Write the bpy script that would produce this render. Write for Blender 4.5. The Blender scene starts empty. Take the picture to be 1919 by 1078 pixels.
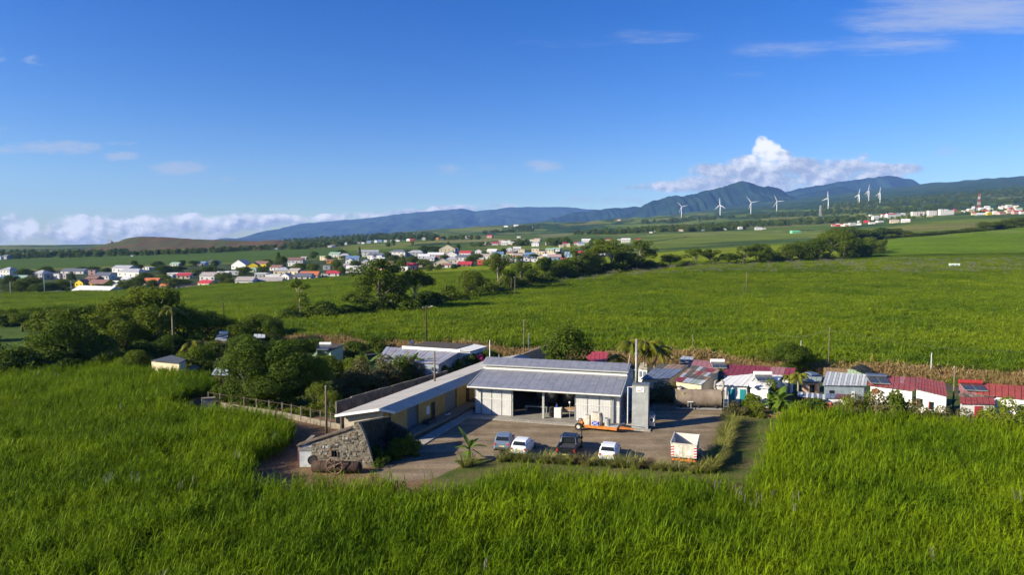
import bpy, bmesh, math, random
import numpy as np
from mathutils import Vector, Matrix, noise as mnoise

R = random.Random(7)
RN = np.random.default_rng(11)
rad = math.radians
scene = bpy.context.scene
COL = scene.collection

# ------------------------------------------------------------------ camera
F, CX, CY, HOR, CZ = 1280.0, 959.5, 539.0, 458.0, 20.0
PIT = math.atan((CY - HOR) / F)
CP, SP = math.cos(PIT), math.sin(PIT)
cam_d = bpy.data.cameras.new('camera')
cam_d.sensor_width = 36.0
cam_d.lens = 36.0 * F / 1919.0
cam_d.clip_start = 0.5
cam_d.clip_end = 80000
cam = bpy.data.objects.new('camera', cam_d)
COL.objects.link(cam)
cam.location = (0, 0, CZ)
cam.rotation_euler = (math.pi / 2 - PIT, 0, 0)
scene.camera = cam

# ------------------------------------------------------------------ light, sky, exposure
SUN_EL = rad(24.0)
SUN_DIR = Vector((-0.93, -0.37, 0)).normalized()          # horizontal direction towards the sun
SUN_STRENGTH, SKY_STRENGTH = 5.0, 0.066
sun_d = bpy.data.lights.new('sun', 'SUN')
sun_d.energy = SUN_STRENGTH
sun_d.angle = rad(0.5)
sun_d.color = (1.0, 0.91, 0.71)
sun = bpy.data.objects.new('sun', sun_d)
COL.objects.link(sun)
to_sun = Vector((SUN_DIR.x * math.cos(SUN_EL), SUN_DIR.y * math.cos(SUN_EL), math.sin(SUN_EL)))
sun.rotation_euler = to_sun.to_track_quat('Z', 'Y').to_euler()
sun.location = (-60, -40, 80)

vs = scene.view_settings
vs.view_transform = 'Standard'
vs.look = 'None'
vs.exposure = 1.0
vs.gamma = 1.0
vs.use_curve_mapping = False
cy = scene.cycles
cy.use_denoising = True
cy.denoiser = 'OPENIMAGEDENOISE'
cy.denoising_input_passes = 'RGB_ALBEDO_NORMAL'
cy.use_adaptive_sampling = True
cy.adaptive_threshold = 0.016
cy.adaptive_min_samples = 32
cy.max_bounces = 3
cy.diffuse_bounces = 1
cy.glossy_bounces = 2
cy.transmission_bounces = 3
cy.transparent_max_bounces = 8
cy.volume_bounces = 0
cy.sample_clamp_indirect = 4.0

world = bpy.data.worlds.new('World')
scene.world = world
world.use_nodes = True


def build_world():
    nt = world.node_tree
    nt.nodes.clear()
    L = nt.links.new

    def n(t, **k):
        x = nt.nodes.new(t)
        for a, b in k.items():
            setattr(x, a, b)
        return x

    def m(op, a, b=None, c=None, clamp=False):
        x = n('ShaderNodeMath', operation=op, use_clamp=clamp)
        for i, v in enumerate((a, b, c)):
            if v is None:
                continue
            if isinstance(v, (int, float)):
                x.inputs[i].default_value = v
            else:
                L(v, x.inputs[i])
        return x.outputs[0]

    tc = n('ShaderNodeTexCoord')
    sep = n('ShaderNodeSeparateXYZ')
    L(tc.outputs['Generated'], sep.inputs[0])
    x, y, z = sep.outputs
    zc = m('MAXIMUM', z, 0.012)
    cmb = n('ShaderNodeCombineXYZ')
    L(x, cmb.inputs[0]); L(y, cmb.inputs[1]); L(zc, cmb.inputs[2])
    sky = n('ShaderNodeTexSky', sky_type='NISHITA', sun_disc=False)
    sky.sun_elevation = SUN_EL
    sky.sun_rotation = math.atan2(SUN_DIR.x, SUN_DIR.y)
    sky.altitude = 200
    sky.air_density = 1.0
    sky.dust_density = 0.35
    sky.ozone_density = 3.2
    L(cmb.outputs[0], sky.inputs[0])
    hs = n('ShaderNodeHueSaturation')
    hs.inputs['Saturation'].default_value = 1.34
    hs.inputs['Value'].default_value = 1.0
    hs.inputs['Hue'].default_value = 0.521
    gm = n('ShaderNodeGamma')
    gm.inputs[1].default_value = 1.12
    L(sky.outputs[0], gm.inputs[0])
    L(gm.outputs[0], hs.inputs['Color'])
    bg = n('ShaderNodeBackground')
    bg.inputs[1].default_value = SKY_STRENGTH
    L(hs.outputs[0], bg.inputs[0])
    # clouds, laid out by compass bearing and elevation
    az = m('ARCTAN2', x, y)
    u = m('MULTIPLY', m('TANGENT', m('MINIMUM', m('MAXIMUM', az, -1.4), 1.4)), F)
    hyp = m('SQRT', m('ADD', m('MULTIPLY', x, x), m('MULTIPLY', y, y)))
    el = m('MULTIPLY', m('DIVIDE', z, m('MULTIPLY', hyp, m('SQRT', m('ADD', 1.0, m('POWER', m('DIVIDE', u, F), 2.0))))), 1.0)
    # el in gnomonic units: z / y
    v = m('MULTIPLY', m('DIVIDE', z, m('MAXIMUM', y, 0.05)), F)

    def fbm(su, sv, du=0.0, dv=0.0, seed=0.0, detail=9.0, rough=0.6):
        c = n('ShaderNodeCombineXYZ')
        L(m('MULTIPLY', m('ADD', u, du), su), c.inputs[0])
        L(m('MULTIPLY', m('ADD', v, dv), sv), c.inputs[1])
        c.inputs[2].default_value = seed
        t = n('ShaderNodeTexNoise')
        t.inputs['Scale'].default_value = 1.0
        t.inputs['Detail'].default_value = detail
        t.inputs['Roughness'].default_value = rough
        L(c.outputs[0], t.inputs['Vector'])
        return t.outputs[0]

    def ell(lst):
        tot = None
        for px, py, a, b, w in lst:
            du = m('DIVIDE', m('SUBTRACT', u, px - CX), a)
            dv = m('DIVIDE', m('SUBTRACT', v, HOR - py), b)
            d = m('ADD', m('MULTIPLY', du, du), m('MULTIPLY', dv, dv))
            e = m('MULTIPLY', m('MAXIMUM', m('SUBTRACT', 1.0, d), 0.0), w)
            tot = e if tot is None else m('MAXIMUM', tot, e)
        return tot

    cumulus = [
        (35, 428, 42, 30, 1.0), (60, 420, 22, 18, .9), (-90, 432, 90, 26, .9), (-260, 428, 90, 30, .9),
        (140, 432, 60, 34, 1.0), (155, 418, 34, 18, 1.0), (210, 428, 60, 30, .95), (270, 424, 70, 26, 1.0), (335, 428, 60, 28, .95),
        (365, 410, 30, 12, .95), (400, 425, 70, 24, .95), (460, 420, 70, 22, .9), (530, 415, 80, 15, .85), (610, 410, 80, 10, .8),
        (690, 407, 60, 8, .7), (250, 445, 260, 24, .8), (-150, 448, 220, 22, .8),
        (1432, 286, 30, 24, 1.1), (1423, 272, 15, 17, 1.1), (1452, 294, 30, 14, 1.05), (1400, 304, 50, 14, .95), (1610, 296, 16, 10, .8),
        (1330, 322, 60, 17, .9), (1420, 322, 90, 24, 1.1), (1500, 318, 90, 24, 1.1), (1590, 316, 70, 22, 1.05), (1660, 318, 80, 13, .95),
        (1250, 350, 80, 12, .9), (1200, 352, 40, 6, .8), (1330, 345, 90, 20, 1.1), (1420, 345, 100, 24, 1.15), (1510, 338, 120, 20, 1.1), (1620, 330, 80, 15, 1.0),
        (770, 399, 60, 8, .75), (860, 391, 70, 8, .75), (700, 403, 70, 8, .8), (940, 386, 40, 5, .6),
        (2120, 330, 90, 18, .8), (2300, 300, 120, 26, .8),
    ]
    wisps = [
        (110, 279, 105, 17, 1.2), (40, 284, 80, 11, .9), (235, 295, 46, 11, 1.15), (340, 318, 70, 18, 1.2), (310, 322, 40, 8, .7), (435, 336, 40, 5, .7), (235, 271, 40, 5, .6),
        (25, 302, 60, 5, .6), (80, 120, 30, 14, .5), (10, 108, 34, 18, .75), (10, 190, 34, 9, .6), (20, 245, 40, 8, .5),
        (850, 322, 46, 15, .85), (905, 312, 44, 11, .8), (1015, 314, 46, 15, .95), (955, 314, 24, 8, .45), (1085, 374, 30, 6, .55), (1145, 378, 30, 9, .7), (1190, 376, 40, 9, .7),
        (1765, 283, 36, 12, .65), (1915, 325, 60, 10, .6), (1910, 268, 24, 14, .5), (395, 338, 40, 4, .5), (960, 290, 60, 8, .3),
    ]
    cirrus = [
        (1830, 32, 280, 50, 1.15), (1720, 52, 190, 38, .95), (1650, 92, 240, 24, .6), (1470, 98, 130, 26, .5), (1210, 76, 120, 17, .62),
        (1080, 90, 160, 14, .3), (1400, 145, 60, 10, .35), (1650, 105, 150, 10, .5), (2150, 20, 260, 60, .8),
    ]
    n1 = fbm(.018, .026, seed=3.1, rough=.62)
    n1s = fbm(.018, .026, du=-9.0, dv=7.0, seed=3.1, rough=.62)
    n2 = fbm(.016, .05, seed=8.7, rough=.68)
    n3 = fbm(.004, .03, seed=1.3, rough=.72)

    def sstep(a, lo, hi):
        t = n('ShaderNodeMapRange', interpolation_type='SMOOTHSTEP')
        L(a, t.inputs['Value'])
        t.inputs['From Min'].default_value = lo
        t.inputs['From Max'].default_value = hi
        return t.outputs[0]

    mc, mw, mr = ell(cumulus), ell(wisps), ell(cirrus)
    dc = sstep(m('SUBTRACT', m('ADD', m('MULTIPLY', m('SQRT', mc), 1.0), m('MULTIPLY', m('SUBTRACT', n1, 0.5), 2.2)), 0.24), 0.0, 0.72)
    dc = m('MULTIPLY', dc, m('GREATER_THAN', mc, 0.001))
    dw = m('MULTIPLY', sstep(m('ADD', mw, m('MULTIPLY', m('SUBTRACT', n2, 0.54), 4.2)), 0.0, 1.25), m('GREATER_THAN', mw, 0.001))
    dw = m('MULTIPLY', dw, sstep(mw, 0.0, 0.35))
    dr = m('MULTIPLY', sstep(m('ADD', m('MULTIPLY', mr, 0.9), m('MULTIPLY', m('SUBTRACT', n3, 0.5), 3.2)), 0.0, 1.5), sstep(mr, 0.0, 0.4))
    front = m('GREATER_THAN', y, 0.02)
    # cumulus light and shade from the slope of the same noise towards the sun
    rel = m('MULTIPLY', m('SUBTRACT', n1, n1s), 4.6)
    tower = ell([(1430, 285, 50, 40, 1.0), (50, 420, 70, 34, .8), (160, 418, 90, 36, .75), (270, 415, 90, 24, .6), (380, 408, 90, 20, .8), (540, 404, 220, 14, .7), (-150, 420, 160, 30, .7)])
    lit = m('ADD', m('ADD', 0.20, m('MULTIPLY', rel, 0.75)), m('MULTIPLY', tower, 0.95), clamp=True)
    mixc = n('ShaderNodeMix', data_type='RGBA')
    L(lit, mixc.inputs['Factor'])
    mixc.inputs['A'].default_value = (0.25, 0.275, 0.35, 1)
    mixc.inputs['B'].default_value = (0.70, 0.68, 0.66, 1)
    cb = n('ShaderNodeBackground')
    L(mixc.outputs['Result'], cb.inputs[0])
    cb.inputs[1].default_value = 0.92
    wb = n('ShaderNodeBackground')
    wb.inputs[0].default_value = (0.335, 0.36, 0.42, 1)
    wb.inputs[1].default_value = 0.9
    s1 = n('ShaderNodeMixShader')
    L(m('MULTIPLY', m('MULTIPLY', m('MAXIMUM', dw, dr), 0.62), front), s1.inputs[0])
    L(bg.outputs[0], s1.inputs[1]); L(wb.outputs[0], s1.inputs[2])
    s2 = n('ShaderNodeMixShader')
    L(m('MULTIPLY', m('MULTIPLY', dc, 0.93), front), s2.inputs[0])
    L(s1.outputs[0], s2.inputs[1]); L(cb.outputs[0], s2.inputs[2])
    # only the quarter of the sky that holds these clouds is worth the noise
    inside = m('MULTIPLY', m('MULTIPLY', m('GREATER_THAN', y, 0.6), m('LESS_THAN', z, 0.42)), m('GREATER_THAN', z, -0.02))
    s3 = n('ShaderNodeMixShader')
    L(inside, s3.inputs[0]); L(bg.outputs[0], s3.inputs[1]); L(s2.outputs[0], s3.inputs[2])
    out = n('ShaderNodeOutputWorld')
    L(s3.outputs[0], out.inputs[0])
    world.cycles.sampling_method = 'MANUAL'
    world.cycles.sample_map_resolution = 1024


build_world()


# ------------------------------------------------------------------ geometry of the view: a photo point to a place in the world
def slope(px, py):
    v = (CY - py) / F
    dy = CP + v * SP
    dz = -SP + v * CP
    return ((px - CX) / F) / dy, dz / dy


def gp(px, py, z=0.0):
    a, b = slope(px, py)
    Y = (z - CZ) / b
    return Vector((a * Y, Y, z))


def at(px, py, Y):
    a, b = slope(px, py)
    return Vector((a * Y, Y, CZ + b * Y))


def in_poly(px, py, poly):
    px = np.asarray(px, float); py = np.asarray(py, float)
    inside = np.zeros(px.shape, bool)
    n = len(poly)
    j = n - 1
    for i in range(n):
        xi, yi = poly[i][0], poly[i][1]
        xj, yj = poly[j][0], poly[j][1]
        c = ((yi > py) != (yj > py)) & (px < (xj - xi) * (py - yi) / ((yj - yi) if yj != yi else 1e-9) + xi)
        inside ^= c
        j = i
    return inside


# value noise on numpy arrays (for land cover and hill shapes)
_tab = RN.random((256, 256))


def vnoise(x, y):
    x = np.asarray(x, float); y = np.asarray(y, float)
    xi = np.floor(x).astype(int); yi = np.floor(y).astype(int)
    fx = x - xi; fy = y - yi
    fx = fx * fx * (3 - 2 * fx); fy = fy * fy * (3 - 2 * fy)
    g = lambda a, b: _tab[a & 255, b & 255]
    return (g(xi, yi) * (1 - fx) + g(xi + 1, yi) * fx) * (1 - fy) + (g(xi, yi + 1) * (1 - fx) + g(xi + 1, yi + 1) * fx) * fy


def vfbm(x, y, o=4):
    s = 0; a = .5; t = 0
    for k in range(o):
        s = s + a * vnoise(x * 2 ** k + 17 * k, y * 2 ** k + 31 * k); t += a; a *= .55
    return s / t


# ------------------------------------------------------------------ terrain heights, from how far off each stretch of land lies
QK = [-900, -400, 0, 200, 330, 480, 600, 700, 800, 900, 1040, 1180, 1300, 1400, 1500, 1600, 1700, 1800, 1919, 2300, 2900]


def curve(pts):
    xs = [p[0] for p in pts]
    return np.interp(QK, xs, [p[1] for p in pts]), np.interp(QK, xs, [p[2] for p in pts])


flat = lambda d: HOR + CZ * F / d
KEYS = [
    [(0, flat(10), 10)], [(0, flat(60), 60)], [(0, flat(115), 115)],
    [(-400, 610, 180), (0, 612, 180), (400, 606, 180), (700, 602, 180), (960, 597, 180), (1400, 596, 180), (1919, 594, 180)],
    [(-400, 582, 250), (0, 585, 250), (330, 580, 250), (600, 573, 250), (960, 563, 250), (1400, 556, 250), (1919, 552, 250)],
    [(-400, 556, 370), (0, 556, 370), (330, 551, 370), (600, 540, 370), (900, 524, 370), (1180, 511, 370), (1400, 503, 370), (1600, 502, 370), (1919, 503, 370)],
    [(-400, 546, 420), (0, 546, 420), (330, 541, 430), (480, 531, 460), (650, 514, 500), (900, 497, 560), (1040, 488, 640), (1180, 480, 700), (1300, 474, 640), (1400, 474, 620), (1500, 475, 560), (1600, 476, 520), (1700, 468, 520), (1919, 462, 520)],
    [(-400, 508, 760), (0, 507, 760), (330, 497, 780), (480, 490, 800), (600, 485, 820), (700, 480, 850), (800, 476, 880), (900, 472, 900), (1040, 468, 950), (1180, 462, 980), (1300, 455, 1000), (1500, 448, 1000), (1600, 448, 880), (1700, 440, 800), (1919, 424, 760)],
    [(-400, 486, 1300), (0, 484, 1300), (200, 479, 1300), (480, 468, 1350), (600, 464, 1400), (700, 461, 1450), (900, 450, 1500), (1040, 446, 1500), (1180, 440, 1500), (1300, 434, 1500), (1500, 431, 1500), (1600, 424, 1400), (1700, 415, 1300), (1800, 408, 1300), (1919, 402, 1300)],
    [(-400, 472, 2200), (0, 471, 2200), (200, 468, 2200), (480, 460, 2200), (600, 455, 2300), (700, 448, 2300), (800, 443, 2300), (900, 438, 2300), (1040, 434, 2300), (1180, 428, 2300), (1300, 420, 2300), (1500, 412, 2300), (1700, 396, 2300), (1919, 383, 2300)],
    [(-400, 463, 3800), (0, 460, 3800), (200, 458, 3800), (480, 453, 3800), (600, 447, 3800), (700, 440, 3800), (800, 431, 3800), (900, 425, 3800), (1000, 419, 3800), (1100, 413, 3800), (1200, 408, 3800), (1300, 402, 3800), (1400, 397, 3800), (1500, 388, 3800), (1600, 378, 3800), (1700, 370, 3800), (1919, 355, 3800)],
    [(-400, 468, 6500), (480, 466, 6500), (900, 460, 6500), (1100, 440, 6500), (1200, 412, 6500), (1300, 396, 6500), (1400, 385, 6500), (1500, 374, 6500), (1600, 362, 6500), (1700, 351, 6500), (1730, 347, 6500), (1800, 341, 6500), (1919, 333, 6500), (2300, 318, 6500)],
]
_py = np.array([curve(k)[0] for k in KEYS])
_ld = np.log(np.array([curve(k)[1] for k in KEYS]))
NL = 420
LG = np.linspace(math.log(10.0), math.log(7400.0), NL)


def pchip(x, y, xs):
    h = np.diff(x); d = np.diff(y) / h
    mm = np.zeros_like(y)
    for i in range(1, len(x) - 1):
        if d[i - 1] * d[i] > 0:
            w1 = 2 * h[i] + h[i - 1]; w2 = h[i] + 2 * h[i - 1]
            mm[i] = (w1 + w2) / (w1 / d[i - 1] + w2 / d[i])
    mm[0] = d[0]; mm[-1] = d[-1]
    i = np.clip(np.searchsorted(x, xs) - 1, 0, len(x) - 2)
    t = (xs - x[i]) / h[i]
    return ((1 + 2 * t) * (1 - t) ** 2 * y[i] + t * (1 - t) ** 2 * h[i] * mm[i] + t * t * (3 - 2 * t) * y[i + 1] + t * t * (t - 1) * h[i] * mm[i + 1])


_tabk = np.array([pchip(_ld[:, i], _py[:, i], LG) for i in range(len(QK))])       # key bearings x distances
QG = np.arange(-1100, 3101, 20.0)
TAB = np.array([np.interp(QG, QK, _tabk[:, j]) for j in range(NL)]).T
ker = np.exp(-0.5 * (np.arange(-4, 5) / 2.0) ** 2); ker /= ker.sum()
TAB = np.apply_along_axis(lambda a: np.convolve(np.pad(a, 4, mode='edge'), ker, mode='valid'), 0, TAB)
# low swells so that the land is not a ruled surface
_q2, _l2 = np.meshgrid(QG, LG, indexing='ij')
_sw = (vfbm(_q2 / 190.0, _l2 * 3.1, 3) - .5) * 3.0 * np.clip((_l2 - math.log(260)) / 1.5, 0, 1) * np.clip((math.log(5200) - _l2) / .5, 0, 1)
TAB = TAB + _sw


def zt_np(X, Y):
    X = np.asarray(X, float); Y = np.maximum(np.asarray(Y, float), 10.0)
    q = np.clip((CX + F * X / Y / 1.0 - QG[0]) / 20.0, 0, len(QG) - 1.001)
    l = np.clip((np.log(Y) - LG[0]) / (LG[1] - LG[0]), 0, NL - 1.001)
    qi = q.astype(int); li = l.astype(int); fq = q - qi; fl = l - li
    py = (TAB[qi, li] * (1 - fq) + TAB[qi + 1, li] * fq) * (1 - fl) + (TAB[qi, li + 1] * (1 - fq) + TAB[qi + 1, li + 1] * fq) * fl
    v = (CY - py) / F
    z = CZ + Y * (-SP + v * CP) / (CP + v * SP)
    t = np.clip((Y - 112.0) / 45.0, 0, 1); t = t * t * (3 - 2 * t)
    return z * t


def zt(X, Y):
    return float(zt_np(np.array([X]), np.array([Y]))[0])


_HD = np.exp(np.linspace(math.log(20), math.log(7300), 1500))


def hit(px, py, far=False):
    """first place where the land lies at that photo point"""
    a, b = slope(px, py)
    z = zt_np(a * _HD, _HD)
    zr = CZ + b * _HD
    w = np.nonzero(z >= zr)[0]
    if len(w) == 0:
        k = 1200
        Y = 4200.0
        return Vector((a * Y, Y, float(zt(a * Y, Y))))
    k = w[0]
    if k == 0:
        Y = _HD[0]
    else:
        d0 = zr[k - 1] - z[k - 1]; d1 = z[k] - zr[k]
        Y = _HD[k - 1] + (_HD[k] - _HD[k - 1]) * d0 / max(d0 + d1, 1e-9)
    return Vector((a * Y, Y, float(zt(a * Y, Y))))


# ------------------------------------------------------------------ materials
MATS = {}


def mat(name, col, rough=0.8, var=0.18, scale=3.0, metal=0.0, bump=0.0, bscale=30.0, col2=None, wave=None, spec=0.3, detail=5.0):
    """one procedural surface: base colour broken by noise, optional second colour in patches, optional fine relief"""
    if name in MATS:
        return MATS[name]
    m = bpy.data.materials.new(name)
    m.use_nodes = True
    nt = m.node_tree
    b = nt.nodes['Principled BSDF']
    L = nt.links.new
    tc = nt.nodes.new('ShaderNodeTexCoord')
    nz = nt.nodes.new('ShaderNodeTexNoise')
    nz.inputs['Scale'].default_value = scale
    nz.inputs['Detail'].default_value = detail
    nz.inputs['Roughness'].default_value = 0.62
    L(tc.outputs['Object'], nz.inputs['Vector'])
    rp = nt.nodes.new('ShaderNodeValToRGB')
    c2 = col2 if col2 else tuple(max(0, c * (1 + var)) for c in col)
    c1 = col if col2 else tuple(max(0, c * (1 - var)) for c in col)
    rp.color_ramp.elements[0].color = (*c1, 1)
    rp.color_ramp.elements[0].position = 0.36
    rp.color_ramp.elements[1].color = (*c2, 1)
    rp.color_ramp.elements[1].position = 0.64
    L(nz.outputs['Fac'], rp.inputs[0])
    L(rp.outputs[0], b.inputs['Base Color'])
    b.inputs['Roughness'].default_value = rough
    b.inputs['Metallic'].default_value = metal
    b.inputs['Specular IOR Level'].default_value = spec
    if bump > 0:
        bn = nt.nodes.new('ShaderNodeTexNoise')
        bn.inputs['Scale'].default_value = bscale
        bn.inputs['Detail'].default_value = 4
        L(tc.outputs['Object'], bn.inputs['Vector'])
        bp = nt.nodes.new('ShaderNodeBump')
        bp.inputs['Strength'].default_value = bump
        bp.inputs['Distance'].default_value = 0.05
        L(bn.outputs['Fac'], bp.inputs['Height'])
        L(bp.outputs[0], b.inputs['Normal'])
    MATS[name] = m
    return m


def leaf_mat(name, c1, c2, trans=0.35, rough=0.55, rnd=0.5, spec=0.25, pos=0.0):
    if name in MATS:
        return MATS[name]
    m = bpy.data.materials.new(name)
    m.use_nodes = True
    nt = m.node_tree
    nt.nodes.clear()
    L = nt.links.new
    n = nt.nodes.new
    oi = n('ShaderNodeObjectInfo')
    geo = n('ShaderNodeNewGeometry')
    tcx = n('ShaderNodeTexCoord')
    nz = n('ShaderNodeTexNoise')
    nz.inputs['Scale'].default_value = 3.5
    nz.inputs['Detail'].default_value = 2
    L(tcx.outputs['Object'], nz.inputs['Vector'])
    mx = n('ShaderNodeMath'); mx.operation = 'MULTIPLY_ADD'
    L(oi.outputs['Random'], mx.inputs[0])
    mx.inputs[1].default_value = rnd
    ri = n('ShaderNodeMath'); ri.operation = 'MULTIPLY'
    L(nz.outputs['Fac'], ri.inputs[0]); ri.inputs[1].default_value = 1.0 - rnd
    L(ri.outputs[0], mx.inputs[2])
    fac = mx.outputs[0]
    if pos:
        # growth differs from place to place across a field
        nw = n('ShaderNodeTexNoise')
        nw.inputs['Scale'].default_value = pos
        nw.inputs['Detail'].default_value = 4
        L(geo.outputs['Position'], nw.inputs['Vector'])
        ma = n('ShaderNodeMapRange'); ma.inputs['From Min'].default_value = .35; ma.inputs['From Max'].default_value = .65
        ma.inputs['To Min'].default_value = -.28; ma.inputs['To Max'].default_value = .28
        L(nw.outputs['Fac'], ma.inputs['Value'])
        ad = n('ShaderNodeMath'); ad.operation = 'ADD'; ad.use_clamp = True
        L(fac, ad.inputs[0]); L(ma.outputs[0], ad.inputs[1])
        fac = ad.outputs[0]
    mix = n('ShaderNodeMix'); mix.data_type = 'RGBA'
    L(fac, mix.inputs['Factor'])
    mix.inputs['A'].default_value = (*c1, 1)
    mix.inputs['B'].default_value = (*c2, 1)
    p = n('ShaderNodeBsdfPrincipled')
    p.inputs['Roughness'].default_value = rough
    p.inputs['Specular IOR Level'].default_value = spec
    L(mix.outputs['Result'], p.inputs['Base Color'])
    t = n('ShaderNodeBsdfTranslucent')
    L(mix.outputs['Result'], t.inputs['Color'])
    ms = n('ShaderNodeMixShader')
    ms.inputs[0].default_value = trans
    L(p.outputs[0], ms.inputs[1]); L(t.outputs[0], ms.inputs[2])
    o = n('ShaderNodeOutputMaterial')
    L(ms.outputs[0], o.inputs[0])
    MATS[name] = m
    return m


# ------------------------------------------------------------------ mesh building
class MB:
    def __init__(s):
        s.v = []; s.f = []

    def quad(s, a, b, c, d):
        i = len(s.v); s.v += [tuple(a), tuple(b), tuple(c), tuple(d)]; s.f.append((i, i + 1, i + 2, i + 3)); return s

    def tri(s, a, b, c):
        i = len(s.v); s.v += [tuple(a), tuple(b), tuple(c)]; s.f.append((i, i + 1, i + 2)); return s

    def poly(s, pts):
        i = len(s.v); s.v += [tuple(p) for p in pts]; s.f.append(tuple(range(i, i + len(pts)))); return s

    def box(s, x0, x1, y0, y1, z0, z1):
        i = len(s.v)
        s.v += [(x0, y0, z0), (x1, y0, z0), (x1, y1, z0), (x0, y1, z0), (x0, y0, z1), (x1, y0, z1), (x1, y1, z1), (x0, y1, z1)]
        s.f += [tuple(i + k for k in q) for q in ((0, 3, 2, 1), (4, 5, 6, 7), (0, 1, 5, 4), (1, 2, 6, 5), (2, 3, 7, 6), (3, 0, 4, 7))]
        return s

    def prism(s, bottom, top):
        """closed solid between two rings of equal length"""
        n = len(bottom); i = len(s.v)
        s.v += [tuple(p) for p in bottom] + [tuple(p) for p in top]
        s.f.append(tuple(i + k for k in reversed(range(n))))
        s.f.append(tuple(i + n + k for k in range(n)))
        for k in range(n):
            k2 = (k + 1) % n
            s.f.append((i + k, i + k2, i + n + k2, i + n + k))
        return s

    def slab(s, a, b, c, d, t):
        """plate with upper face a b c d and thickness t downwards"""
        dn = Vector((0, 0, -t))
        return s.prism([Vector(p) + dn for p in (a, b, c, d)], [a, b, c, d])

    def tube(s, pts, rads, n=8, cap=True):
        pts = [Vector(p) for p in pts]
        i0 = len(s.v)
        for k, p in enumerate(pts):
            if k == 0: d = pts[1] - p
            elif k == len(pts) - 1: d = p - pts[k - 1]
            else: d = pts[k + 1] - pts[k - 1]
            d.normalize()
            a = d.orthogonal().normalized() if k == 0 else (a - d * a.dot(d)).normalized()
            b = d.cross(a)
            r = rads[k] if isinstance(rads, (list, tuple)) else rads
            for j in range(n):
                t = 2 * math.pi * j / n
                s.v.append(tuple(p + a * (r * math.cos(t)) + b * (r * math.sin(t))))
        for k in range(len(pts) - 1):
            for j in range(n):
                j2 = (j + 1) % n
                s.f.append((i0 + k * n + j, i0 + k * n + j2, i0 + (k + 1) * n + j2, i0 + (k + 1) * n + j))
        if cap:
            s.f.append(tuple(i0 + j for j in reversed(range(n))))
            s.f.append(tuple(i0 + (len(pts) - 1) * n + j for j in range(n)))
        return s

    def ring(s, c, axis, r, rt, n=20, m=6):
        c = Vector(c); axis = Vector(axis).normalized(); a = axis.orthogonal().normalized(); b = axis.cross(a)
        i0 = len(s.v)
        for i in range(n):
            t = 2 * math.pi * i / n; e = a * math.cos(t) + b * math.sin(t)
            for j in range(m):
                w = 2 * math.pi * j / m
                s.v.append(tuple(c + e * (r + rt * math.cos(w)) + axis * (rt * math.sin(w))))
        for i in range(n):
            for j in range(m):
                s.f.append((i0 + i * m + j, i0 + ((i + 1) % n) * m + j, i0 + ((i + 1) % n) * m + (j + 1) % m, i0 + i * m + (j + 1) % m))
        return s

    def mesh(s, name, m=None, smooth=False):
        me = bpy.data.meshes.new(name)
        me.from_pydata(s.v, [], s.f)
        if m is not None:
            me.materials.append(m)
        if smooth:
            me.polygons.foreach_set('use_smooth', [True] * len(me.polygons))
        me.update()
        return me

    def build(s, name, m, parent=None, smooth=False, world=False, bevel=0.0, label=None):
        if world and parent is not None:
            o0 = parent.location
            s.v = [(x - o0.x, y - o0.y, z - o0.z) for x, y, z in s.v]
        me = s.mesh(name, m, smooth)
        o = link(name, me, parent)
        if bevel:
            md = o.modifiers.new('bevel', 'BEVEL'); md.width = bevel; md.segments = 2; md.limit_method = 'ANGLE'
        if label:
            o['label'] = label
        return o


def link(name, data, parent=None):
    o = bpy.data.objects.new(name, data)
    COL.objects.link(o)
    if parent is not None:
        o.parent = parent
    return o


def tag(o, label=None, cat=None, group=None, kind=None):
    if label: o['label'] = label
    if cat: o['category'] = cat
    if group: o['group'] = group
    if kind: o['kind'] = kind
    return o


def thing(name, label, cat, loc=(0, 0, 0), rz=0.0, group=None):
    o = link(name, None)
    o.location = loc
    o.rotation_euler = (0, 0, rz)
    o.empty_display_size = 0.3
    return tag(o, label, cat, group)


def lerp(a, b, t):
    return a + (b - a) * t


def bil(c, u, v):
    """c: front-left, front-right, back-right, back-left"""
    return lerp(lerp(c[0], c[1], u), lerp(c[3], c[2], u), v)


def sheets(parent, name, c, nu, nv, mats, thk=0.05, gap=0.03, world=True, lift=0.0, jit=0.0, rnd=None):
    """a roof or wall slope of separate sheets, every one an object"""
    c = [Vector(p) for p in c]
    for j in range(nv):
        for i in range(nu):
            g = gap / max((c[1] - c[0]).length, .1)
            h = gap / max((c[3] - c[0]).length, .1)
            u0, u1, v0, v1 = i / nu + g * .5, (i + 1) / nu - g * .5, j / nv + (h * .5), (j + 1) / nv - h * .5
            up = Vector((0, 0, lift + (rnd.uniform(-jit, jit) if rnd and jit else 0)))
            b = MB().slab(bil(c, u0, v0) + up, bil(c, u1, v0) + up, bil(c, u1, v1) + up, bil(c, u0, v1) + up, thk)
            mm = mats(i, j) if callable(mats) else mats
            b.build(name, mm, parent, world=world)


ORD = ['leftmost', 'second', 'third', 'fourth', 'fifth', 'sixth', 'seventh', 'eighth', 'ninth', 'tenth', 'eleventh', 'twelfth', 'thirteenth', 'fourteenth', 'fifteenth', 'sixteenth', 'seventeenth', 'eighteenth', 'nineteenth']
TENS = ['', '', 'twenty', 'thirty', 'forty', 'fifty', 'sixty', 'seventy', 'eighty', 'ninety']
TENTH = ['', '', 'twentieth', 'thirtieth', 'fortieth', 'fiftieth', 'sixtieth', 'seventieth', 'eightieth', 'ninetieth']


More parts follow.
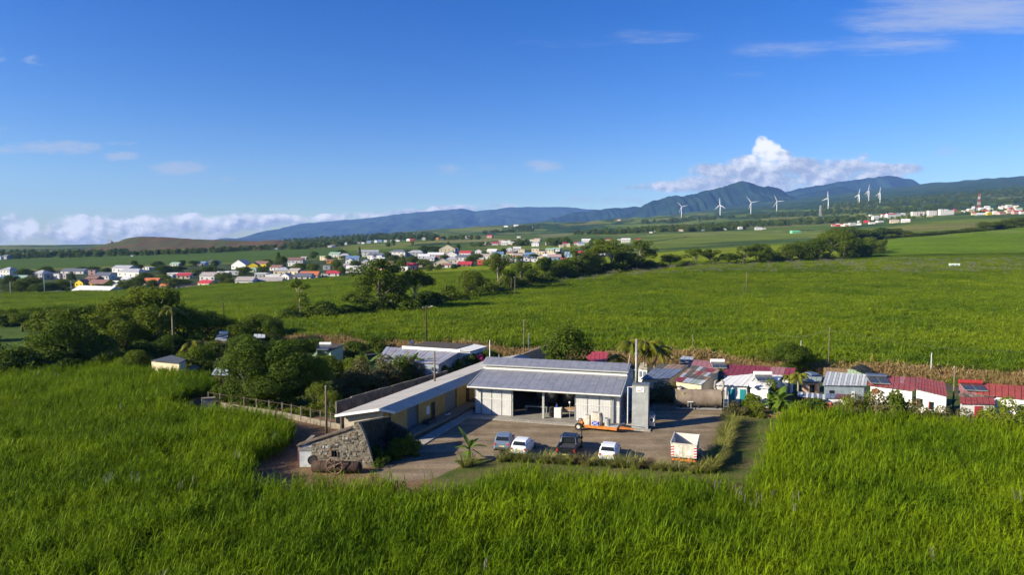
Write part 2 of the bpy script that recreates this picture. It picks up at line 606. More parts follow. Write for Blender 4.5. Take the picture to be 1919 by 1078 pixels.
def ordinal(i):
    k = i + 1
    if k == 1:
        return 'leftmost'
    if k < 20:
        return ORD[k - 1] + ' from left'
    if k % 10 == 0:
        return TENTH[k // 10] + ' from left'
    return TENS[k // 10] + '-' + ('first' if k % 10 == 1 else ORD[k % 10 - 1]) + ' from left'


# ------------------------------------------------------------------ point scatter for what cannot be counted (cane, dry grass, far woods)
def scatter(name, pts, rot, scl, idx, protos, label, cat, kind='stuff'):
    coll = bpy.data.collections.new(name + '_source')
    for k, p in enumerate(protos):
        o = bpy.data.objects.new('%02d_%s' % (k, name), p)
        coll.objects.link(o)
    me = bpy.data.meshes.new(name)
    me.from_pydata([tuple(p) for p in pts], [], [])
    n = len(pts)
    a = me.attributes.new('rot', 'FLOAT_VECTOR', 'POINT'); a.data.foreach_set('vector', np.asarray(rot, np.float32).ravel())
    a = me.attributes.new('scl', 'FLOAT_VECTOR', 'POINT'); a.data.foreach_set('vector', np.asarray(scl, np.float32).ravel())
    a = me.attributes.new('idx', 'INT', 'POINT'); a.data.foreach_set('value', np.asarray(idx, np.int32))
    o = link(name, me)
    ng = bpy.data.node_groups.new(name + '_scatter', 'GeometryNodeTree')
    ng.interface.new_socket('Geometry', in_out='INPUT', socket_type='NodeSocketGeometry')
    ng.interface.new_socket('Geometry', in_out='OUTPUT', socket_type='NodeSocketGeometry')
    N = ng.nodes.new; L = ng.links.new
    gi = N('NodeGroupInput'); go = N('NodeGroupOutput')
    ci = N('GeometryNodeCollectionInfo')
    ci.inputs['Collection'].default_value = coll
    ci.inputs['Separate Children'].default_value = True
    ci.inputs['Reset Children'].default_value = True
    ip = N('GeometryNodeInstanceOnPoints')
    ip.inputs['Pick Instance'].default_value = True

    def attr(nm, dt):
        x = N('GeometryNodeInputNamedAttribute'); x.data_type = dt; x.inputs['Name'].default_value = nm
        return x.outputs['Attribute']
    e2r = N('FunctionNodeEulerToRotation')
    L(attr('rot', 'FLOAT_VECTOR'), e2r.inputs[0])
    L(gi.outputs[0], ip.inputs['Points'])
    L(ci.outputs[0], ip.inputs['Instance'])
    L(attr('idx', 'INT'), ip.inputs['Instance Index'])
    L(e2r.outputs[0], ip.inputs['Rotation'])
    L(attr('scl', 'FLOAT_VECTOR'), ip.inputs['Scale'])
    L(ip.outputs[0], go.inputs[0])
    md = o.modifiers.new('scatter', 'NODES'); md.node_group = ng
    return tag(o, label, cat, kind=kind)

# ================================================================== LAND
FIELD_A = [(500, 640), (525, 614), (640, 604), (760, 590), (860, 572), (960, 549), (1060, 528), (1150, 517), (1230, 509), (1400, 499), (1500, 494), (1600, 482), (1645, 472), (1662, 462), (1640, 452), (1700, 445), (1760, 440), (1850, 432), (1919, 424), (2100, 412), (2600, 400), (3000, 900), (300, 900)]
FIELD_B = [(250, 640), (300, 560), (345, 545), (460, 533), (650, 516), (750, 508), (900, 498), (1040, 489), (1180, 479), (1300, 468), (1420, 461), (1540, 455), (1560, 470), (1640, 470), (1500, 494), (1230, 509), (1060, 528), (960, 549), (860, 572), (760, 590), (640, 604), (525, 614), (420, 640)]
FIELD_L = [(-600, 600), (-600, 556), (0, 556), (200, 551), (345, 546), (300, 575), (150, 584), (60, 590), (0, 590)]


def terrain():
    q = np.arange(-1000, 2961, 6.0)
    d = np.concatenate([np.linspace(12, 108, 34), np.exp(np.linspace(math.log(110), math.log(7200), 300))])
    Q, D = np.meshgrid(q, d, indexing='ij')
    X = (Q - CX) / F * D
    Z = zt_np(X, D)
    far_ = np.clip((D - 1700) / 1500., 0, 1) * np.clip((Q - 700) / 400., .25, 1)
    Z = Z + far_ * (vfbm(X / 95., D / 150., 5) - .62) * 30.0
    # photo row of each vertex, used only to say which land use lies there
    f = D * CP - (Z - CZ) * SP
    PX = CX + F * X / f
    PY = CY - F * (D * SP + (Z - CZ) * CP) / f
    C = np.zeros(Q.shape + (3,))

    def put(mask, col, var=0.15, sx=30., sy=30.):
        n = vfbm(X[mask] / sx, D[mask] / sy, 4)[:, None]
        C[mask] = np.array(col) * (1 + var * 2 * (n - .5))
    put(np.ones(Q.shape, bool), (0.085, 0.06, 0.035), .35, 6, 6)
    far = D > 112
    put(far, (0.075, 0.12, 0.022), .35, 40, 60)
    # patchwork of fields beyond the villages: long strips at different stages
    a = rad(24)
    xr = X * math.cos(a) + D * math.sin(a); yr = -X * math.sin(a) + D * math.cos(a)
    s = 1.0
    cell = vnoise(np.floor(xr / 210.0 + .35 * vnoise(yr / 300., 0 * yr)) * 7.31, np.floor(yr / 130.0) * 3.77)
    pal = np.array([(0.105, 0.145, 0.018), (0.075, 0.115, 0.018), (0.13, 0.165, 0.022), (0.15, 0.15, 0.04), (0.06, 0.10, 0.02)])
    pi = np.clip((cell * 5).astype(int), 0, 4)
    m2 = D > 620
    C[m2] = pal[pi[m2]] * (0.6 + .8 * vfbm(X[m2] / 45, D[m2] / 60, 5))[:, None]
    # woods and scrub, thicker towards the mountains on the right
    w = vfbm(X / 170., D / 260., 5)
    lim = np.interp(D, [900, 1600, 2600, 3600, 7000], [.70, .60, .52, .42, .30])
    rightness = np.clip((Q - 1000) / 700., 0, 1)
    lim = lim + (1 - rightness) * np.interp(D, [900, 2600, 4000], [.1, .06, .06])
    mw = (w > lim) & (D > 900)
    C[mw] = np.array((0.028, 0.055, 0.018)) * (0.25 + 1.6 * vfbm(X[mw] / 30., D[mw] / 30., 5))[:, None]
    up = np.clip((D - 3300) / 900., 0, 1) * rightness * np.clip((Q - 1180) / 150, 0, 1)
    C[:] = C * (1 - .75 * up[..., None]) + np.array((0.03, 0.058, 0.022)) * (.1 + 1.9 * vfbm(X / 90., D / 120., 5))[..., None] * .75 * up[..., None]
    put(in_poly(PX, PY, FIELD_A) & far, (0.105, 0.170, 0.005), .3, 30, 22)
    put(in_poly(PX, PY, FIELD_B) & far, (0.175, 0.215, 0.007), .26, 30, 22)
    put(in_poly(PX, PY, FIELD_L) & far, (0.175, 0.215, 0.007), .26, 30, 22)
    # the grey bloom of flowering cane
    fl = np.clip(vfbm(X / 16., D / 40., 4) * 2.0 - .8, 0, 1)
    for poly, col, k in (([(1230, 514), (1230, 505), (1500, 502), (1919, 498), (2600, 492), (2600, 524), (1919, 520), (1600, 516), (1400, 515)], (0.13, 0.14, 0.075), .35),
                         ([(1640, 454), (1760, 441), (1919, 425), (2600, 402), (2600, 420), (1919, 437), (1760, 447), (1640, 455)], (0.20, 0.20, 0.085), .8),
                         ([(1090, 443), (1300, 436), (1540, 431), (1540, 436), (1300, 441), (1090, 446)], (0.22, 0.215, 0.09), .8),
                         ([(800, 451), (1000, 447), (1000, 450), (800, 455)], (0.26, 0.235, 0.13), .8)):
        mk = in_poly(PX, PY, poly) & (D > 150)
        C[mk] = C[mk] * (1 - k * fl[mk][:, None]) + np.array(col) * k * fl[mk][:, None]
    # village ground: pale yards and dark planting
    mv = in_poly(PX, PY, [(-600, 556), (0, 552), (330, 542), (460, 532), (650, 516), (900, 497), (1040, 489), (1150, 480), (1140, 466), (900, 470), (700, 482), (480, 492), (330, 499), (0, 510), (-600, 514)]) & (D > 380)
    put(mv, (0.05, 0.07, 0.03), .7, 9, 14)
    # dark field behind the left village, field of the far left, brown cutting
    put(in_poly(PX, PY, [(-600, 512), (0, 506), (330, 496), (480, 491), (640, 484), (640, 464), (480, 469), (200, 479), (-600, 492)]) & (D > 500), (0.062, 0.105, 0.015), .15, 70, 60)
    put(in_poly(PX, PY, [(380, 470), (430, 455), (560, 450), (580, 462), (480, 470)]) & (D > 900), (0.16, 0.085, 0.05), .4, 30, 40)
    put(in_poly(PX, PY, [(1500, 422), (1620, 411), (1560, 419)]), (0.13, 0.075, 0.045), .3, 30, 40)
    put(in_poly(PX, PY, [(1005, 440), (1060, 437), (1075, 441), (1020, 446)]), (0.15, 0.16, 0.06), .3, 20, 30)
    # dark field tracks
    for tr in ([(1180, 470), (1330, 461), (1420, 456), (1430, 457), (1330, 463), (1180, 472)], [(1120, 464), (1170, 459), (1290, 443), (1292, 444), (1170, 461), (1120, 466)]):
        put(in_poly(PX, PY, tr), (0.035, 0.06, 0.02), .3, 10, 10)
    nq, nd = Q.shape
    V = np.stack([X, D, Z], -1).reshape(-1, 3)
    I = np.arange(nq * nd).reshape(nq, nd)
    Fc = np.stack([I[:-1, :-1], I[1:, :-1], I[1:, 1:], I[:-1, 1:]], -1).reshape(-1, 4)
    me = bpy.data.meshes.new('ground')
    me.vertices.add(len(V)); me.vertices.foreach_set('co', V.ravel())
    me.loops.add(Fc.size); me.loops.foreach_set('vertex_index', Fc.ravel())
    me.polygons.add(len(Fc)); me.polygons.foreach_set('loop_start', np.arange(0, Fc.size, 4)); me.polygons.foreach_set('loop_total', np.full(len(Fc), 4))
    me.polygons.foreach_set('use_smooth', np.ones(len(Fc), bool))
    me.update(); me.validate()
    ca = me.color_attributes.new('land', 'FLOAT_COLOR', 'POINT')
    ca.data.foreach_set('color', np.concatenate([C.reshape(-1, 3), np.ones((len(V), 1))], 1).astype(np.float32).ravel())
    m = bpy.data.materials.new('land_cover'); m.use_nodes = True
    nt = m.node_tree; b = nt.nodes['Principled BSDF']; L = nt.links.new
    b.inputs['Roughness'].default_value = .95; b.inputs['Specular IOR Level'].default_value = .05
    at_ = nt.nodes.new('ShaderNodeAttribute'); at_.attribute_name = 'land'
    geo = nt.nodes.new('ShaderNodeNewGeometry')
    nz = nt.nodes.new('ShaderNodeTexNoise'); nz.inputs['Scale'].default_value = .28; nz.inputs['Detail'].default_value = 10; nz.inputs['Roughness'].default_value = .72
    L(geo.outputs['Position'], nz.inputs['Vector'])
    rp = nt.nodes.new('ShaderNodeMapRange'); rp.inputs['From Min'].default_value = .3; rp.inputs['From Max'].default_value = .7; rp.inputs['To Min'].default_value = .62; rp.inputs['To Max'].default_value = 1.38
    L(nz.outputs['Fac'], rp.inputs['Value'])
    mx = nt.nodes.new('ShaderNodeMix'); mx.data_type = 'RGBA'; mx.blend_type = 'MULTIPLY'; mx.inputs['Factor'].default_value = 1
    L(at_.outputs['Color'], mx.inputs['A']); L(rp.outputs[0], mx.inputs['B'])
    L(mx.outputs['Result'], b.inputs['Base Color'])
    bp = nt.nodes.new('ShaderNodeBump'); bp.inputs['Strength'].default_value = .8; bp.inputs['Distance'].default_value = 1.6
    L(nz.outputs['Fac'], bp.inputs['Height']); L(bp.outputs[0], b.inputs['Normal'])
    me.materials.append(m)
    tag(link('ground', me), 'fields and slopes of the valley floor', kind='structure')


terrain()


def ridge(name, pts, D, front, back, col, base=-60.0, gully=.35, gs=24.0, step=2.5, rows=46, rough=1.0, seed=0., col2=None, cw=.35):
    """a mountain or hill: skyline points (px, py) at distance D, flanks running down towards and away from the viewer"""
    xs = np.arange(pts[0][0], pts[-1][0] + .1, step)
    py = np.interp(xs, [p[0] for p in pts], [p[1] for p in pts])
    k = np.exp(-.5 * (np.arange(-3, 4) / 1.2) ** 2); k /= k.sum()
    py = np.convolve(np.pad(py, 3, mode='edge'), k, mode='valid')
    py = py + (vfbm(xs / 9. + seed, xs * 0 + seed, 4) - .5) * 2.4 * rough
    v = (CY - py) / F
    sl = (-SP + v * CP) / (CP + v * SP)
    zr = CZ + D * sl
    t = np.concatenate([np.linspace(0, 1, rows), np.linspace(1, 0, 12)[1:]])
    dd = np.concatenate([D - front * (1 - np.linspace(0, 1, rows)), D + back * np.linspace(0, 1, 12)[1:]])
    V = np.zeros((len(xs), len(t), 3))
    for j in range(len(t)):
        X = (xs - CX) / F * D / (CP + v * SP) + (vnoise(xs / 60. + seed, xs * 0 + t[j] * 3) - .5) * D * .012 * (1 - t[j])
        zb = base
        warp = (vfbm(xs / 40. + seed * 2, xs * 0 + t[j] * 2.2 + seed, 3) - .5) * gs * 1.3
        g = 1 - np.abs(2 * vfbm((xs + warp) / gs + seed, xs * 0 + t[j] * .8 + seed, 4) - 1) * 2.0
        g = np.clip(g, 0, 1)
        sc_ = D * .065
        g2 = 1 - np.abs(2 * vfbm(X / sc_ + seed, X * 0 + dd[j] / (sc_ * 1.4) + seed, 5) - 1) * 2.2
        g = cw * g + (1.15 - cw) * np.clip(g2, 0, 1)
        sh = t[j] ** 1.15
        h = zb + (zr - zb) * sh * (1 - gully * g * (1 - t[j]) ** .7 * min(1, t[j] * 4))
        V[:, j, 0] = X; V[:, j, 1] = dd[j]; V[:, j, 2] = h
    n, mm = len(xs), len(t)
    I = np.arange(n * mm).reshape(n, mm)
    Fc = np.stack([I[:-1, :-1], I[1:, :-1], I[1:, 1:], I[:-1, 1:]], -1).reshape(-1, 4)
    me = bpy.data.meshes.new(name)
    me.from_pydata(V.reshape(-1, 3).tolist(), [], Fc.tolist())
    me.polygons.foreach_set('use_smooth', [True] * len(Fc))
    me.materials.append(mat(name + '_cover', col, rough=1.0, scale=.004 if D > 3000 else .02, detail=9, var=.5, spec=.03, col2=col2))
    me.update()
    tag(link(name, me), kind='structure')


FOREST = (0.014, 0.030, 0.016)
ridge('mountain_massif', [(440, 452), (465, 446), (500, 436), (530, 427), (560, 420), (600, 416), (640, 413), (700, 408), (740, 402), (780, 398), (830, 394), (868, 391), (890, 396), (920, 393), (960, 388), (1000, 388), (1060, 388), (1100, 392), (1160, 398), (1250, 410)], 14500, 6000, 900, (0.03, 0.05, 0.03), base=-80, gully=.45, gs=26, seed=2., rough=.9, cw=.0)
ridge('mountain_foothill', [(960, 432), (1000, 419), (1030, 410), (1060, 403), (1080, 397), (1095, 398), (1110, 394), (1140, 391), (1190, 388), (1215, 386), (1260, 392), (1330, 405)], 9800, 3400, 700, FOREST, base=-20, gully=1.0, gs=11, seed=5., rough=2.6)
ridge('mountain_peak', [(1140, 412), (1185, 398), (1200, 388), (1215, 379), (1240, 372), (1250, 369), (1262, 366), (1275, 367), (1300, 363), (1330, 356), (1352, 351), (1368, 346), (1380, 341), (1390, 338.5), (1402, 340), (1416, 345), (1430, 349), (1450, 350), (1466, 357), (1480, 366), (1500, 374), (1560, 388)], 8200, 2900, 700, FOREST, base=60, gully=1.1, gs=12, seed=9., rough=2.6)
ridge('mountain_plateau', [(1430, 372), (1470, 361), (1500, 352), (1540, 347), (1570, 341), (1610, 336), (1645, 331), (1672, 329), (1685, 333), (1705, 335), (1716, 339), (1728, 347), (1760, 366)], 10500, 3200, 600, FOREST, base=80, gully=.9, gs=18, seed=14., rough=1.8)
ridge('mountain_shoulder', [(1420, 385), (1470, 372), (1510, 363), (1560, 352), (1575, 350), (1600, 356), (1640, 362), (1700, 374)], 9000, 2400, 500, FOREST, base=80, gully=.7, gs=14, seed=19.)
ridge('hill', [(150, 472), (185, 463), (205, 455), (222, 453), (235, 447), (262, 443.5), (300, 444), (330, 446), (380, 449), (420, 450), (470, 452), (520, 450), (560, 456), (600, 464)], 1900, 260, 200, (0.13, 0.07, 0.04), base=-14, gully=.3, gs=30, seed=23., rough=.5, rows=30, col2=(0.07, 0.085, 0.03))

# sea beyond the left-hand hills
sea = MB().quad((-15500, 5200, -110), (4000, 5200, -110), (4000, 15200, -110), (-15500, 15200, -110))
tag(sea.build('sea', mat('sea_water', (0.03, 0.07, 0.13), rough=.25, scale=.002)), kind='structure')

# ------------------------------------------------------------------ sheets of the yard (flat ground at z = 0)


def sheet(name, pts, m, z, kind='structure'):
    b = MB().poly([(p[0], p[1], z) for p in pts])
    o = b.build(name, m)
    return tag(o, kind=kind)


def ground_mat(name, cols, scale, fine=9.0, rough=.95, streak=False):
    m = bpy.data.materials.new(name); m.use_nodes = True
    nt = m.node_tree; b = nt.nodes['Principled BSDF']; L = nt.links.new
    b.inputs['Roughness'].default_value = rough; b.inputs['Specular IOR Level'].default_value = .12
    g = nt.nodes.new('ShaderNodeNewGeometry')
    n1 = nt.nodes.new('ShaderNodeTexNoise'); n1.inputs['Scale'].default_value = scale; n1.inputs['Detail'].default_value = 7; n1.inputs['Roughness'].default_value = .65
    n2 = nt.nodes.new('ShaderNodeTexNoise'); n2.inputs['Scale'].default_value = fine; n2.inputs['Detail'].default_value = 3
    L(g.outputs['Position'], n1.inputs['Vector']); L(g.outputs['Position'], n2.inputs['Vector'])
    r = nt.nodes.new('ShaderNodeValToRGB')
    e = r.color_ramp.elements
    while len(e) < len(cols):
        e.new(.5)
    for i, c in enumerate(cols):
        e[i].position = .3 + .4 * i / (len(cols) - 1); e[i].color = (*c, 1)
    L(n1.outputs['Fac'], r.inputs[0])
    rp = nt.nodes.new('ShaderNodeMapRange'); rp.inputs['From Min'].default_value = .3; rp.inputs['From Max'].default_value = .7; rp.inputs['To Min'].default_value = .6; rp.inputs['To Max'].default_value = 1.4
    L(n2.outputs['Fac'], rp.inputs['Value'])
    mx = nt.nodes.new('ShaderNodeMix'); mx.data_type = 'RGBA'; mx.blend_type = 'MULTIPLY'; mx.inputs['Factor'].default_value = 1
    L(r.outputs[0], mx.inputs['A']); L(rp.outputs[0], mx.inputs['B'])
    res = mx.outputs['Result']
    if streak:
        # worn wheel lanes running along the yard, and dark drips
        mp = nt.nodes.new('ShaderNodeMapping'); mp.inputs['Rotation'].default_value = (0, 0, rad(18)); mp.inputs['Scale'].default_value = (.07, .75, 1)
        L(g.outputs['Position'], mp.inputs['Vector'])
        n3 = nt.nodes.new('ShaderNodeTexNoise'); n3.inputs['Scale'].default_value = 1.0; n3.inputs['Detail'].default_value = 6; n3.inputs['Roughness'].default_value = .6
        L(mp.outputs[0], n3.inputs['Vector'])
        r3 = nt.nodes.new('ShaderNodeMapRange'); r3.inputs['From Min'].default_value = .35; r3.inputs['From Max'].default_value = .62; r3.inputs['To Min'].default_value = .68; r3.inputs['To Max'].default_value = 1.14
        L(n3.outputs['Fac'], r3.inputs['Value'])
        m3 = nt.nodes.new('ShaderNodeMix'); m3.data_type = 'RGBA'; m3.blend_type = 'MULTIPLY'; m3.inputs['Factor'].default_value = 1
        L(res, m3.inputs['A']); L(r3.outputs[0], m3.inputs['B'])
        res = m3.outputs['Result']
    L(res, b.inputs['Base Color'])
    bp = nt.nodes.new('ShaderNodeBump'); bp.inputs['Strength'].default_value = .5; bp.inputs['Distance'].default_value = .03
    L(n2.outputs['Fac'], bp.inputs['Height']); L(bp.outputs[0], b.inputs['Normal'])
    MATS[name] = m
    return m


GRAVEL = ground_mat('gravel', [(0.155, 0.114, 0.070), (0.225, 0.170, 0.110), (0.29, 0.225, 0.15)], .35, 7., streak=True)
DIRT = ground_mat('dirt', [(0.12, 0.07, 0.036), (0.17, 0.105, 0.058), (0.22, 0.145, 0.085)], .5, 4.)
LAWN = ground_mat('lawn_grass', [(0.045, 0.065, 0.010), (0.07, 0.092, 0.018), (0.105, 0.10, 0.032), (0.12, 0.09, 0.045)], .35, 6.)
ASPHALT = ground_mat('asphalt', [(0.06, 0.055, 0.05), (0.085, 0.078, 0.07)], .6, 9.)
CONC = ground_mat('concrete', [(0.26, 0.24, 0.205), (0.33, 0.305, 0.26), (0.38, 0.35, 0.30)], .9, 6.)
SCRUB = ground_mat('scrub_ground', [(0.03, 0.055, 0.012), (0.06, 0.085, 0.02), (0.12, 0.09, 0.045)], .25, 3.)
GX = lambda *p: [gp(px, py) for px, py in p]
sheet('yard_dirt', GX((440, 880), (470, 850), (560, 795), (640, 790), (760, 800), (880, 770), (900, 900), (780, 930), (560, 930), (470, 915)), DIRT, .004)
sheet('gravel_yard', GX((700, 885), (775, 846), (888, 777), (1163, 790), (1215, 770), (1230, 748), (1372, 764), (1385, 776), (1372, 792), (1345, 850), (1325, 884), (1200, 880), (1100, 876), (1000, 868), (930, 868), (880, 880), (800, 900), (730, 905)), GRAVEL, .008)
sheet('lawn', GX((1320, 900), (1345, 850), (1373, 792), (1392, 776), (1480, 766), (1500, 775), (1460, 800), (1445, 850), (1425, 910)), LAWN, .010)
sheet('lawn', GX((790, 915), (830, 890), (890, 862), (1000, 862), (1330, 882), (1330, 910), (1000, 900), (900, 920)), LAWN, .012)
sheet('field_track', GX((318, 752), (420, 725), (560, 770), (640, 790), (560, 805), (480, 772), (389, 762)), DIRT, .006)
sheet('farm_yard', GX((-700, 735), (-200, 722), (230, 700), (420, 735), (640, 790), (880, 700), (1230, 748), (1480, 772), (1919, 800), (2600, 850), (2700, 715), (1919, 725), (1280, 682), (600, 660), (500, 640), (0, 690), (-700, 700)), SCRUB, .003)
# road in front of the far cane
e0, e1 = Vector((-46, 137, 0)), Vector((110, 84, 0))
ed = (e1 - e0).normalized(); en = Vector((ed.y, -ed.x, 0))          # en points towards the viewer
w0, w1 = e0 + en * 3.2, e1 + en * 3.2
road = MB().quad(w0 + en * 4.6 - ed * 40, w1 + en * 4.6 + ed * 40, w1 + ed * 40, w0 - ed * 40)
road.v = [(x, y, .016) for x, y, z in road.v]
tag(road.build('road', ASPHALT), kind='structure')
verge = MB().quad(w0 - ed * 20, w1 + ed * 40, e1 - en * 1.0 + ed * 40, e0 - en * 1.0 - ed * 20)
verge.v = [(x, y, .010) for x, y, z in verge.v]
tag(verge.build('grass_verge', SCRUB), kind='structure')

# ------------------------------------------------------------------ haze
hz = MB().box(-15800, 15800, -400, 15600, -125, 1110)
haze = hz.build('haze', None)
hm = bpy.data.materials.new('haze_air'); hm.use_nodes = True
nt = hm.node_tree; nt.nodes.clear()
pv = nt.nodes.new('ShaderNodeVolumePrincipled')
pv.inputs['Color'].default_value = (0.22, 0.44, 1.0, 1)
pv.inputs['Density'].default_value = 4.6e-5
pv.inputs['Anisotropy'].default_value = 0.0
mo = nt.nodes.new('ShaderNodeOutputMaterial')
nt.links.new(pv.outputs[0], mo.inputs['Volume'])
haze.data.materials.append(hm)
tag(haze, 'thin blue haze over the valley and mountains', 'haze', kind='stuff')

# ================================================================== PLANTS
CANE = leaf_mat('cane_leaf', (0.048, 0.112, 0.002), (0.215, 0.300, 0.004), trans=.34, rough=.6, rnd=.5, spec=.08, pos=.11)
CANE_FAR = leaf_mat('cane_leaf_far', (0.090, 0.158, 0.003), (0.230, 0.300, 0.005), trans=.42, rough=.6, rnd=.55, pos=.035)
STRAW = leaf_mat('dry_leaf', (0.22, 0.13, 0.05), (0.42, 0.29, 0.13), trans=.2, rough=.8)
LEAF = leaf_mat('tree_leaf', (0.046, 0.084, 0.008), (0.155, 0.195, 0.018), trans=.34, rough=.7, spec=.08)
LEAF_L = leaf_mat('light_leaf', (0.075, 0.120, 0.010), (0.20, 0.23, 0.022), trans=.35, rough=.7, spec=.08)
LEAF_D = leaf_mat('dark_leaf', (0.040, 0.076, 0.010), (0.120, 0.165, 0.018), trans=.34, rough=.7, spec=.08)
LEAF_B = leaf_mat('brown_leaf', (0.070, 0.070, 0.018), (0.18, 0.165, 0.055), trans=.3, rough=.6)
LEAF_P = leaf_mat('palm_leaf', (0.055, 0.085, 0.008), (0.24, 0.23, 0.015), trans=.3, rough=.45)
LEAF_N = leaf_mat('banana_leaf', (0.07, 0.14, 0.012), (0.16, 0.23, 0.03), trans=.35, rough=.4)
TUFT = leaf_mat('tuft_leaf', (0.13, 0.16, 0.02), (0.34, 0.32, 0.08), trans=.38, rough=.6)
TUFT_R = leaf_mat('red_tuft_leaf', (0.045, 0.018, 0.015), (0.10, 0.045, 0.03), trans=.2, rough=.6)
PLUME = leaf_mat('plume', (0.17, 0.15, 0.13), (0.26, 0.23, 0.20), trans=.3)
PINK = leaf_mat('pink_flower', (0.30, 0.02, 0.16), (0.45, 0.04, 0.25), trans=.3)
BARK = mat('bark', (0.10, 0.075, 0.05), .95, var=.35, scale=8)
BARK_L = mat('pale_bark', (0.26, 0.22, 0.17), .95, var=.3, scale=8)


def blade(V, Fs, MI, base, az, L, w, rise, droop, segs, mi, twist=0.0):
    """one arching leaf: rises from base, bends over, tapers to a tip"""
    ca, sa = math.cos(az), math.sin(az)
    px, py = -sa * math.cos(twist), ca * math.cos(twist)
    i0 = len(V)
    for k in range(segs):
        t = k / segs
        r = L * (0.25 * t + 0.5 * t * t) * (1.2 - rise * .6)
        z = L * (rise * t - droop * t * t * t)
        ww = w * (1 - t ** 2) * (.55 + .9 * min(t * 3, 1) * .5)
        x, y, zz = base[0] + ca * r, base[1] + sa * r, base[2] + z
        V.append((x - px * ww, y - py * ww, zz + math.sin(twist) * ww)); V.append((x + px * ww, y + py * ww, zz - math.sin(twist) * ww))
    r = L * .75 * (1.2 - rise * .6); z = L * (rise - droop)
    V.append((base[0] + ca * r, base[1] + sa * r, base[2] + z))
    for k in range(segs - 1):
        a = i0 + 2 * k
        Fs.append((a, a + 1, a + 3, a + 2)); MI.append(mi)
    a = i0 + 2 * (segs - 1)
    Fs.append((a, a + 1, a + 2)); MI.append(mi)


def mk_mesh(name, V, Fs, MI, mats):
    me = bpy.data.meshes.new(name)
    me.from_pydata(V, [], Fs)
    for m in mats:
        me.materials.append(m)
    me.polygons.foreach_set('material_index', MI)
    me.update()
    return me


def cane_clump(seed, dry=False, plume=False):
    r = random.Random(seed)
    V, Fs, MI = [], [], []
    for s in range(r.randint(6, 8)):
        x, y = r.gauss(0, .26), r.gauss(0, .26)
        H = r.uniform(1.15, 1.75)
        lx, ly = r.gauss(.03, .15), r.gauss(.0, .15)
        n = r.randint(8, 10)
        a0 = r.uniform(0, 6.28)
        for k in range(n):
            t = k / (n - 1)
            h = H * (.45 + .55 * t)
            az = a0 + k * 2.4 + r.uniform(-.5, .5)
            blade(V, Fs, MI, (x + lx * h, y + ly * h, h), az, r.uniform(.6, 1.05), r.uniform(.014, .024), r.uniform(.45, .95) if t > .6 else r.uniform(.3, .7), r.uniform(.35, .95), 4, 0, r.uniform(-.6, .6))
        blade(V, Fs, MI, (x + lx * H, y + ly * H, H), r.uniform(0, 6.28), r.uniform(.5, .8), .02, 1.0, .2, 3, 0, r.uniform(-.6, .6))
        # cane stalk and hanging dead leaves
        i0 = len(V)
        for zz, rr in ((0, .02), (H, .014)):
            for q in range(3):
                V.append((x + lx * zz + rr * math.cos(q * 2.09), y + ly * zz + rr * math.sin(q * 2.09), zz))
        for q in range(3):
            q2 = (q + 1) % 3
            Fs.append((i0 + q, i0 + q2, i0 + 3 + q2, i0 + 3 + q)); MI.append(0)
        for k in range(0 if not dry else 4):
            blade(V, Fs, MI, (x, y, H * r.uniform(.3, .75)), r.uniform(0, 6.28), r.uniform(.5, .9), .02, r.uniform(.1, .4), r.uniform(.7, 1.1), 3, 1, r.uniform(-.6, .6))
        if plume and s < 2:
            for k in range(8):
                blade(V, Fs, MI, (x + lx * H, y + ly * H, H + .75 + .07 * k), r.uniform(0, 6.28), .4, .02, .9, .3, 2, 2)
    return mk_mesh('cane_clump', V, Fs, MI, [CANE, STRAW, PLUME])


def cane_patch(seed, size=3.1, n=60, plume=0, straw=0):
    r = random.Random(seed)
    V, Fs, MI = [], [], []
    for s in range(n):
        x, y = r.uniform(-size / 2, size / 2), r.uniform(-size / 2, size / 2)
        H = r.uniform(1.25, 1.85)
        a0 = r.uniform(0, 6.28)
        for k in range(4):
            blade(V, Fs, MI, (x, y, H * r.uniform(.75, 1.0)), a0 + k * 1.7, r.uniform(1.0, 1.45), r.uniform(.045, .075), r.uniform(.6, 1.0), r.uniform(.2, .65), 3, 0, r.uniform(-.7, .7))
        if r.random() < .5:
            blade(V, Fs, MI, (x, y, H * .5), r.uniform(0, 6.28), 1.0, .06, .4, .9, 2, 0, .4)
        if s < plume:
            for k in range(4):
                blade(V, Fs, MI, (x, y, H + 1.0 + .12 * k), r.uniform(0, 6.28), .55, .06, .8, .3, 2, 2)
    return mk_mesh('cane_patch', V, Fs, MI, [CANE_FAR, STRAW, PLUME])


def dry_patch(seed, n=46, size=2.0, h=1.7):
    r = random.Random(seed)
    V, Fs, MI = [], [], []
    for s in range(n):
        x, y = r.uniform(-size / 2, size / 2), r.uniform(-size / 2, size / 2)
        for k in range(3):
            blade(V, Fs, MI, (x, y, h * r.uniform(0, .55)), r.uniform(0, 6.28), r.uniform(.7, 1.3), r.uniform(.02, .045), r.uniform(.3, 1.0), r.uniform(.3, 1.0), 3, 0 if r.random() < .86 else 1, r.uniform(-.7, .7))
    return mk_mesh('dry_patch', V, Fs, MI, [STRAW, CANE_FAR])


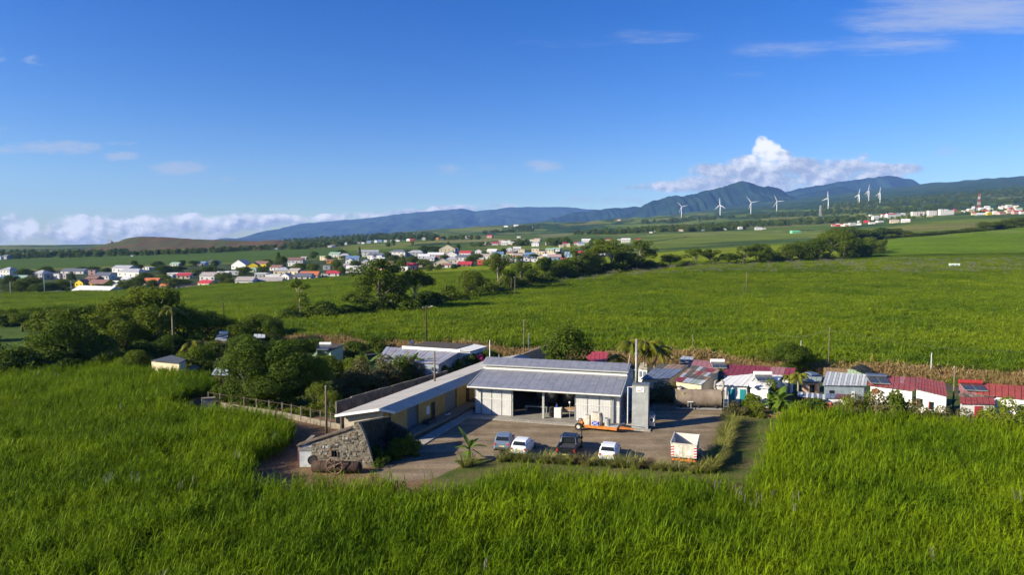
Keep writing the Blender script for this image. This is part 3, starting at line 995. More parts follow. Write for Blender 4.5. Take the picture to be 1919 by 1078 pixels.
# ---- nearest cane field, round the yard
Z1 = 2.15
FG = [Vector((-95, 26, 0)), Vector((-110, 70, 0)), gp(-420, 712, Z1), gp(-100, 701, Z1), gp(0, 696, Z1), gp(100, 683, Z1), gp(170, 672, Z1), gp(230, 660, Z1), gp(262, 668, Z1), gp(285, 688, Z1), gp(345, 692, Z1), gp(410, 698, Z1), gp(418, 722), gp(400, 738), gp(330, 765),
      gp(310, 748, Z1), gp(345, 752, Z1), gp(389, 757, Z1), gp(468, 765, Z1), gp(530, 775, Z1), gp(556, 786, Z1), gp(556, 822), gp(520, 855), gp(470, 880),
      gp(470, 886, Z1), gp(545, 893, Z1), gp(620, 893, Z1), gp(700, 897, Z1), gp(760, 905, Z1), gp(830, 908, Z1), gp(870, 898, Z1), gp(930, 872, Z1), gp(1000, 865, Z1), gp(1100, 872, Z1), gp(1200, 883, Z1), gp(1290, 891, Z1), gp(1350, 895, Z1), gp(1400, 898, Z1),
      gp(1432, 892), gp(1450, 850), gp(1464, 812), gp(1492, 784), gp(1500, 768, Z1), gp(1560, 764, Z1), gp(1640, 764, Z1), gp(1750, 770, Z1), gp(1919, 787, Z1), gp(2200, 805, Z1), gp(2600, 835, Z1), Vector((100, 26, 0))]


def grid_points(x0, x1, y0, y1, s, jit=.45):
    xs = np.arange(x0, x1, s); ys = np.arange(y0, y1, s)
    X, Y = np.meshgrid(xs, ys, indexing='ij')
    X = X + (RN.random(X.shape) - .5) * 2 * jit * s
    Y = Y + (RN.random(Y.shape) - .5) * 2 * jit * s
    return X.ravel(), Y.ravel()


X, Y = grid_points(-105, 105, 33, 126, .58, .5)
k = in_poly(X, Y, FG) & (np.abs(X) < .80 * Y + 6) & (vfbm(X / 1.9, Y / 1.9, 2) > .22)
X, Y = X[k], Y[k]
vary = .55 * vfbm(X / 9., Y / 9., 3) + .45 * vfbm(X / 2.2, Y / 2.2, 2)
n = len(X)
protos = [cane_clump(40 + i) for i in range(7)] + [cane_clump(70, dry=True), cane_clump(71, plume=True)]
idx = RN.integers(0, 7, n); idx[RN.random(n) < .02] = 7; idx[(RN.random(n) < .02) & (vfbm(X / 7., Y / 7., 2) > .66)] = 8
sc = (.52 + .8 * vary + RN.random(n) * .34)
scl = np.stack([sc * 1.05, sc * 1.05, sc * (.9 + .2 * RN.random(n))], 1)
rot = np.stack([(RN.random(n) - .5) * .16, (RN.random(n) - .5) * .16, RN.random(n) * 6.28], 1)
scatter('sugar_cane', np.stack([X, Y, np.zeros(n)], 1), rot, scl, idx, protos, 'bright green sugar cane field wrapping round the yard in the foreground', 'sugar cane')

# ---- cane fields beyond the road and the tree line
patches = [cane_patch(90 + i) for i in range(5)] + [cane_patch(99, plume=9), cane_patch(98, plume=16)]


def far_field(name, poly, d0, d1, label, front_line=None, step=3.0, plume_poly=None):
    X, Y = grid_points(-330, 400, d0, d1, step, .4)
    k = np.abs(X) < .84 * Y + 10
    X, Y = X[k], Y[k]
    Z = zt_np(X, Y)
    f = Y * CP - (Z - CZ) * SP
    PX = CX + F * X / f; PY = CY - F * (Y * SP + (Z - CZ) * CP) / f
    k = in_poly(PX, PY, poly)
    if front_line is not None:
        a, nrm = front_line
        k &= ((X - a.x) * nrm.x + (Y - a.y) * nrm.y) < 0
    X, Y, Z, PX, PY = X[k], Y[k], Z[k], PX[k], PY[k]
    n = len(X)
    idx = RN.integers(0, 5, n)
    if plume_poly:
        for pp, pr in plume_poly:
            mk = in_poly(PX, PY, pp) & (RN.random(n) < pr)
            idx[mk] = RN.integers(5, 7, mk.sum())
    fade = np.clip((d1 - Y) / 60., .12, 1)
    h = (.85 + .3 * vfbm(X / 14., Y / 14., 3)) * (.9 + .2 * RN.random(n))
    scl = np.stack([np.ones(n) * 1.05, np.ones(n) * 1.05, h * fade * 1.05], 1)
    rot = np.stack([np.zeros(n), np.zeros(n), RN.random(n) * 6.28], 1)
    scatter(name, np.stack([X, Y, Z], 1), rot, scl, idx, patches, label, 'sugar cane')


FLOWER = [(1230, 512), (1230, 500), (1500, 496), (1919, 490), (2600, 480), (2600, 530), (1919, 522), (1600, 520), (1400, 518), (1150, 528), (1050, 545), (1050, 520)]
far_field('sugar_cane', FIELD_A, 84, 470, 'wide green sugar cane field rising beyond the road to the right', (e0 - en * 2.2, en), 2.9, [(FLOWER, .22)])
far_field('sugar_cane', FIELD_B, 170, 480, 'light green sugar cane slope between the tree line and the village', None, 3.1)
far_field('sugar_cane', FIELD_L, 170, 440, 'narrow bright cane strip below the far left village', None, 3.1)

# ---- dry cane trash along the edge of the big field
L_ = (e1 - e0).length
pp, rr, ss, ii = [], [], [], []
for k in range(int(L_ / .9)):
    for row in range(4):
        if vnoise(k * .13, row * 3.) < .2 and row > 1:
            continue
        p = e0 + ed * (k * .9 + R.uniform(-.5, .5)) + en * (-.9 + row * .85 + R.uniform(-.4, .4))
        pp.append((p.x, p.y, zt(p.x, p.y))); rr.append((0, 0, R.uniform(0, 6.28)))
        s = R.uniform(1.0, 1.5) * (1.12 - .15 * row) * (1.2 if p.x > 25 else 1) * (.75 + .5 * float(vnoise(k * .09, 5.)))
        ss.append((s, s, s)); ii.append(R.randrange(4))
scatter('dry_grass', pp, rr, ss, ii, [dry_patch(300 + i) for i in range(4)], 'tan dry grass and dead cane leaves along the road edge', 'dry grass')

# ------------------------------------------------------------------ trees: unit prototypes (height 1), copied and scaled


def leaf_quads(r, lobes, nleaf, size, flatten=.0, inner=.72):
    V, Fs = [], []
    wts = [l[3] * l[3] for l in lobes]
    for _ in range(nleaf):
        l = r.choices(lobes, wts)[0]
        d = Vector((r.gauss(0, 1), r.gauss(0, 1), r.gauss(0, 1)))
        if d.length < 1e-3: continue
        d.normalize()
        rad_ = l[3] * (inner + (1 - inner) * 1.35 * r.random())
        sq = l[4] if len(l) > 4 else .85
        p = Vector((l[0] + d.x * rad_, l[1] + d.y * rad_, l[2] + d.z * rad_ * sq))
        if p.z < .0: continue
        nrm = (d * 1.0 + Vector((r.gauss(0, .55), r.gauss(0, .55), r.gauss(0, .55) + .25))).normalized()
        a = nrm.orthogonal().normalized(); b = nrm.cross(a)
        t = r.uniform(0, 6.28); a, b = a * math.cos(t) + b * math.sin(t), b * math.cos(t) - a * math.sin(t)
        s = size * r.uniform(.6, 1.35); s2 = s * r.uniform(.45, .8)
        i = len(V)
        V += [tuple(p - a * s), tuple(p - b * s2 + nrm * s * .15), tuple(p + a * s), tuple(p + b * s2 + nrm * s * .15)]
        Fs.append((i, i + 1, i + 2, i + 3))
    return V, Fs


def tree_proto(kind, seed, leafm, barkm, nleaf=3000, size=.034):
    r = random.Random(seed)
    lobes = []; tr = MB()
    if kind == 'broad':
        for i in range(9):
            a = r.uniform(0, 6.28)
            lobes.append((math.cos(a) * r.uniform(.12, .32), math.sin(a) * r.uniform(.12, .32), r.uniform(.08, .3), r.uniform(.10, .16)))
        for i in range(22):
            a = r.uniform(0, 6.28); e = r.uniform(-.35, 1.35)
            R_ = r.uniform(.20, .36)
            lobes.append((math.cos(a) * math.cos(e) * R_, math.sin(a) * math.cos(e) * R_, .54 + math.sin(e) * .30, r.uniform(.11, .19)))
        lobes.append((0, 0, .55, .28))
        tr.tube([(0, 0, -.05), (.01, 0, .2), (0, .01, .45)], [.026, .021, .014], 7)
        for i in range(6):
            a = i * 1.05 + r.uniform(-.3, .3)
            tr.tube([(0, 0, .22), (math.cos(a) * .14, math.sin(a) * .14, .42), (math.cos(a) * .28, math.sin(a) * .28, .6)], [.022, .015, .006], 5)
    elif kind == 'tall':
        tr.tube([(0, 0, -.05), (.015, .0, .3), (-.01, .02, .6), (.0, .0, .85)], [.017, .014, .010, .005], 7)
        for i in range(9):
            a = i * 2.4 + r.uniform(-.5, .5); z0 = r.uniform(.25, .7); l = r.uniform(.14, .30) * (1.15 - z0 * .4)
            z1 = z0 + r.uniform(.12, .26)
            e = (math.cos(a) * l, math.sin(a) * l, z1)
            tr.tube([(0, 0, z0), (e[0] * .5, e[1] * .5, z0 + (z1 - z0) * .65), e], [.010, .007, .003], 5)
            for q in range(3):
                lobes.append((e[0] + r.gauss(0, .05), e[1] + r.gauss(0, .05), e[2] + r.gauss(0, .05), r.uniform(.055, .12)))
        for i in range(5):
            lobes.append((r.gauss(0, .07), r.gauss(0, .07), r.uniform(.72, .92), r.uniform(.06, .11)))
        for i in range(9):
            lobes.append((r.gauss(0, .17), r.gauss(0, .17), r.uniform(.03, .3), r.uniform(.08, .14)))
    elif kind == 'snag':
        tr.tube([(0, 0, -.05), (.02, .0, .35), (-.03, .02, .62), (-.02, .0, .82)], [.018, .014, .010, .006], 7)
        for e in ((-.22, .0, .92), (.16, .02, .90), (-.05, 0, .96), (.2, .0, .55), (-.16, .05, .5), (.05, 0, .70)):
            tr.tube([(0, 0, e[2] - .25), (e[0] * .5, e[1] * .5, e[2] - .1), e], [.011, .007, .004], 5)
            for q in range(4):
                lobes.append((e[0] + r.gauss(0, .05), e[1] + r.gauss(0, .03), e[2] + r.gauss(0, .03), r.uniform(.05, .085)))
        for i in range(9):
            a = r.uniform(0, 6.28); lobes.append((math.cos(a) * r.uniform(.05, .34), math.sin(a) * r.uniform(.05, .34), r.uniform(.1, .36), r.uniform(.09, .16)))
    elif kind == 'bush':
        for i in range(16):
            a = r.uniform(0, 6.28); R_ = r.uniform(0, .40)
            lobes.append((math.cos(a) * R_, math.sin(a) * R_, r.uniform(.12, .78) * (1.1 - R_ * 1.2), r.uniform(.13, .23)))
        for i in range(4):
            a = i * 1.57 + r.uniform(-.3, .3)
            tr.tube([(0, 0, -.03), (math.cos(a) * .12, math.sin(a) * .12, .3), (math.cos(a) * .26, math.sin(a) * .26, .6)], [.03, .02, .008], 5)
    elif kind == 'round':
        for i in range(14):
            a = r.uniform(0, 6.28); e = r.uniform(-.3, 1.4)
            lobes.append((math.cos(a) * math.cos(e) * .22, math.sin(a) * math.cos(e) * .22, .64 + math.sin(e) * .17, r.uniform(.11, .16)))
        lobes.append((0, 0, .64, .24))
        tr.tube([(0, 0, -.05), (.01, 0, .25), (0, 0, .6)], [.035, .028, .015], 7)
    elif kind == 'cone':
        tr.tube([(0, 0, -.03), (0, 0, .95)], [.025, .006], 6)
        for i in range(10):
            z = .18 + i * .078; rr_ = .24 * (1.08 - z)
            for q in range(5):
                a = q * 1.256 + i * .6
                lobes.append((math.cos(a) * rr_, math.sin(a) * rr_, z, .055 + .04 * (1 - z), .5))
    V, Fs = leaf_quads(r, lobes, nleaf, size)
    cm = mk_mesh(kind + '_crown', V, Fs, [0] * len(Fs), [leafm])
    tm = tr.mesh(kind + '_trunk', barkm, True)
    return tm, cm


PRO = {
    'broad': [tree_proto('broad', 500 + i, LEAF, BARK, 7000, .019) for i in range(3)],
    'dense': [tree_proto('broad', 520 + i, LEAF_D, BARK, 12000, .0145) for i in range(2)],
    'light': [tree_proto('broad', 530 + i, LEAF_L, BARK_L, 5500, .019) for i in range(2)],
    'tall': [tree_proto('tall', 540 + i, LEAF, BARK_L, 6500, .0165) for i in range(4)],
    'tallight': [tree_proto('tall', 550 + i, LEAF_L, BARK_L, 5500, .0165) for i in range(2)],
    'snag': [tree_proto('snag', 560, LEAF, BARK_L, 5000, .016)],
    'bush': [tree_proto('bush', 570 + i, LEAF, BARK, 4800, .028) for i in range(3)],
    'darkbush': [tree_proto('bush', 580 + i, LEAF_D, BARK, 4800, .028) for i in range(2)],
    'brownbush': [tree_proto('bush', 590 + i, LEAF_B, BARK, 4800, .026) for i in range(2)],
    'greenbush': [tree_proto('bush', 595 + i, LEAF_L, BARK, 4800, .026) for i in range(2)],
    'round': [tree_proto('round', 600 + i, LEAF, BARK, 4000, .022) for i in range(2)],
    'cone': [tree_proto('cone', 610, LEAF_D, BARK, 3600, .02)],
}
KNAME = {'broad': 'broadleaf_tree', 'dense': 'mango_tree', 'light': 'broadleaf_tree', 'tall': 'tall_tree', 'tallight': 'tall_tree', 'snag': 'tall_tree', 'bush': 'bush', 'darkbush': 'bush', 'brownbush': 'bush', 'greenbush': 'bush', 'round': 'round_tree', 'cone': 'conifer'}
_tc = [0]


def tree(kind, loc, h, w, label, group, cat=None):
    """w: crown width, h: height in metres"""
    pr = PRO[kind]
    tm, cm = pr[_tc[0] % len(pr)]
    _tc[0] += 1
    base_w = {'tall': .62, 'tallight': .62, 'snag': .62, 'cone': .5, 'round': .62}.get(kind, .85)
    t = thing(KNAME[kind], label, cat or ('bush' if 'bush' in kind else 'tree'), loc, R.uniform(0, 6.28), group)
    t.scale = (w / base_w, w / base_w, h)
    link('trunk' if 'bush' not in kind else 'stems', tm, t)
    link('crown' if 'bush' not in kind else 'foliage', cm, t)
    return t


def frond_mesh(name, nf, L, leafm, seed, droop=1.0, z0=0.0):
    r = random.Random(seed)
    V, Fs = [], []
    for f in range(nf):
        az = f * 2.4 + r.uniform(-.3, .3); rise = r.uniform(-.1, 1.0); l = L * r.uniform(.85, 1.1)
        pts = []
        for k in range(9):
            t = k / 8
            rr_ = l * (t - .18 * t * t * droop)
            zz = l * (rise * t * .8 - droop * (.55 + .35 * rise) * t * t)
            pts.append(Vector((math.cos(az) * rr_, math.sin(az) * rr_, z0 + zz)))
        for k in range(8):
            d = (pts[k + 1] - pts[k])
            side = Vector((-math.sin(az), math.cos(az), 0))
            for q in (0., .25, .5, .75):
                p = pts[k] + d * q
                t = (k + q) / 8
                ll = L * .24 * math.sin(math.pi * min(1, .12 + t * .9)) + .03 * L
                for s in (-1, 1):
                    e = p + side * s * ll * .8 + d.normalized() * ll * .55 + Vector((0, 0, -ll * r.uniform(.3, .75)))
                    wv = d.normalized() * L * .022
                    i = len(V)
                    V += [tuple(p - wv), tuple(p + wv), tuple(e)]
                    Fs.append((i, i + 1, i + 2))
            wv = side * L * .008
            i = len(V); V += [tuple(pts[k] - wv), tuple(pts[k] + wv), tuple(pts[k + 1] + wv), tuple(pts[k + 1] - wv)]; Fs.append((i, i + 1, i + 2, i + 3))
    return mk_mesh(name, V, Fs, [0] * len(Fs), [leafm])


PALM_F = [frond_mesh('palm_fronds', 18, .48, LEAF_P, 700 + i) for i in range(2)]


def palm(loc, h, spread, label, lean=(0, 0), group='palms'):
    t = thing('palm_tree', label, 'palm', loc, R.uniform(0, 6.28), group)
    trk = MB().tube([(0, 0, -.1), (lean[0] * .3, lean[1] * .3, h * .4), (lean[0], lean[1], h * .8)], [.16, .12, .09], 7)
    trk.build('trunk', BARK_L, t, smooth=True)
    f = link('fronds', R.choice(PALM_F), t)
    f.location = (lean[0], lean[1], h * .8); f.scale = (spread, spread, spread)
    return t


def banana(loc, h, label, n=9, group='banana plants', broad=1.0):
    r = random.Random(int(loc[0] * 100) + 3)
    t = thing('banana_plant', label, 'banana plant', loc, r.uniform(0, 6.28), group)
    MB().tube([(0, 0, -.05), (.03, 0, h * .22), (0, .02, h * .36)], [.11, .09, .06], 7).build('stem', mat('banana_stem', (0.13, 0.12, 0.05), .7, scale=5), t, smooth=True)
    for k in range(n):
        V, Fs = [], []
        az = k * 2.4 + r.uniform(-.3, .3); L = h * r.uniform(.62, .88); rise = 1.1 - .8 * (k / n) + r.uniform(-.1, .1); dr = .35 + .7 * k / n
        side = Vector((-math.sin(az), math.cos(az), 0))
        for q in range(8):
            tt = q / 7
            p = Vector((math.cos(az) * L * (.2 * tt + .65 * tt * tt * (.5 + .5 * k / n)), math.sin(az) * L * (.2 * tt + .65 * tt * tt * (.5 + .5 * k / n)), h * .33 + L * (rise * tt - dr * tt * tt)))
            w = h * .085 * broad * math.sin(math.pi * min(1, max(.02, (tt - .15) / .85))) ** .6 if tt > .16 else h * .008
            if q == 7: w = h * .01
            V += [tuple(p - side * w + Vector((0, 0, -w * .35))), tuple(p), tuple(p + side * w + Vector((0, 0, -w * .35)))]
        for q in range(7):
            a = q * 3
            Fs += [(a, a + 1, a + 4, a + 3), (a + 1, a + 2, a + 5, a + 4)]
        link('leaf', mk_mesh('banana_leaf', V, Fs, [0] * len(Fs), [LEAF_N]), t)
    return t


def tuft_mesh(seed, m, n=70, lean=.3):
    r = random.Random(seed)
    V, Fs, MI = [], [], []
    for k in range(n):
        a = r.uniform(0, 6.28); q = r.uniform(0, .16)
        blade(V, Fs, MI, (math.cos(a) * q, math.sin(a) * q, 0), a + r.uniform(-.5, .5), r.uniform(.7, 1.1), .014, r.uniform(.75, 1.0), r.uniform(.1, .45), 3, 0, r.uniform(-.5, .5))
    return mk_mesh('tuft', V, Fs, MI, [m])


TUFTS = [tuft_mesh(800 + i, TUFT) for i in range(4)]
TUFTR = tuft_mesh(810, TUFT_R)

# ---- tree line along the far side of the big cane field
TL = [(540, 611, 26, 44, 'darkbush'), (562, 607, 64, 46, 'snag'), (600, 606, 32, 40, 'bush'), (618, 605, 36, 52, 'darkbush'), (655, 601, 24, 22, 'round'), (680, 596, 54, 46, 'tall'), (712, 593, 88, 70, 'tall'), (735, 591, 66, 44, 'tallight'), (752, 590, 36, 44, 'darkbush'), (778, 588, 72, 40, 'tall'), (802, 584, 32, 44, 'darkbush'),
      (842, 575, 34, 44, 'bush'), (880, 565, 48, 40, 'broad'), (908, 557, 30, 40, 'bush'), (934, 552, 62, 40, 'tall'), (950, 549, 34, 34, 'darkbush'), (976, 544, 42, 26, 'tall'), (1000, 538, 32, 40, 'bush'), (1020, 533, 44, 24, 'round'), (1050, 528, 34, 46, 'broad'), (1082, 523, 46, 40, 'tall'), (1110, 519, 42, 40, 'broad'), (1146, 516, 56, 48, 'tall'), (1166, 514, 34, 40, 'darkbush'), (1200, 511, 48, 40, 'tall'), (1216, 510, 22, 30, 'bush'),
      (1238, 507, 12, 20, 'bush'), (1256, 506, 24, 26, 'round'), (1284, 503, 10, 20, 'bush'), (1304, 503, 30, 28, 'tall'), (1330, 502, 26, 26, 'tall'), (1365, 501, 21, 22, 'round'), (1395, 500, 32, 24, 'tall'), (1416, 499, 34, 28, 'tall'), (1436, 498, 27, 28, 'broad'), (1456, 496, 17, 26, 'bush'), (1480, 496, 32, 32, 'broad'), (1500, 495, 34, 34, 'broad'), (1530, 493, 37, 36, 'broad'), (1556, 490, 42, 40, 'tall'), (1582, 486, 44, 40, 'broad'), (1602, 482, 32, 34, 'darkbush'), (1626, 477, 25, 30, 'broad'), (1642, 473, 17, 20, 'bush'), (1656, 470, 16, 10, 'round'),
      (1548, 466, 22, 30, 'light'), (1566, 461, 26, 36, 'broad'), (1590, 456, 24, 36, 'broad'), (1620, 452, 20, 36, 'bush'), (1650, 448, 16, 36, 'darkbush'), (1680, 445, 12, 34, 'bush'), (1712, 443, 8, 34, 'bush'), (1745, 441, 8, 30, 'bush'), (1775, 438, 7, 30, 'bush'), (1800, 436, 8, 30, 'bush'), (1825, 434, 9, 26, 'bush'), (1850, 432, 24, 30, 'light'), (1868, 430, 20, 30, 'darkbush'), (1888, 427, 22, 30, 'bush'), (1908, 425, 24, 34, 'broad'), (1940, 423, 20, 40, 'bush')]
DESC = {'broad': 'broad leafy tree', 'dense': 'dark dense tree', 'light': 'pale green tree', 'tall': 'tall open-crowned tree', 'tallight': 'tall pale green tree', 'snag': 'tall ragged half-bare tree', 'bush': 'green bush', 'darkbush': 'dark green bush', 'brownbush': 'brownish bush', 'greenbush': 'bright green bush', 'round': 'small round-headed tree', 'cone': 'dark pointed conifer'}
for k in range(38):
    px = 532 + k * 18.6 + R.uniform(-4, 4)
    TL.append((px, float(np.interp(px, [540, 655, 752, 842, 934, 1050, 1146, 1240], [611, 601, 590, 575, 552, 528, 516, 508])) - R.uniform(0, 2), R.uniform(13, 24) * (1.15 - k * .012), R.uniform(30, 46), R.choice(['darkbush', 'bush', 'darkbush'])))
TL.sort()
for i, (px, py, hp, wp, kd) in enumerate(TL):
    p = hit(px, py)
    s = p.y / F
    tree(kd, p - Vector((0, 0, .3)), (hp * (1.25 if 'bush' in kd else 1.2) + 5) * s * (.55 if px > 1690 else 1), wp * s * (1.6 if 'bush' in kd else 1.45), '%s, %s in the tree line behind the big cane field' % (DESC[kd], ordinal(i)), 'trees along the far field edge')

# ---- ravine and gardens on the left
NL_ = [(30, 712, 70, 90, 'darkbush'), (75, 706, 66, 110, 'darkbush'), (128, 694, 100, 120, 'broad'), (180, 690, 70, 100, 'darkbush'), (215, 668, 95, 90, 'tallight'), (242, 664, 118, 90, 'tallight'), (268, 655, 128, 100, 'tallight'), (300, 655, 122, 84, 'tallight'), (284, 668, 100, 80, 'broad'), (230, 672, 80, 80, 'broad'), (150, 655, 90, 110, 'broad'), (100, 645, 75, 90, 'broad'), (345, 650, 80, 90, 'broad'), (385, 640, 62, 90, 'dense'), (415, 632, 40, 70, 'dense'), (42, 622, 40, 46, 'round'), (12, 612, 26, 60, 'darkbush'), (60, 665, 26, 50, 'bush'), (200, 640, 70, 80, 'tall'),
       (255, 706, 54, 56, 'broad'), (238, 704, 30, 40, 'darkbush'), (20, 676, 18, 60, 'bush'), (130, 706, 40, 80, 'darkbush'), (205, 696, 44, 70, 'darkbush'), (275, 680, 52, 70, 'darkbush'), (320, 672, 50, 60, 'dense'), (-60, 700, 90, 120, 'broad'), (-40, 640, 50, 80, 'broad'),
       (375, 700, 58, 64, 'broad'), (352, 690, 40, 44, 'light'), (398, 690, 56, 60, 'broad'), (395, 718, 34, 44, 'bush'),
       (485, 640, 55, 84, 'broad'), (448, 652, 50, 70, 'broad'), (514, 652, 64, 44, 'dense'), (455, 680, 60, 70, 'dense'),
       (470, 762, 140, 110, 'dense'), (528, 760, 132, 120, 'dense'), (500, 764, 80, 130, 'dense'), (578, 752, 96, 90, 'broad'), (430, 752, 56, 50, 'bush'), (608, 720, 60, 70, 'broad'), (592, 676, 46, 60, 'broad'), (560, 690, 60, 80, 'dense'), (648, 718, 52, 60, 'broad'), (665, 670, 36, 56, 'darkbush'), (700, 660, 34, 50, 'bush'), (745, 648, 18, 34, 'bush'),
       (596, 770, 62, 52, 'light'), (618, 775, 50, 44, 'light'), (570, 780, 24, 40, 'greenbush'), (636, 776, 36, 40, 'greenbush'), (540, 778, 20, 40, 'greenbush'), (415, 742, 26, 40, 'bush'), (655, 742, 60, 56, 'brownbush'), (682, 738, 84, 70, 'brownbush'), (714, 730, 80, 66, 'brownbush'), (742, 722, 66, 60, 'bush'), (766, 716, 56, 50, 'brownbush'), (668, 728, 70, 50, 'light'), (788, 710, 44, 44, 'darkbush')]
for i, (px, py, hp, wp, kd) in enumerate(sorted(NL_)):
    p = gp(px, py) if py > 640 else hit(px, py)
    s = p.y / F
    p.z = zt(p.x, p.y)
    tree(kd, p - Vector((0, 0, .15)), hp * s, wp * s, '%s, %s in the wooded gardens left of the sheds' % (DESC[kd], ordinal(i)), 'trees and bushes of the wooded gardens')
for i, (px, py, h, sp, lab) in enumerate([(325, 672, 11.0, 6.0, 'coconut palm rising above the wooded ravine'), (362, 690, 5.2, 5.5, 'low palm with pale arching fronds beside the dark trees'), (412, 690, 4.6, 3.6, 'slim palm in the garden left of the mango tree')]):
    palm(gp(px, py), h, sp, lab)

# ---- trees and hedges among the buildings
YT = [(1064, 716, 112, 92, 'broad', 'dark leafy tree standing behind the grey shed roof'), (1042, 712, 62, 50, 'broad', 'smaller dark tree behind the shed roof, left of the big one'), (1092, 714, 50, 46, 'darkbush', 'dark bush behind the shed roof, right of the big tree'),
      (1478, 702, 66, 66, 'dense', 'dark round tree beside the long red roof'), (1500, 700, 58, 40, 'broad', 'leafy tree at the right of the dark round tree'), (1438, 692, 44, 44, 'light', 'yellow-green tree behind the long red roof'), (1405, 690, 30, 40, 'bush', 'low bush behind the long red roof'),
      (1235, 752, 46, 74, 'brownbush', 'wide brown-green hedge bush between the boiler cabinet and tank'), (1222, 742, 36, 34, 'greenbush', 'light green bush beside the boiler cabinet'), (1283, 738, 26, 34, 'greenbush', 'bright green bush behind the left end of the tank'), (1262, 746, 34, 46, 'brownbush', 'brown bush behind the tank'),
      (1372, 772, 26, 46, 'brownbush', 'brown bush right of the tank'), (1418, 771, 24, 38, 'greenbush', 'round bright green bush right of the tank'), (1405, 756, 30, 34, 'bush', 'green shrub in front of the white-roofed house'), (1445, 752, 46, 40, 'bush', 'leafy shrub beside the solar heater'), (1362, 734, 22, 22, 'greenbush', 'small green bush between the patched roof and the white roof'),
      (1505, 772, 36, 50, 'bush', 'green bush in front of the low corrugated shed'), (1528, 772, 30, 44, 'darkbush', 'dark bush in front of the low corrugated shed'), (1570, 770, 22, 30, 'brownbush', 'small brown bush beside the red fence'), (1605, 774, 44, 56, 'brownbush', 'brown bush before the grey tin house'), (1640, 772, 48, 60, 'brownbush', 'tall brown bush before the red-roofed house'), (1676, 776, 52, 58, 'bush', 'green bush before the red-roofed house'), (1588, 748, 24, 34, 'greenbush', 'light green bush against the grey tin wall'), (1625, 748, 18, 26, 'greenbush', 'small light green bush under the red eave'),
      (1712, 776, 34, 50, 'brownbush', 'brown bush below the white gable wall'), (1738, 778, 24, 30, 'bush', 'small shrub below the red-shuttered window'), (1765, 780, 24, 54, 'brownbush', 'brown hedge bush between the two red houses'), (1800, 782, 26, 50, 'brownbush', 'brown hedge bush before the small lean-to'), (1855, 782, 32, 40, 'bush', 'green bush beside the red door'), (1885, 786, 44, 60, 'greenbush', 'big bright green bush at the right edge'), (1915, 788, 38, 50, 'bush', 'green bush at the far right edge'), (1790, 724, 22, 20, 'greenbush', 'small bush behind the gap between red houses'), (1812, 712, 22, 30, 'bush', 'bush on the verge behind the right red house'), (1880, 716, 16, 40, 'bush', 'flowering low hedge behind the right red house'), (1900, 712, 22, 30, 'bush', 'orange-flecked bush behind the right red house'),
      (862, 700, 30, 44, 'greenbush', 'light green end of the hedge behind the long shed'), (835, 712, 34, 40, 'darkbush', 'dark bush beside the pole behind the long shed'), (884, 692, 34, 50, 'darkbush', 'dark hedge bush behind the long shed'), (908, 688, 40, 50, 'darkbush', 'tall dark hedge bush behind the long shed'), (925, 686, 36, 34, 'bush', 'hedge bush next to the white post'), (1110, 700, 24, 40, 'bush', 'low bush near the red garden roof'), (1575, 700, 16, 30, 'bush', 'green bush on the verge behind the tin roof')]
for px, py, hp, wp, kd, lab in YT:
    if px > 1360 and py > 730:
        dy = 9 if px < 1480 else max(0, float(np.interp(px, [1480, 1560, 1750, 1919], [796, 796, 806, 826])) - py)
        py += dy; hp = hp * 1.12 + dy
    p = gp(px, py); s = p.y / F
    tree(kd, p - Vector((0, 0, .1)), hp * s, wp * s * (1.25 if px > 1480 else 1), lab, 'trees and bushes among the buildings')
# bougainvillea flowers
p = gp(900, 690)
V, Fs = leaf_quads(random.Random(5), [(0, 0, 2.0, .5), (.5, -.4, 1.3, .4), (.3, -.2, 1.7, .35)], 260, .09)
tag(link('bougainvillea', mk_mesh('bougainvillea', V, Fs, [0] * len(Fs), [PINK])), 'pink bougainvillea blooms in the hedge behind the long shed', 'flowers').location = p + Vector((0, -1.2, 0))
for k, (px, py, h, sp, lab, lean) in enumerate([(1176, 716, 7.2, 6.8, 'coconut palm left of the tall flue', (-.6, 0)), (1205, 718, 7.2, 7.6, 'big coconut palm right of the tall flue', (.5, 0)), (1224, 714, 5.8, 6.6, 'lower coconut palm at the right of the palm group', (.9, .2)), (1160, 712, 4.2, 4.6, 'short palm at the left of the palm group', (-.5, 0)), (1495, 752, 4.2, 3.8, 'feathery palm beside the white-roofed house', (0, 0)), (1478, 748, 3.6, 3.2, 'slender palm behind the banana plant', (0, 0))]):
    palm(gp(px, py), h, sp, lab, lean)
banana(gp(880, 866), 3.1, 'young banana plant at the near edge of the gravel yard', 9)
for px, py, h, lab in [(690, 712, 5.0, 'tall banana plant beside the pale green house'), (748, 716, 5.2, 'banana plant behind the concrete wall, left one'), (770, 712, 4.8, 'banana plant behind the concrete wall, middle one'), (790, 708, 4.2, 'banana plant behind the concrete wall, right one'), (722, 708, 4.6, 'banana plant among brown bushes behind the wall'), (660, 706, 3.6, 'small banana plant at the left of the brown bushes')]:
    banana(gp(px, py), h, lab, 10)
banana(gp(1462, 772), 3.4, 'large broad-leaved banana plant above the heap of dead leaves', 12, broad=1.35)
banana(gp(1440, 768), 2.6, 'smaller banana plant left of the large one', 8)
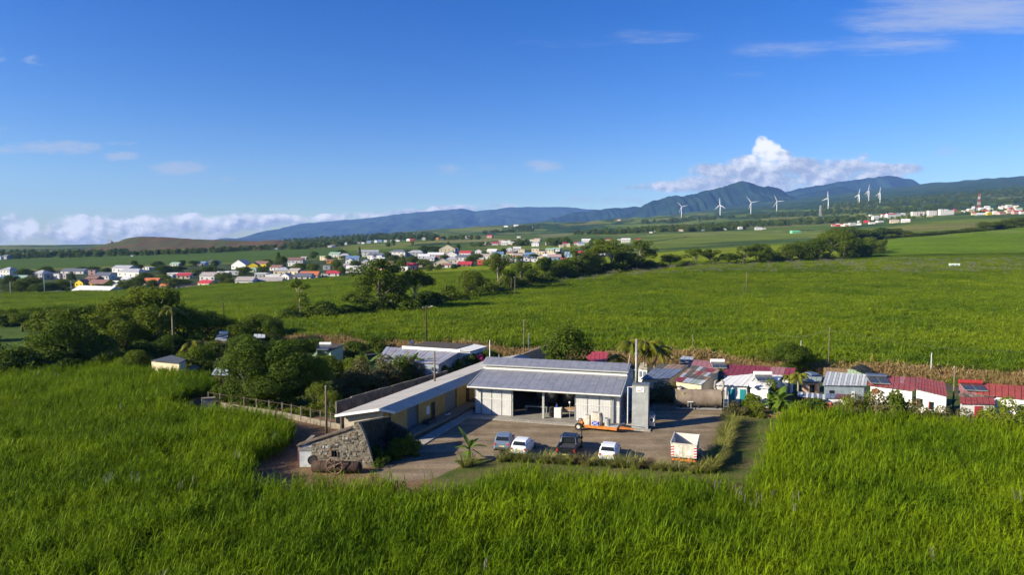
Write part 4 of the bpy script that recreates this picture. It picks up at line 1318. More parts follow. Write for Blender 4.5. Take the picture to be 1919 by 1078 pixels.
# heap of dead leaves
V, Fs, MI = [], [], []
r = random.Random(4)
for k in range(420):
    a = r.uniform(0, 6.28); q = r.random() ** .5 * 1.7
    blade(V, Fs, MI, (math.cos(a) * q * 1.3, math.sin(a) * q * .8, .75 * (1 - q / 1.8) * r.random()), r.uniform(0, 6.28), r.uniform(.4, .9), .05, r.uniform(.0, .3), r.uniform(.0, .3), 3, 0, r.uniform(-.6, .6))
tag(link('leaf_heap', mk_mesh('leaf_heap', V, Fs, MI, [STRAW])), 'heap of dead banana leaves at the edge of the lawn', 'leaf heap', kind='stuff').location = gp(1468, 782)

# ---- ornamental grass tufts round the yard
line = [(868, 876), (890, 870), (945, 866), (1000, 868), (1060, 870), (1120, 874), (1180, 878), (1250, 884), (1325, 888)]
cnt = 0
xs = [868, 884, 938, 950, 962, 976, 990, 1010, 1024, 1038, 1052, 1066, 1082, 1098, 1112, 1128, 1142, 1157, 1172, 1190, 1206, 1224, 1240, 1258, 1275, 1292, 1308, 1322]
for i, px in enumerate(xs):
    py = np.interp(px, [l[0] for l in line], [l[1] for l in line]) + R.uniform(-2, 2)
    red = px in (1082, 1206)
    t = tag(link('grass_tuft', TUFTR if red else R.choice(TUFTS)), ('dark red' if red else 'tall green-gold') + ' grass tuft, %s in the row before the parked cars' % ordinal(i), 'grass tuft', 'grass tufts along the near yard edge')
    t.location = gp(px, py); s = R.uniform(1.35, 1.85) * (1.05 if red else 1); t.scale = (s * 1.35, s * 1.35, s); t.rotation_euler = (0, 0, R.uniform(0, 6.28))
for i in range(30):
    u = i / 29
    p = lerp(gp(1334, 886), gp(1374, 793), u) + Vector((R.uniform(-.25, .25), 0, 0))
    t = tag(link('grass_tuft', R.choice(TUFTS)), 'green grass tuft, %s along the right-hand yard hedge' % (ordinal(i).replace('from left', 'from the near end').replace('leftmost', 'nearest')), 'grass tuft', 'grass tufts of the right-hand hedge')
    t.location = p; s = R.uniform(1.5, 1.95); t.scale = (s * 1.35, s * 1.35, s); t.rotation_euler = (0, 0, R.uniform(0, 6.28))

# ---- far woods that read as one mass


def wood(name, label, zones, cat='woodland'):
    pr = [tree_proto('broad', 900 + i, [LEAF, LEAF_D, LEAF][i], BARK, 380, .075)[1] for i in range(3)]
    pts, rot, scl, idx = [], [], [], []
    for poly, n, h0, h1, d0, d1 in zones:
        x0, x1 = min(p[0] for p in poly), max(p[0] for p in poly); y0, y1 = min(p[1] for p in poly), max(p[1] for p in poly)
        c = 0; tries = 0
        while c < n and tries < n * 30:
            tries += 1
            px, py = R.uniform(x0, x1), R.uniform(y0, y1)
            if not in_poly(np.array([px]), np.array([py]), poly)[0]: continue
            p = hit(px, py)
            if not (d0 <= p.y <= d1): continue
            h = R.uniform(h0, h1)
            pts.append((p.x, p.y, p.z - h * .12)); rot.append((0, 0, R.uniform(0, 6.28))); w = h * R.uniform(.9, 1.3); scl.append((w, w, h)); idx.append(R.randrange(3)); c += 1
    return scatter(name, pts, rot, scl, idx, pr, label, cat)


wood('woodland', 'dark far-off woods and hedges spread over the plain and foothills', [
    ([(505, 460), (560, 446), (640, 444), (720, 440), (800, 438), (830, 446), (760, 450), (660, 458), (580, 463)], 420, 9, 16, 1000, 4200),
    ([(540, 462), (620, 455), (680, 458), (600, 466)], 60, 9, 14, 900, 4200),
    ([(790, 449), (840, 446), (900, 445), (900, 449), (800, 452)], 50, 8, 12, 900, 4200),
    ([(0, 486), (0, 472), (130, 476), (240, 472), (240, 480), (120, 484)], 220, 7, 13, 900, 3000),
    ([(230, 478), (360, 472), (560, 462), (600, 466), (480, 470), (360, 476), (240, 481)], 170, 7, 11, 900, 3000),
    ([(905, 436), (1000, 430), (1000, 433), (905, 439)], 60, 8, 12, 1200, 4500), ([(960, 428), (1010, 424), (1020, 427), (960, 431)], 40, 9, 14, 1500, 4500),
    ([(1060, 441), (1140, 434), (1240, 428), (1330, 424), (1400, 420), (1400, 430), (1330, 434), (1240, 436), (1140, 440)], 420, 9, 15, 1000, 4200),
    ([(1330, 424), (1420, 418), (1540, 412), (1620, 408), (1620, 414), (1540, 420), (1420, 426)], 260, 9, 15, 1000, 4200),
    ([(1200, 416), (1300, 410), (1380, 406), (1380, 409), (1300, 414), (1200, 419)], 90, 9, 14, 1500, 5000),
    ([(1400, 405), (1560, 396), (1700, 390), (1919, 372), (1919, 380), (1700, 398), (1560, 404), (1400, 411)], 330, 10, 16, 1500, 6000),
    ([(1540, 385), (1700, 372), (1919, 352), (1919, 366), (1700, 388), (1540, 396)], 300, 12, 20, 2000, 6400),
    ([(1020, 455), (1060, 452), (1070, 460), (1030, 462)], 40, 8, 13, 700, 2500), ([(1105, 459), (1130, 455), (1132, 460), (1106, 463)], 20, 7, 12, 700, 2500), ([(1090, 470), (1150, 463), (1150, 472), (1095, 476)], 40, 5, 9, 600, 2500),
    ([(960, 457), (990, 455), (992, 461), (962, 462)], 22, 7, 12, 700, 2500), ([(1560, 421), (1640, 408), (1700, 404), (1735, 400), (1735, 408), (1650, 416), (1570, 423)], 60, 4, 7, 800, 3000),
    ([(1740, 399), (1919, 388), (1919, 398), (1800, 402), (1740, 404)], 50, 4, 7, 800, 3000), ([(880, 461), (920, 458), (925, 461), (880, 464)], 16, 5, 9, 700, 2500),
])

# ================================================================== THE DISTILLERY YARD
PV = mat('roof_panel', (0.195, 0.20, 0.235), .45, var=.12, scale=1.2, spec=.5)
PV2 = mat('roof_panel_b', (0.21, 0.215, 0.245), .45, var=.12, scale=1.5, spec=.5)
TRIM = mat('grey_trim', (0.36, 0.36, 0.35), .5, var=.08)
TRIM_W = mat('pale_trim', (0.62, 0.60, 0.55), .6, var=.08)
CLAD = mat('corrugated_cladding', (0.46, 0.45, 0.43), .5, scale=.9, col2=(0.54, 0.53, 0.51))
CLAD_S = mat('cladding_strip', (0.24, 0.25, 0.26), .5, var=.1)
STEEL = mat('galvanised_steel', (0.40, 0.41, 0.40), .42, var=.18, metal=.3, scale=.9, spec=.5)
STEEL_V = mat('stainless', (0.45, 0.45, 0.44), .3, var=.1, metal=.9)
DARKM = mat('dark_metal', (0.05, 0.05, 0.052), .5, var=.2)
FLOOR = mat('shed_floor', (0.24, 0.22, 0.19), .6, var=.12, scale=.8)
INNER = mat('inner_wall', (0.16, 0.15, 0.14), .8, var=.1)
YELLOW = mat('ochre_plaster', (0.42, 0.27, 0.09), .9, var=.12, scale=1.1)
ANX_A = mat('annex_sheet', (0.36, 0.335, 0.30), .6, scale=.5, spec=.3, col2=(0.43, 0.405, 0.37))
ANX_B = mat('annex_sheet_b', (0.335, 0.31, 0.28), .6, scale=.7, spec=.3, col2=(0.41, 0.385, 0.35))
WHITE = mat('white_paint', (0.74, 0.72, 0.68), .7, var=.06, scale=1.3)
STONE_M = mat('mortar', (0.15, 0.125, 0.09), .95, scale=3.2, bump=.8, bscale=9, col2=(0.30, 0.26, 0.19))
STONE_SHADE = mat('shade_dark_stone', (0.035, 0.035, 0.025), .95, var=.5, scale=2.5, bump=.6, bscale=8)  # ruin stone with the wall's shade put into its dark colour
GLASS = mat('dark_glass', (0.015, 0.018, 0.02), .08, var=.2, spec=.6)
RUST = mat('rusted_iron', (0.052, 0.030, 0.020), .85, var=.45, scale=2.5, bump=.3, bscale=18)
RUST_R = mat('rusted_sheet', (0.17, 0.085, 0.05), .85, scale=1.6, col2=(0.30, 0.24, 0.19))
ORANGE = mat('orange_paint', (0.50, 0.165, 0.03), .55, var=.25, scale=3)
TYRE = mat('tyre_rubber', (0.018, 0.018, 0.019), .85, var=.2)
WOOD = mat('weathered_wood', (0.17, 0.115, 0.07), .9, var=.35, scale=5)
WOOD_D = mat('dark_wood', (0.06, 0.038, 0.022), .9, var=.35, scale=4)
POLE_W = mat('pole_wood', (0.15, 0.115, 0.08), .9, var=.25, scale=3)
POLE_C = mat('pole_concrete', (0.42, 0.41, 0.38), .85, var=.12, scale=3)

# ---------- main shed
FLw, FRw = gp(890.6, 776.6), gp(1161.3, 796.0)
uu = (FRw - FLw); WL = uu.length
WA = math.atan2(uu.y, uu.x)
SH = thing('distillery_shed', 'large pale grey metal shed with panelled double roof and open sliding doors', 'shed', FLw, WA)
D_ = 14.4
V3 = lambda x, y, z: Vector((x, y, z))
zE, zR, yR = 3.45, 4.52, 6.1
zw = lambda y: zE + (y + .95) * (zR - zE) / (yR + .95)
MB().box(-.5, WL + .5, -1.3, D_, -.02, .09).build('floor_slab', FLOOR, SH)
ap = MB().box(-1.0, WL + .5, -2.1, -1.304, -.02, .07); ap.build('apron', CONC, SH)
# front slope: panels over a deck
MB().slab(V3(-.55, -.95, zE), V3(WL + .2, -.95, zE), V3(WL + .2, yR, zR), V3(-.75, yR, zR), .1).build('roof_deck', TRIM, SH)
zl = .035
rr_ = random.Random(2)
sheets(SH, 'roof_panel', [V3(-.45, -.85, zE + .06), V3(WL + .1, -.85, zE + .06), V3(WL + .1, yR - .1, zR + .045), V3(-.62, yR - .1, zR + .045)], 18, 7, lambda i, j: PV if rr_.random() < .6 else PV2, .04, .025, world=False)
# raised ridge roof
yF, zF, yT, zT = 5.05, 4.98, 7.6, 5.55
MB().slab(V3(-.95, yF, zF), V3(WL + .35, yF, zF), V3(WL + .35, yT, zT), V3(-1.05, yT, zT), .1).build('upper_roof_deck', TRIM, SH)
sheets(SH, 'roof_panel', [V3(-.86, yF + .1, zF + .06), V3(WL + .26, yF + .1, zF + .06), V3(WL + .26, yT, zT + .045), V3(-.95, yT, zT + .045)], 18, 3, lambda i, j: PV if rr_.random() < .6 else PV2, .04, .025, world=False)
MB().slab(V3(-1.05, yT + .01, zT), V3(WL + .35, yT + .01, zT), V3(WL + .35, 10.1, zF), V3(-.95, 10.1, zF), .1).build('upper_roof_back', PV, SH)
MB().slab(V3(-.75, 9.1, zR), V3(WL + .2, 9.1, zR), V3(WL + .2, D_ + .9, zE), V3(-.55, D_ + .9, zE), .1).build('rear_roof', PV, SH)
MB().box(-.4, WL + .05, 5.55, 5.70, zR - .25, zF - .02).build('clerestory', TRIM_W, SH)
MB().box(-.7, WL + .2, 5.25, 5.42, zR - .08, zR + .16).build('ridge_flashing', TRIM_W, SH)
MB().tube([(-.55, -1.02, zE - .03), (WL + .2, -1.02, zE - .03)], .085, 8).build('gutter', TRIM_W, SH)
for x, z0 in ((-.62, zE), (WL + .22, zE)):
    MB().prism([V3(x - .05, -1.0, zE - .14), V3(x + .05, -1.0, zE - .14), V3(x + .05, yR, zR - .14), V3(x - .05, yR, zR - .14)], [V3(x - .05, -1.0, zE + .10), V3(x + .05, -1.0, zE + .10), V3(x + .05, yR, zR + .10), V3(x - .05, yR, zR + .10)]).build('verge_trim', TRIM, SH)
# front wall: fixed bays, sliding leaves, column, downpipes
S = WL / (1161.3 - 890.6)
fx = lambda px: (px - 890.6) * S


def clad(x0, x1, y, z0, z1, name='cladding_panel', parent=SH):
    """ribbed sheet: a zigzag profile pressed into it"""
    b = MB(); n = max(4, int((x1 - x0) / .09)); pts = []
    for i in range(n + 1):
        pts.append((x0 + (x1 - x0) * i / n, y - (.010 if i % 2 else 0)))
    pts2 = [(p[0], p[1] + .05) for p in pts]
    i0 = 0
    for (xa, ya), (xb, yb) in zip(pts[:-1], pts[1:]):
        b.quad((xa, ya, z0), (xb, yb, z0), (xb, yb, z1), (xa, ya, z1))
    b.quad((x1, y + .05, z0), (x0, y + .05, z0), (x0, y + .05, z1), (x1, y + .05, z1))
    b.quad((x0, y + .05, z0), (x0, y, z0), (x0, y, z1), (x0, y + .05, z1)); b.quad((x1, y, z0), (x1, y + .05, z0), (x1, y + .05, z1), (x1, y, z1))
    return b.build(name, CLAD, parent)


def leafpanels(xs, y):
    for a, b_ in zip(xs[:-1], xs[1:]):
        clad(a + .04, b_ - .04, y, .12, 1.95)
        clad(a + .04, b_ - .04, y, 2.02, zw(y) - .08)
        MB().box(a - .035, a + .035, y - .045, y + .06, .10, zw(y) - .06).build('panel_strip', CLAD_S, SH)
    MB().box(xs[0], xs[-1], y - .05, y + .03, 1.952, 2.018).build('panel_rail', TRIM_W, SH)


leafpanels([.02, fx(902)], 0.0)
leafpanels([fx(904), fx(923.5), fx(943), fx(962.6)], -.12)
leafpanels([fx(1081.6), fx(1103), fx(1124.5), fx(1146)], -.12)
leafpanels([fx(1148), WL], 0.0)
for x, nm in ((fx(903), 'downpipe'), (fx(1147), 'downpipe'), (fx(1150), 'downpipe')):
    MB().tube([(x, -.2, .05), (x, -.2, zE - .2), (x, -.95, zE - .08)], .06, 7).build(nm, TRIM, SH)
MB().box(fx(1022.3) - .12, fx(1022.3) + .12, -.12, .12, .09, zw(0) - .05).build('column', TRIM, SH)
MB().box(fx(962.6), fx(962.6) + .12, -.06, .06, .09, zw(0) - .05).build('door_post', TRIM, SH)
MB().box(fx(904), fx(1146), -.02, .1, zw(0) - .32, zw(0) - .1).build('lintel', TRIM, SH)
# side and back walls with gables
for x, nm in ((0.0, 'side_wall'), (WL, 'side_wall')):
    t = .1 if x == 0 else -.1
    pr = [(x, .06, .09), (x, D_, .09), (x, D_, zE - .02), (x, 10.0, zR + .2), (x, yT, zT - .15), (x, 5.6, zR + .3), (x, yR, zR - .12), (x, .06, zw(.06) - .12)]
    MB().prism([V3(*p) for p in pr], [V3(p[0] + t, p[1], p[2]) for p in pr]).build(nm, mat('side_cladding', (0.30, 0.34, 0.38), .6, var=.08), SH)
MB().box(.1, WL - .1, D_ - .1, D_, .09, zE).build('back_wall', INNER, SH)
for y0, y1 in ((1.0, 2.2), (3.0, 4.6)):
    d = MB().box(WL, WL + .05, y0, y1, .3, 2.7).build('side_window', GLASS, SH)
    MB().box(WL + .05, WL + .08, y0 + .55 * (y1 - y0) / 2, y0 + .65 * (y1 - y0) / 2, .3, 2.7).build('mullion', TRIM, d)
MB().box(WL + .0, WL + .06, 5.0, 6.0, .1, 2.3).build('side_door', mat('brown_door', (0.16, 0.08, 0.05), .7), SH)

# things inside the open bay
wp = lambda x, y, z=.09: Matrix.Rotation(WA, 3, 'Z') @ Vector((x, y, 0)) + FLw + Vector((0, 0, z))
for i, (x, y, r_, h) in enumerate([(8.0, 5.2, .85, 2.9), (10.2, 5.6, .9, 3.0), (12.2, 5.0, .85, 2.9), (6.2, 6.5, .7, 2.6)]):
    t = thing('vat', 'steel vat inside the shed, ' + ('leftmost', 'second from left', 'third from left', 'rightmost')[(1, 2, 3, 0)[i]], 'vat', wp(x, y), 0, 'steel vats inside the shed')
    MB().tube([(0, 0, .75), (0, 0, .85), (0, 0, h), (0, 0, h + .25), (0, 0, h + .35)], [r_ * .5, r_, r_, r_ * .5, .15], 20).build('tank', STEEL_V, t, smooth=True)
    for k in range(4):
        a = k * 1.57 + .78
        MB().tube([(math.cos(a) * r_ * .75, math.sin(a) * r_ * .75, 0), (math.cos(a) * r_ * .75, math.sin(a) * r_ * .75, .95)], .05, 6).build('leg', DARKM, t)
t = thing('metal_cabinet', 'white metal cabinet standing in the shed doorway', 'cabinet', wp(fx(1047), .9), WA)
MB().box(-.42, .42, -.3, .3, 0, 1.15).build('body', WHITE, t, bevel=.02)
MB().box(-.36, .36, -.33, -.302, .1, 1.05).build('door', TRIM_W, t)
t = thing('drink_cooler', 'dark open-fronted box left of the white cabinet', 'cooler', wp(fx(1038) - .2, 1.1), WA)
MB().box(-.3, .3, -.3, .3, 0, 1.1).build('case', DARKM, t)
MB().box(-.24, .24, -.32, -.302, .1, 1.0).build('front', GLASS, t)
for k, (x, w) in enumerate(((fx(1063), 1.9), (fx(1000), 2.6))):
    t = thing('work_table', ('steel work table with cartons right of the column' if k == 0 else 'long low work table left of the column'), 'table', wp(x, 1.5 + k), WA, 'work tables in the shed')
    MB().box(-w / 2, w / 2, -.4, .4, .72, .78).build('top', STEEL, t)
    for sx in (-1, 1):
        for sy in (-1, 1):
            MB().box(sx * (w / 2 - .06) - .03, sx * (w / 2 - .06) + .03, sy * .34 - .03, sy * .34 + .03, 0, .72).build('leg', STEEL, t)
for k, (x, c) in enumerate(((fx(1058), 'left'), (fx(1065), 'middle'), (fx(1072), 'right'))):
    t = thing('carton', 'brown carton on the work table, %s one' % c, 'carton', wp(x, 1.5, .875), WA + .1 * k, 'cartons on the work table')
    MB().box(-.22, .22, -.16, .16, 0, .26 + .05 * k).build('box', mat('cardboard', (0.36, 0.22, 0.12), .9), t)
    MB().box(-.03, .03, -.165, .165, .262 + .05 * k, .266 + .05 * k).build('tape', mat('tape', (0.5, 0.4, 0.25), .5), t)
t = thing('water_can', 'small blue can on the white cabinet', 'can', wp(fx(1044), .9, 1.245), 0)
MB().tube([(0, 0, 0), (0, 0, .3), (0, 0, .36)], [.12, .12, .05], 10).build('body', mat('blue_plastic', (0.03, 0.10, 0.40), .4), t)
MB().tube([(0, 0, .36), (0, 0, .5)], .03, 6).build('spout', TRIM_W, t)
t = thing('lamp_stand', 'round white-headed lamp stand in the doorway', 'lamp stand', wp(fx(1069), .7), 0)
MB().tube([(0, 0, 0), (0, 0, 1.75)], .03, 6).build('pole', STEEL, t)
MB().tube([(0, 0, 1.72), (0, 0, 1.78), (0, 0, 1.92), (0, 0, 1.98)], [.04, .12, .12, .04], 10).build('head', WHITE, t, smooth=True)

# ---------- boiler cabinet with flue
CB = thing('boiler_cabinet', 'tall galvanised boiler cabinet with a logo sign on a concrete base', 'boiler', gp(1199, 806), WA)
MB().box(-1.15, 1.15, -.55, 1.9, 0, .12).build('base_slab', CONC, CB)
for k in range(5):
    z0 = .12 + k * .94
    MB().box(-.86, .86, .02, 1.5, z0 + .012, z0 + .928).build('casing_panel', STEEL, CB, bevel=.012)
    MB().box(-.88, .88, 0, 1.52, z0 + .928, z0 + .952).build('seam', TRIM, CB)
MB().box(-.9, .9, -.02, 1.56, 4.822, 4.9).build('cap', mat('cap_metal', (0.13, 0.14, 0.145), .5), CB)
sg = MB().box(-.42, .42, -.035, .018, 4.12, 4.66).build('sign', WHITE, CB)
lr = mat('logo_red', (0.55, 0.03, 0.05), .5); lb = mat('logo_blue', (0.05, 0.12, 0.5), .5)
MB().prism([V3(.02, -.042, 4.44), V3(.30, -.042, 4.60), V3(.33, -.042, 4.56), V3(.08, -.042, 4.42)], [V3(.02, -.037, 4.44), V3(.30, -.037, 4.60), V3(.33, -.037, 4.56), V3(.08, -.037, 4.42)]).build('logo_swoosh', lb, sg)
MB().prism([V3(.10, -.042, 4.40), V3(.28, -.042, 4.48), V3(.30, -.042, 4.45), V3(.14, -.042, 4.37)], [V3(.10, -.037, 4.40), V3(.28, -.037, 4.48), V3(.30, -.037, 4.45), V3(.14, -.037, 4.37)]).build('logo_swoosh', lr, sg)
MB().box(-.33, .05, -.042, -.037, 4.22, 4.29).build('logo_line', lr, sg)
MB().box(.08, .24, -.042, -.037, 4.20, 4.28).build('logo_line', lb, sg)
MB().tube([(-.55, 1.15, 4.9), (-.55, 1.15, 5.4), (-.55, 1.15, 9.7)], [.19, .145, .145], 14).build('flue', mat('flue_steel', (0.25, 0.24, 0.215), .5, metal=.3, var=.12), CB, smooth=True)
for z in (6.3, 8.1):
    MB().tube([(-.55, 1.15, z), (-.55, 1.15, z + .06)], .212, 14).build('flue_band', TRIM, CB)
MB().tube([(-.87, .3, 4.55), (-1.35, .3, 4.55), (-1.35, .3, .5)], .055, 7).build('pipe', TRIM_W, CB)
MB().tube([(-2.2, .2, .45), (.2, -.25, .45)], .04, 6).build('pipe', TRIM, CB)
bn = MB().box(.9, 1.55, .5, 1.3, .35, 1.55).build('burner', STEEL, CB, bevel=.03)
MB().ring((1.22, .47, 1.05), (0, 1, 0), .24, .07, 20, 6).build('fan_ring', WHITE, bn)
MB().tube([(1.22, .44, 1.05), (1.22, .5, 1.05)], .19, 14).build('fan', DARKM, bn)
MB().box(1.0, 1.35, .6, 1.0, 1.56, 1.85).build('motor', mat('motor_teal', (0.10, 0.16, 0.18), .5), CB)
for sx in (.95, 1.45):
    MB().box(sx, sx + .06, .55, .62, 0, .35).build('foot', DARKM, CB)

# ---------- long annex
aL, aP, aR = gp(627.8, 779, 2.75), gp(710.1, 767.5, 3.75), gp(739.5, 773.2, 3.15)
ax = (gp(975, 665, 3.75) - aP); AL = ax.length; ax.normalize()
aL2, aP2, aR2 = aL + ax * AL, aP + ax * AL, aR + ax * AL
AN = thing('long_annex', 'long low ochre-walled annex under a pale ribbed metal roof', 'building', Vector((aR.x, aR.y, 0)))
MB().slab(aP, aR, aR2, aP2, .06).build('roof_deck', TRIM, AN, world=True)
MB().slab(aL, aP, aP2, aL2, .06).build('roof_deck', TRIM, AN, world=True)
up = Vector((0, 0, .05))
sheets(AN, 'roof_sheet', [aP + up, aR + up, aR2 + up, aP2 + up], 1, 36, lambda i, j: ANX_A if (j * 7) % 5 else ANX_B, .03, .022)
sheets(AN, 'roof_sheet', [aL + up, aP + up, aP2 + up, aL2 + up], 1, 36, lambda i, j: ANX_B if (j * 3) % 4 else ANX_A, .03, .025)


def fascia(a, b, h, t, m, parent, name='fascia'):
    d = (b - a).normalized(); o = Vector((d.y, -d.x, 0)).normalized() * t
    MB().prism([a - Vector((0, 0, h)), b - Vector((0, 0, h)), b - Vector((0, 0, h)) + o, a - Vector((0, 0, h)) + o], [a + Vector((0, 0, .07)), b + Vector((0, 0, .07)), b + o + Vector((0, 0, .07)), a + o + Vector((0, 0, .07))]).build(name, m, parent, world=True)


fascia(aL, aP, .17, .05, WHITE, AN); fascia(aP + (aP - aL).normalized() * .02, aR, .17, .05, WHITE, AN)
MB().tube([aR - Vector((0, 0, .1)), aR2 - Vector((0, 0, .1))], .07, 7).build('gutter', TRIM, AN, world=True)
# walls
bx = Vector((ax.y, -ax.x, 0))
wR0 = aR - bx * 1.15 + ax * .7; wR0.z = 0
wR1 = wR0 + ax * (AL - 1.2)
wL0 = aL + bx * .45 + ax * .9; wL0.z = 0
wL1 = wL0 + ax * (AL - 1.6)


def wall(parent, a, b, h0, h1, t, m, name='wall', z0=0.0):
    d = (b - a).normalized(); o = Vector((d.y, -d.x, 0)) * t
    za = Vector((0, 0, z0))
    return MB().prism([a + za, b + za, b + o + za, a + o + za], [a + Vector((0, 0, h0)), b + Vector((0, 0, h1)), b + o + Vector((0, 0, h1)), a + o + Vector((0, 0, h0))]).build(name, m, parent, world=True)


def on(a, d, s, z=0.0):
    p = a + d * s; p.z = z; return p


bays = [(0, 3.1, 'w'), (3.1, 5.5, 'blue'), (5.5, 11.4, 'w'), (11.4, 14.4, 'grey'), (14.4, 19.4, 'w'), (19.4, 22.6, 'beige'), (22.6, AL - 1.2, 'w')]
BLUEG = mat('blue_grey_door', (0.11, 0.135, 0.165), .55, var=.08); GREYD = mat('grey_door', (0.22, 0.23, 0.23), .55, var=.08)
hw = 3.28
for s0, s1, k in bays:
    if k == 'w':
        wall(AN, on(wR0, ax, s0), on(wR0, ax, s1), hw, hw, .22, YELLOW)
    else:
        wall(AN, on(wR0 - bx * .12, ax, s0), on(wR0 - bx * .12, ax, s1), hw, hw, .12, {'blue': BLUEG, 'grey': GREYD, 'beige': mat('beige_plaster', (0.30, 0.24, 0.15), .9)}[k], 'sliding_door' if k != 'beige' else 'recess')
for s, w, h in ((8.2, .8, 2.1), (16.8, .85, 2.1), (25.2, .85, 2.2)):
    d = wall(AN, on(wR0 + bx * .22, ax, s), on(wR0 + bx * .22, ax, s + w), h, h, .05, WOOD_D, 'door', .3)
d = wall(AN, on(wR0 + bx * .22, ax, 7.1), on(wR0 + bx * .22, ax, 7.7), 1.9, 1.9, .06, WHITE, 'notice_board', 1.0)
fr = Vector((aP.x, aP.y, 0)) + ax * .9 - bx * .0
PLAST = mat('old_plaster', (0.30, 0.25, 0.18), .95, scale=1.3, col2=(0.42, 0.37, 0.29))
g0, g1, g2 = on(wL0, ax, 0), Vector((aP.x, aP.y, 0)) + ax * .75, on(wR0, ax, 0)
gn = bx.cross(Vector((0, 0, 1)))
MB().prism([g0, g1 - Vector((0, 0, 0)), g1 + ax * .2, g0 + ax * .2], [g0 + Vector((0, 0, 2.72)), g1 + Vector((0, 0, 3.55)), g1 + ax * .2 + Vector((0, 0, 3.55)), g0 + ax * .2 + Vector((0, 0, 2.72))]).build('gable_wall', PLAST, AN, world=True)
MB().prism([g1 + ax * .01, g2, g2 + ax * .2, g1 + ax * .21], [g1 + ax * .01 + Vector((0, 0, 3.55)), g2 + Vector((0, 0, 3.2)), g2 + ax * .2 + Vector((0, 0, 3.2)), g1 + ax * .21 + Vector((0, 0, 3.55))]).build('gable_wall', YELLOW, AN, world=True)
wall(AN, wL0 + ax * .2, wL1, 2.72, 2.72, .2, PLAST)
MB().prism([wL1, wR1, wR1 + ax * .2, wL1 + ax * .2], [wL1 + Vector((0, 0, 2.72)), wR1 + Vector((0, 0, 3.2)), wR1 + ax * .2 + Vector((0, 0, 3.2)), wL1 + ax * .2 + Vector((0, 0, 2.72))]).build('end_wall', PLAST, AN, world=True)
# platform and walk
pl0, pl1 = on(wR0 + bx * .24, ax, 1.5), on(wR0 + bx * .24, ax, AL - 12)
MB().prism([pl0, pl0 + bx * 1.5, pl1 + bx * 1.5, pl1], [pl0 + Vector((0, 0, .3)), pl0 + bx * 1.5 + Vector((0, 0, .3)), pl1 + bx * 1.5 + Vector((0, 0, .3)), pl1 + Vector((0, 0, .3))]).build('platform', mat('platform_concrete', (0.22, 0.19, 0.15), .9, var=.15), AN, world=True)
k0, k1 = gp(762, 838), gp(886, 768); k2, k3 = gp(888, 777), gp(776, 847)
pvm = MB().prism([k0, k3, k2, k1], [p + Vector((0, 0, .10)) for p in (k0, k3, k2, k1)])
tag(pvm.build('pavement', CONC), kind='structure')
# clutter on the platform
for i, (s, o, dims, m, lab, nm, cat) in enumerate([(6.6, .7, (.9, .35, .35), DARKM, 'dark pipe bundle lying on the platform by the blue door', 'pipe_bundle', 'pipes'), (10.6, .7, (.35, .2, .12), WHITE, 'small white basin on the platform before the grey door', 'basin', 'basin'), (17.6, .7, (.5, .5, .3), WOOD, 'low wooden planter on the platform', 'planter', 'planter')]):
    t = thing(nm, lab, cat, on(wR0, ax, s, .3) + bx * (.3 + o), math.atan2(ax.y, ax.x))
    MB().box(-dims[0], dims[0], -dims[1], dims[1], 0, dims[2]).build('body', m, t, bevel=.03)
    MB().box(-dims[0] * .8, dims[0] * .8, -dims[1] * .7, dims[1] * .7, dims[2] + .004, dims[2] + .05).build('fill', DARKM if m is not DARKM else RUST, t)
t = thing('garden_tractor', 'dark farm machine parked under the annex eave beside the shed', 'tractor', on(wR0, ax, 21.0) + bx * 1.6, math.atan2(ax.y, ax.x))
MB().box(-.2, 1.5, -.35, .35, .6, 1.15).build('hood', mat('maroon_paint', (0.10, 0.02, 0.02), .5), t, bevel=.08)
MB().box(-1.0, -.2, -.45, .45, .6, .9).build('chassis', DARKM, t)
for x, y, r_ in ((-.7, .6, .65), (-.7, -.6, .65), (1.1, .5, .4), (1.1, -.5, .4)):
    w = MB().tube([(x, y - .14, r_), (x, y + .14, r_)], r_, 18).build('wheel', TYRE, t)
    MB().tube([(x, y - .15, r_), (x, y + .15, r_)], r_ * .5, 12).build('rim', RUST, w)
MB().tube([(-.9, -.45, .9), (-.9, -.45, 1.9), (-.9, .45, 1.9), (-.9, .45, .9)], .04, 6).build('roll_bar', DARKM, t)
MB().box(-.85, -.4, -.25, .25, .9, 1.05).build('seat', DARKM, t)
t = thing('waste_bin', 'small dark bin with a pale lid at the end of the walk', 'bin', gp(764, 841), .4)
MB().prism([V3(-.2, -.2, 0), V3(.2, -.2, 0), V3(.2, .2, 0), V3(-.2, .2, 0)], [V3(-.26, -.26, .8), V3(.26, -.26, .8), V3(.26, .26, .8), V3(-.26, .26, .8)]).build('body', DARKM, t)
MB().box(-.2, .2, -.29, -.2, .82, .9).build('lid', WHITE, t)

# ---------- stone ruin
RU = thing('stone_ruin', 'ruined lava-stone gable with a sloping roof edge and a small window', 'ruin', gp(627, 876))
def ru(px, py, Y=None, back=0.0):
    p = at(px, py, 60.2 if Y is None else Y); p.y += back; return p
yb = 60.2
ptsF = [(588, 879), (699, 879), (686, 842), (682, 826), (676, 808), (671, 797), (664, 790), (657, 804), (630, 815), (600, 825), (583, 832), (584, 858)]
zoff = lambda p: Vector((p.x, p.y, max(p.z, 0)))
front = [zoff(at(px, py, yb)) for px, py in ptsF]
# keep the window open: wall in two pieces round the opening, then face stones
wx0, wx1, wz0, wz1 = at(620, 850, yb).x, at(633.5, 850, yb).x, at(620, 858, yb).z, at(620, 843, yb).z


def wall_poly(pts, y0, y1, m, name, parent):
    MB().prism([(p[0], y0, p[1]) for p in pts], [(p[0], y1, p[1]) for p in pts]).build(name, m, parent, world=True)


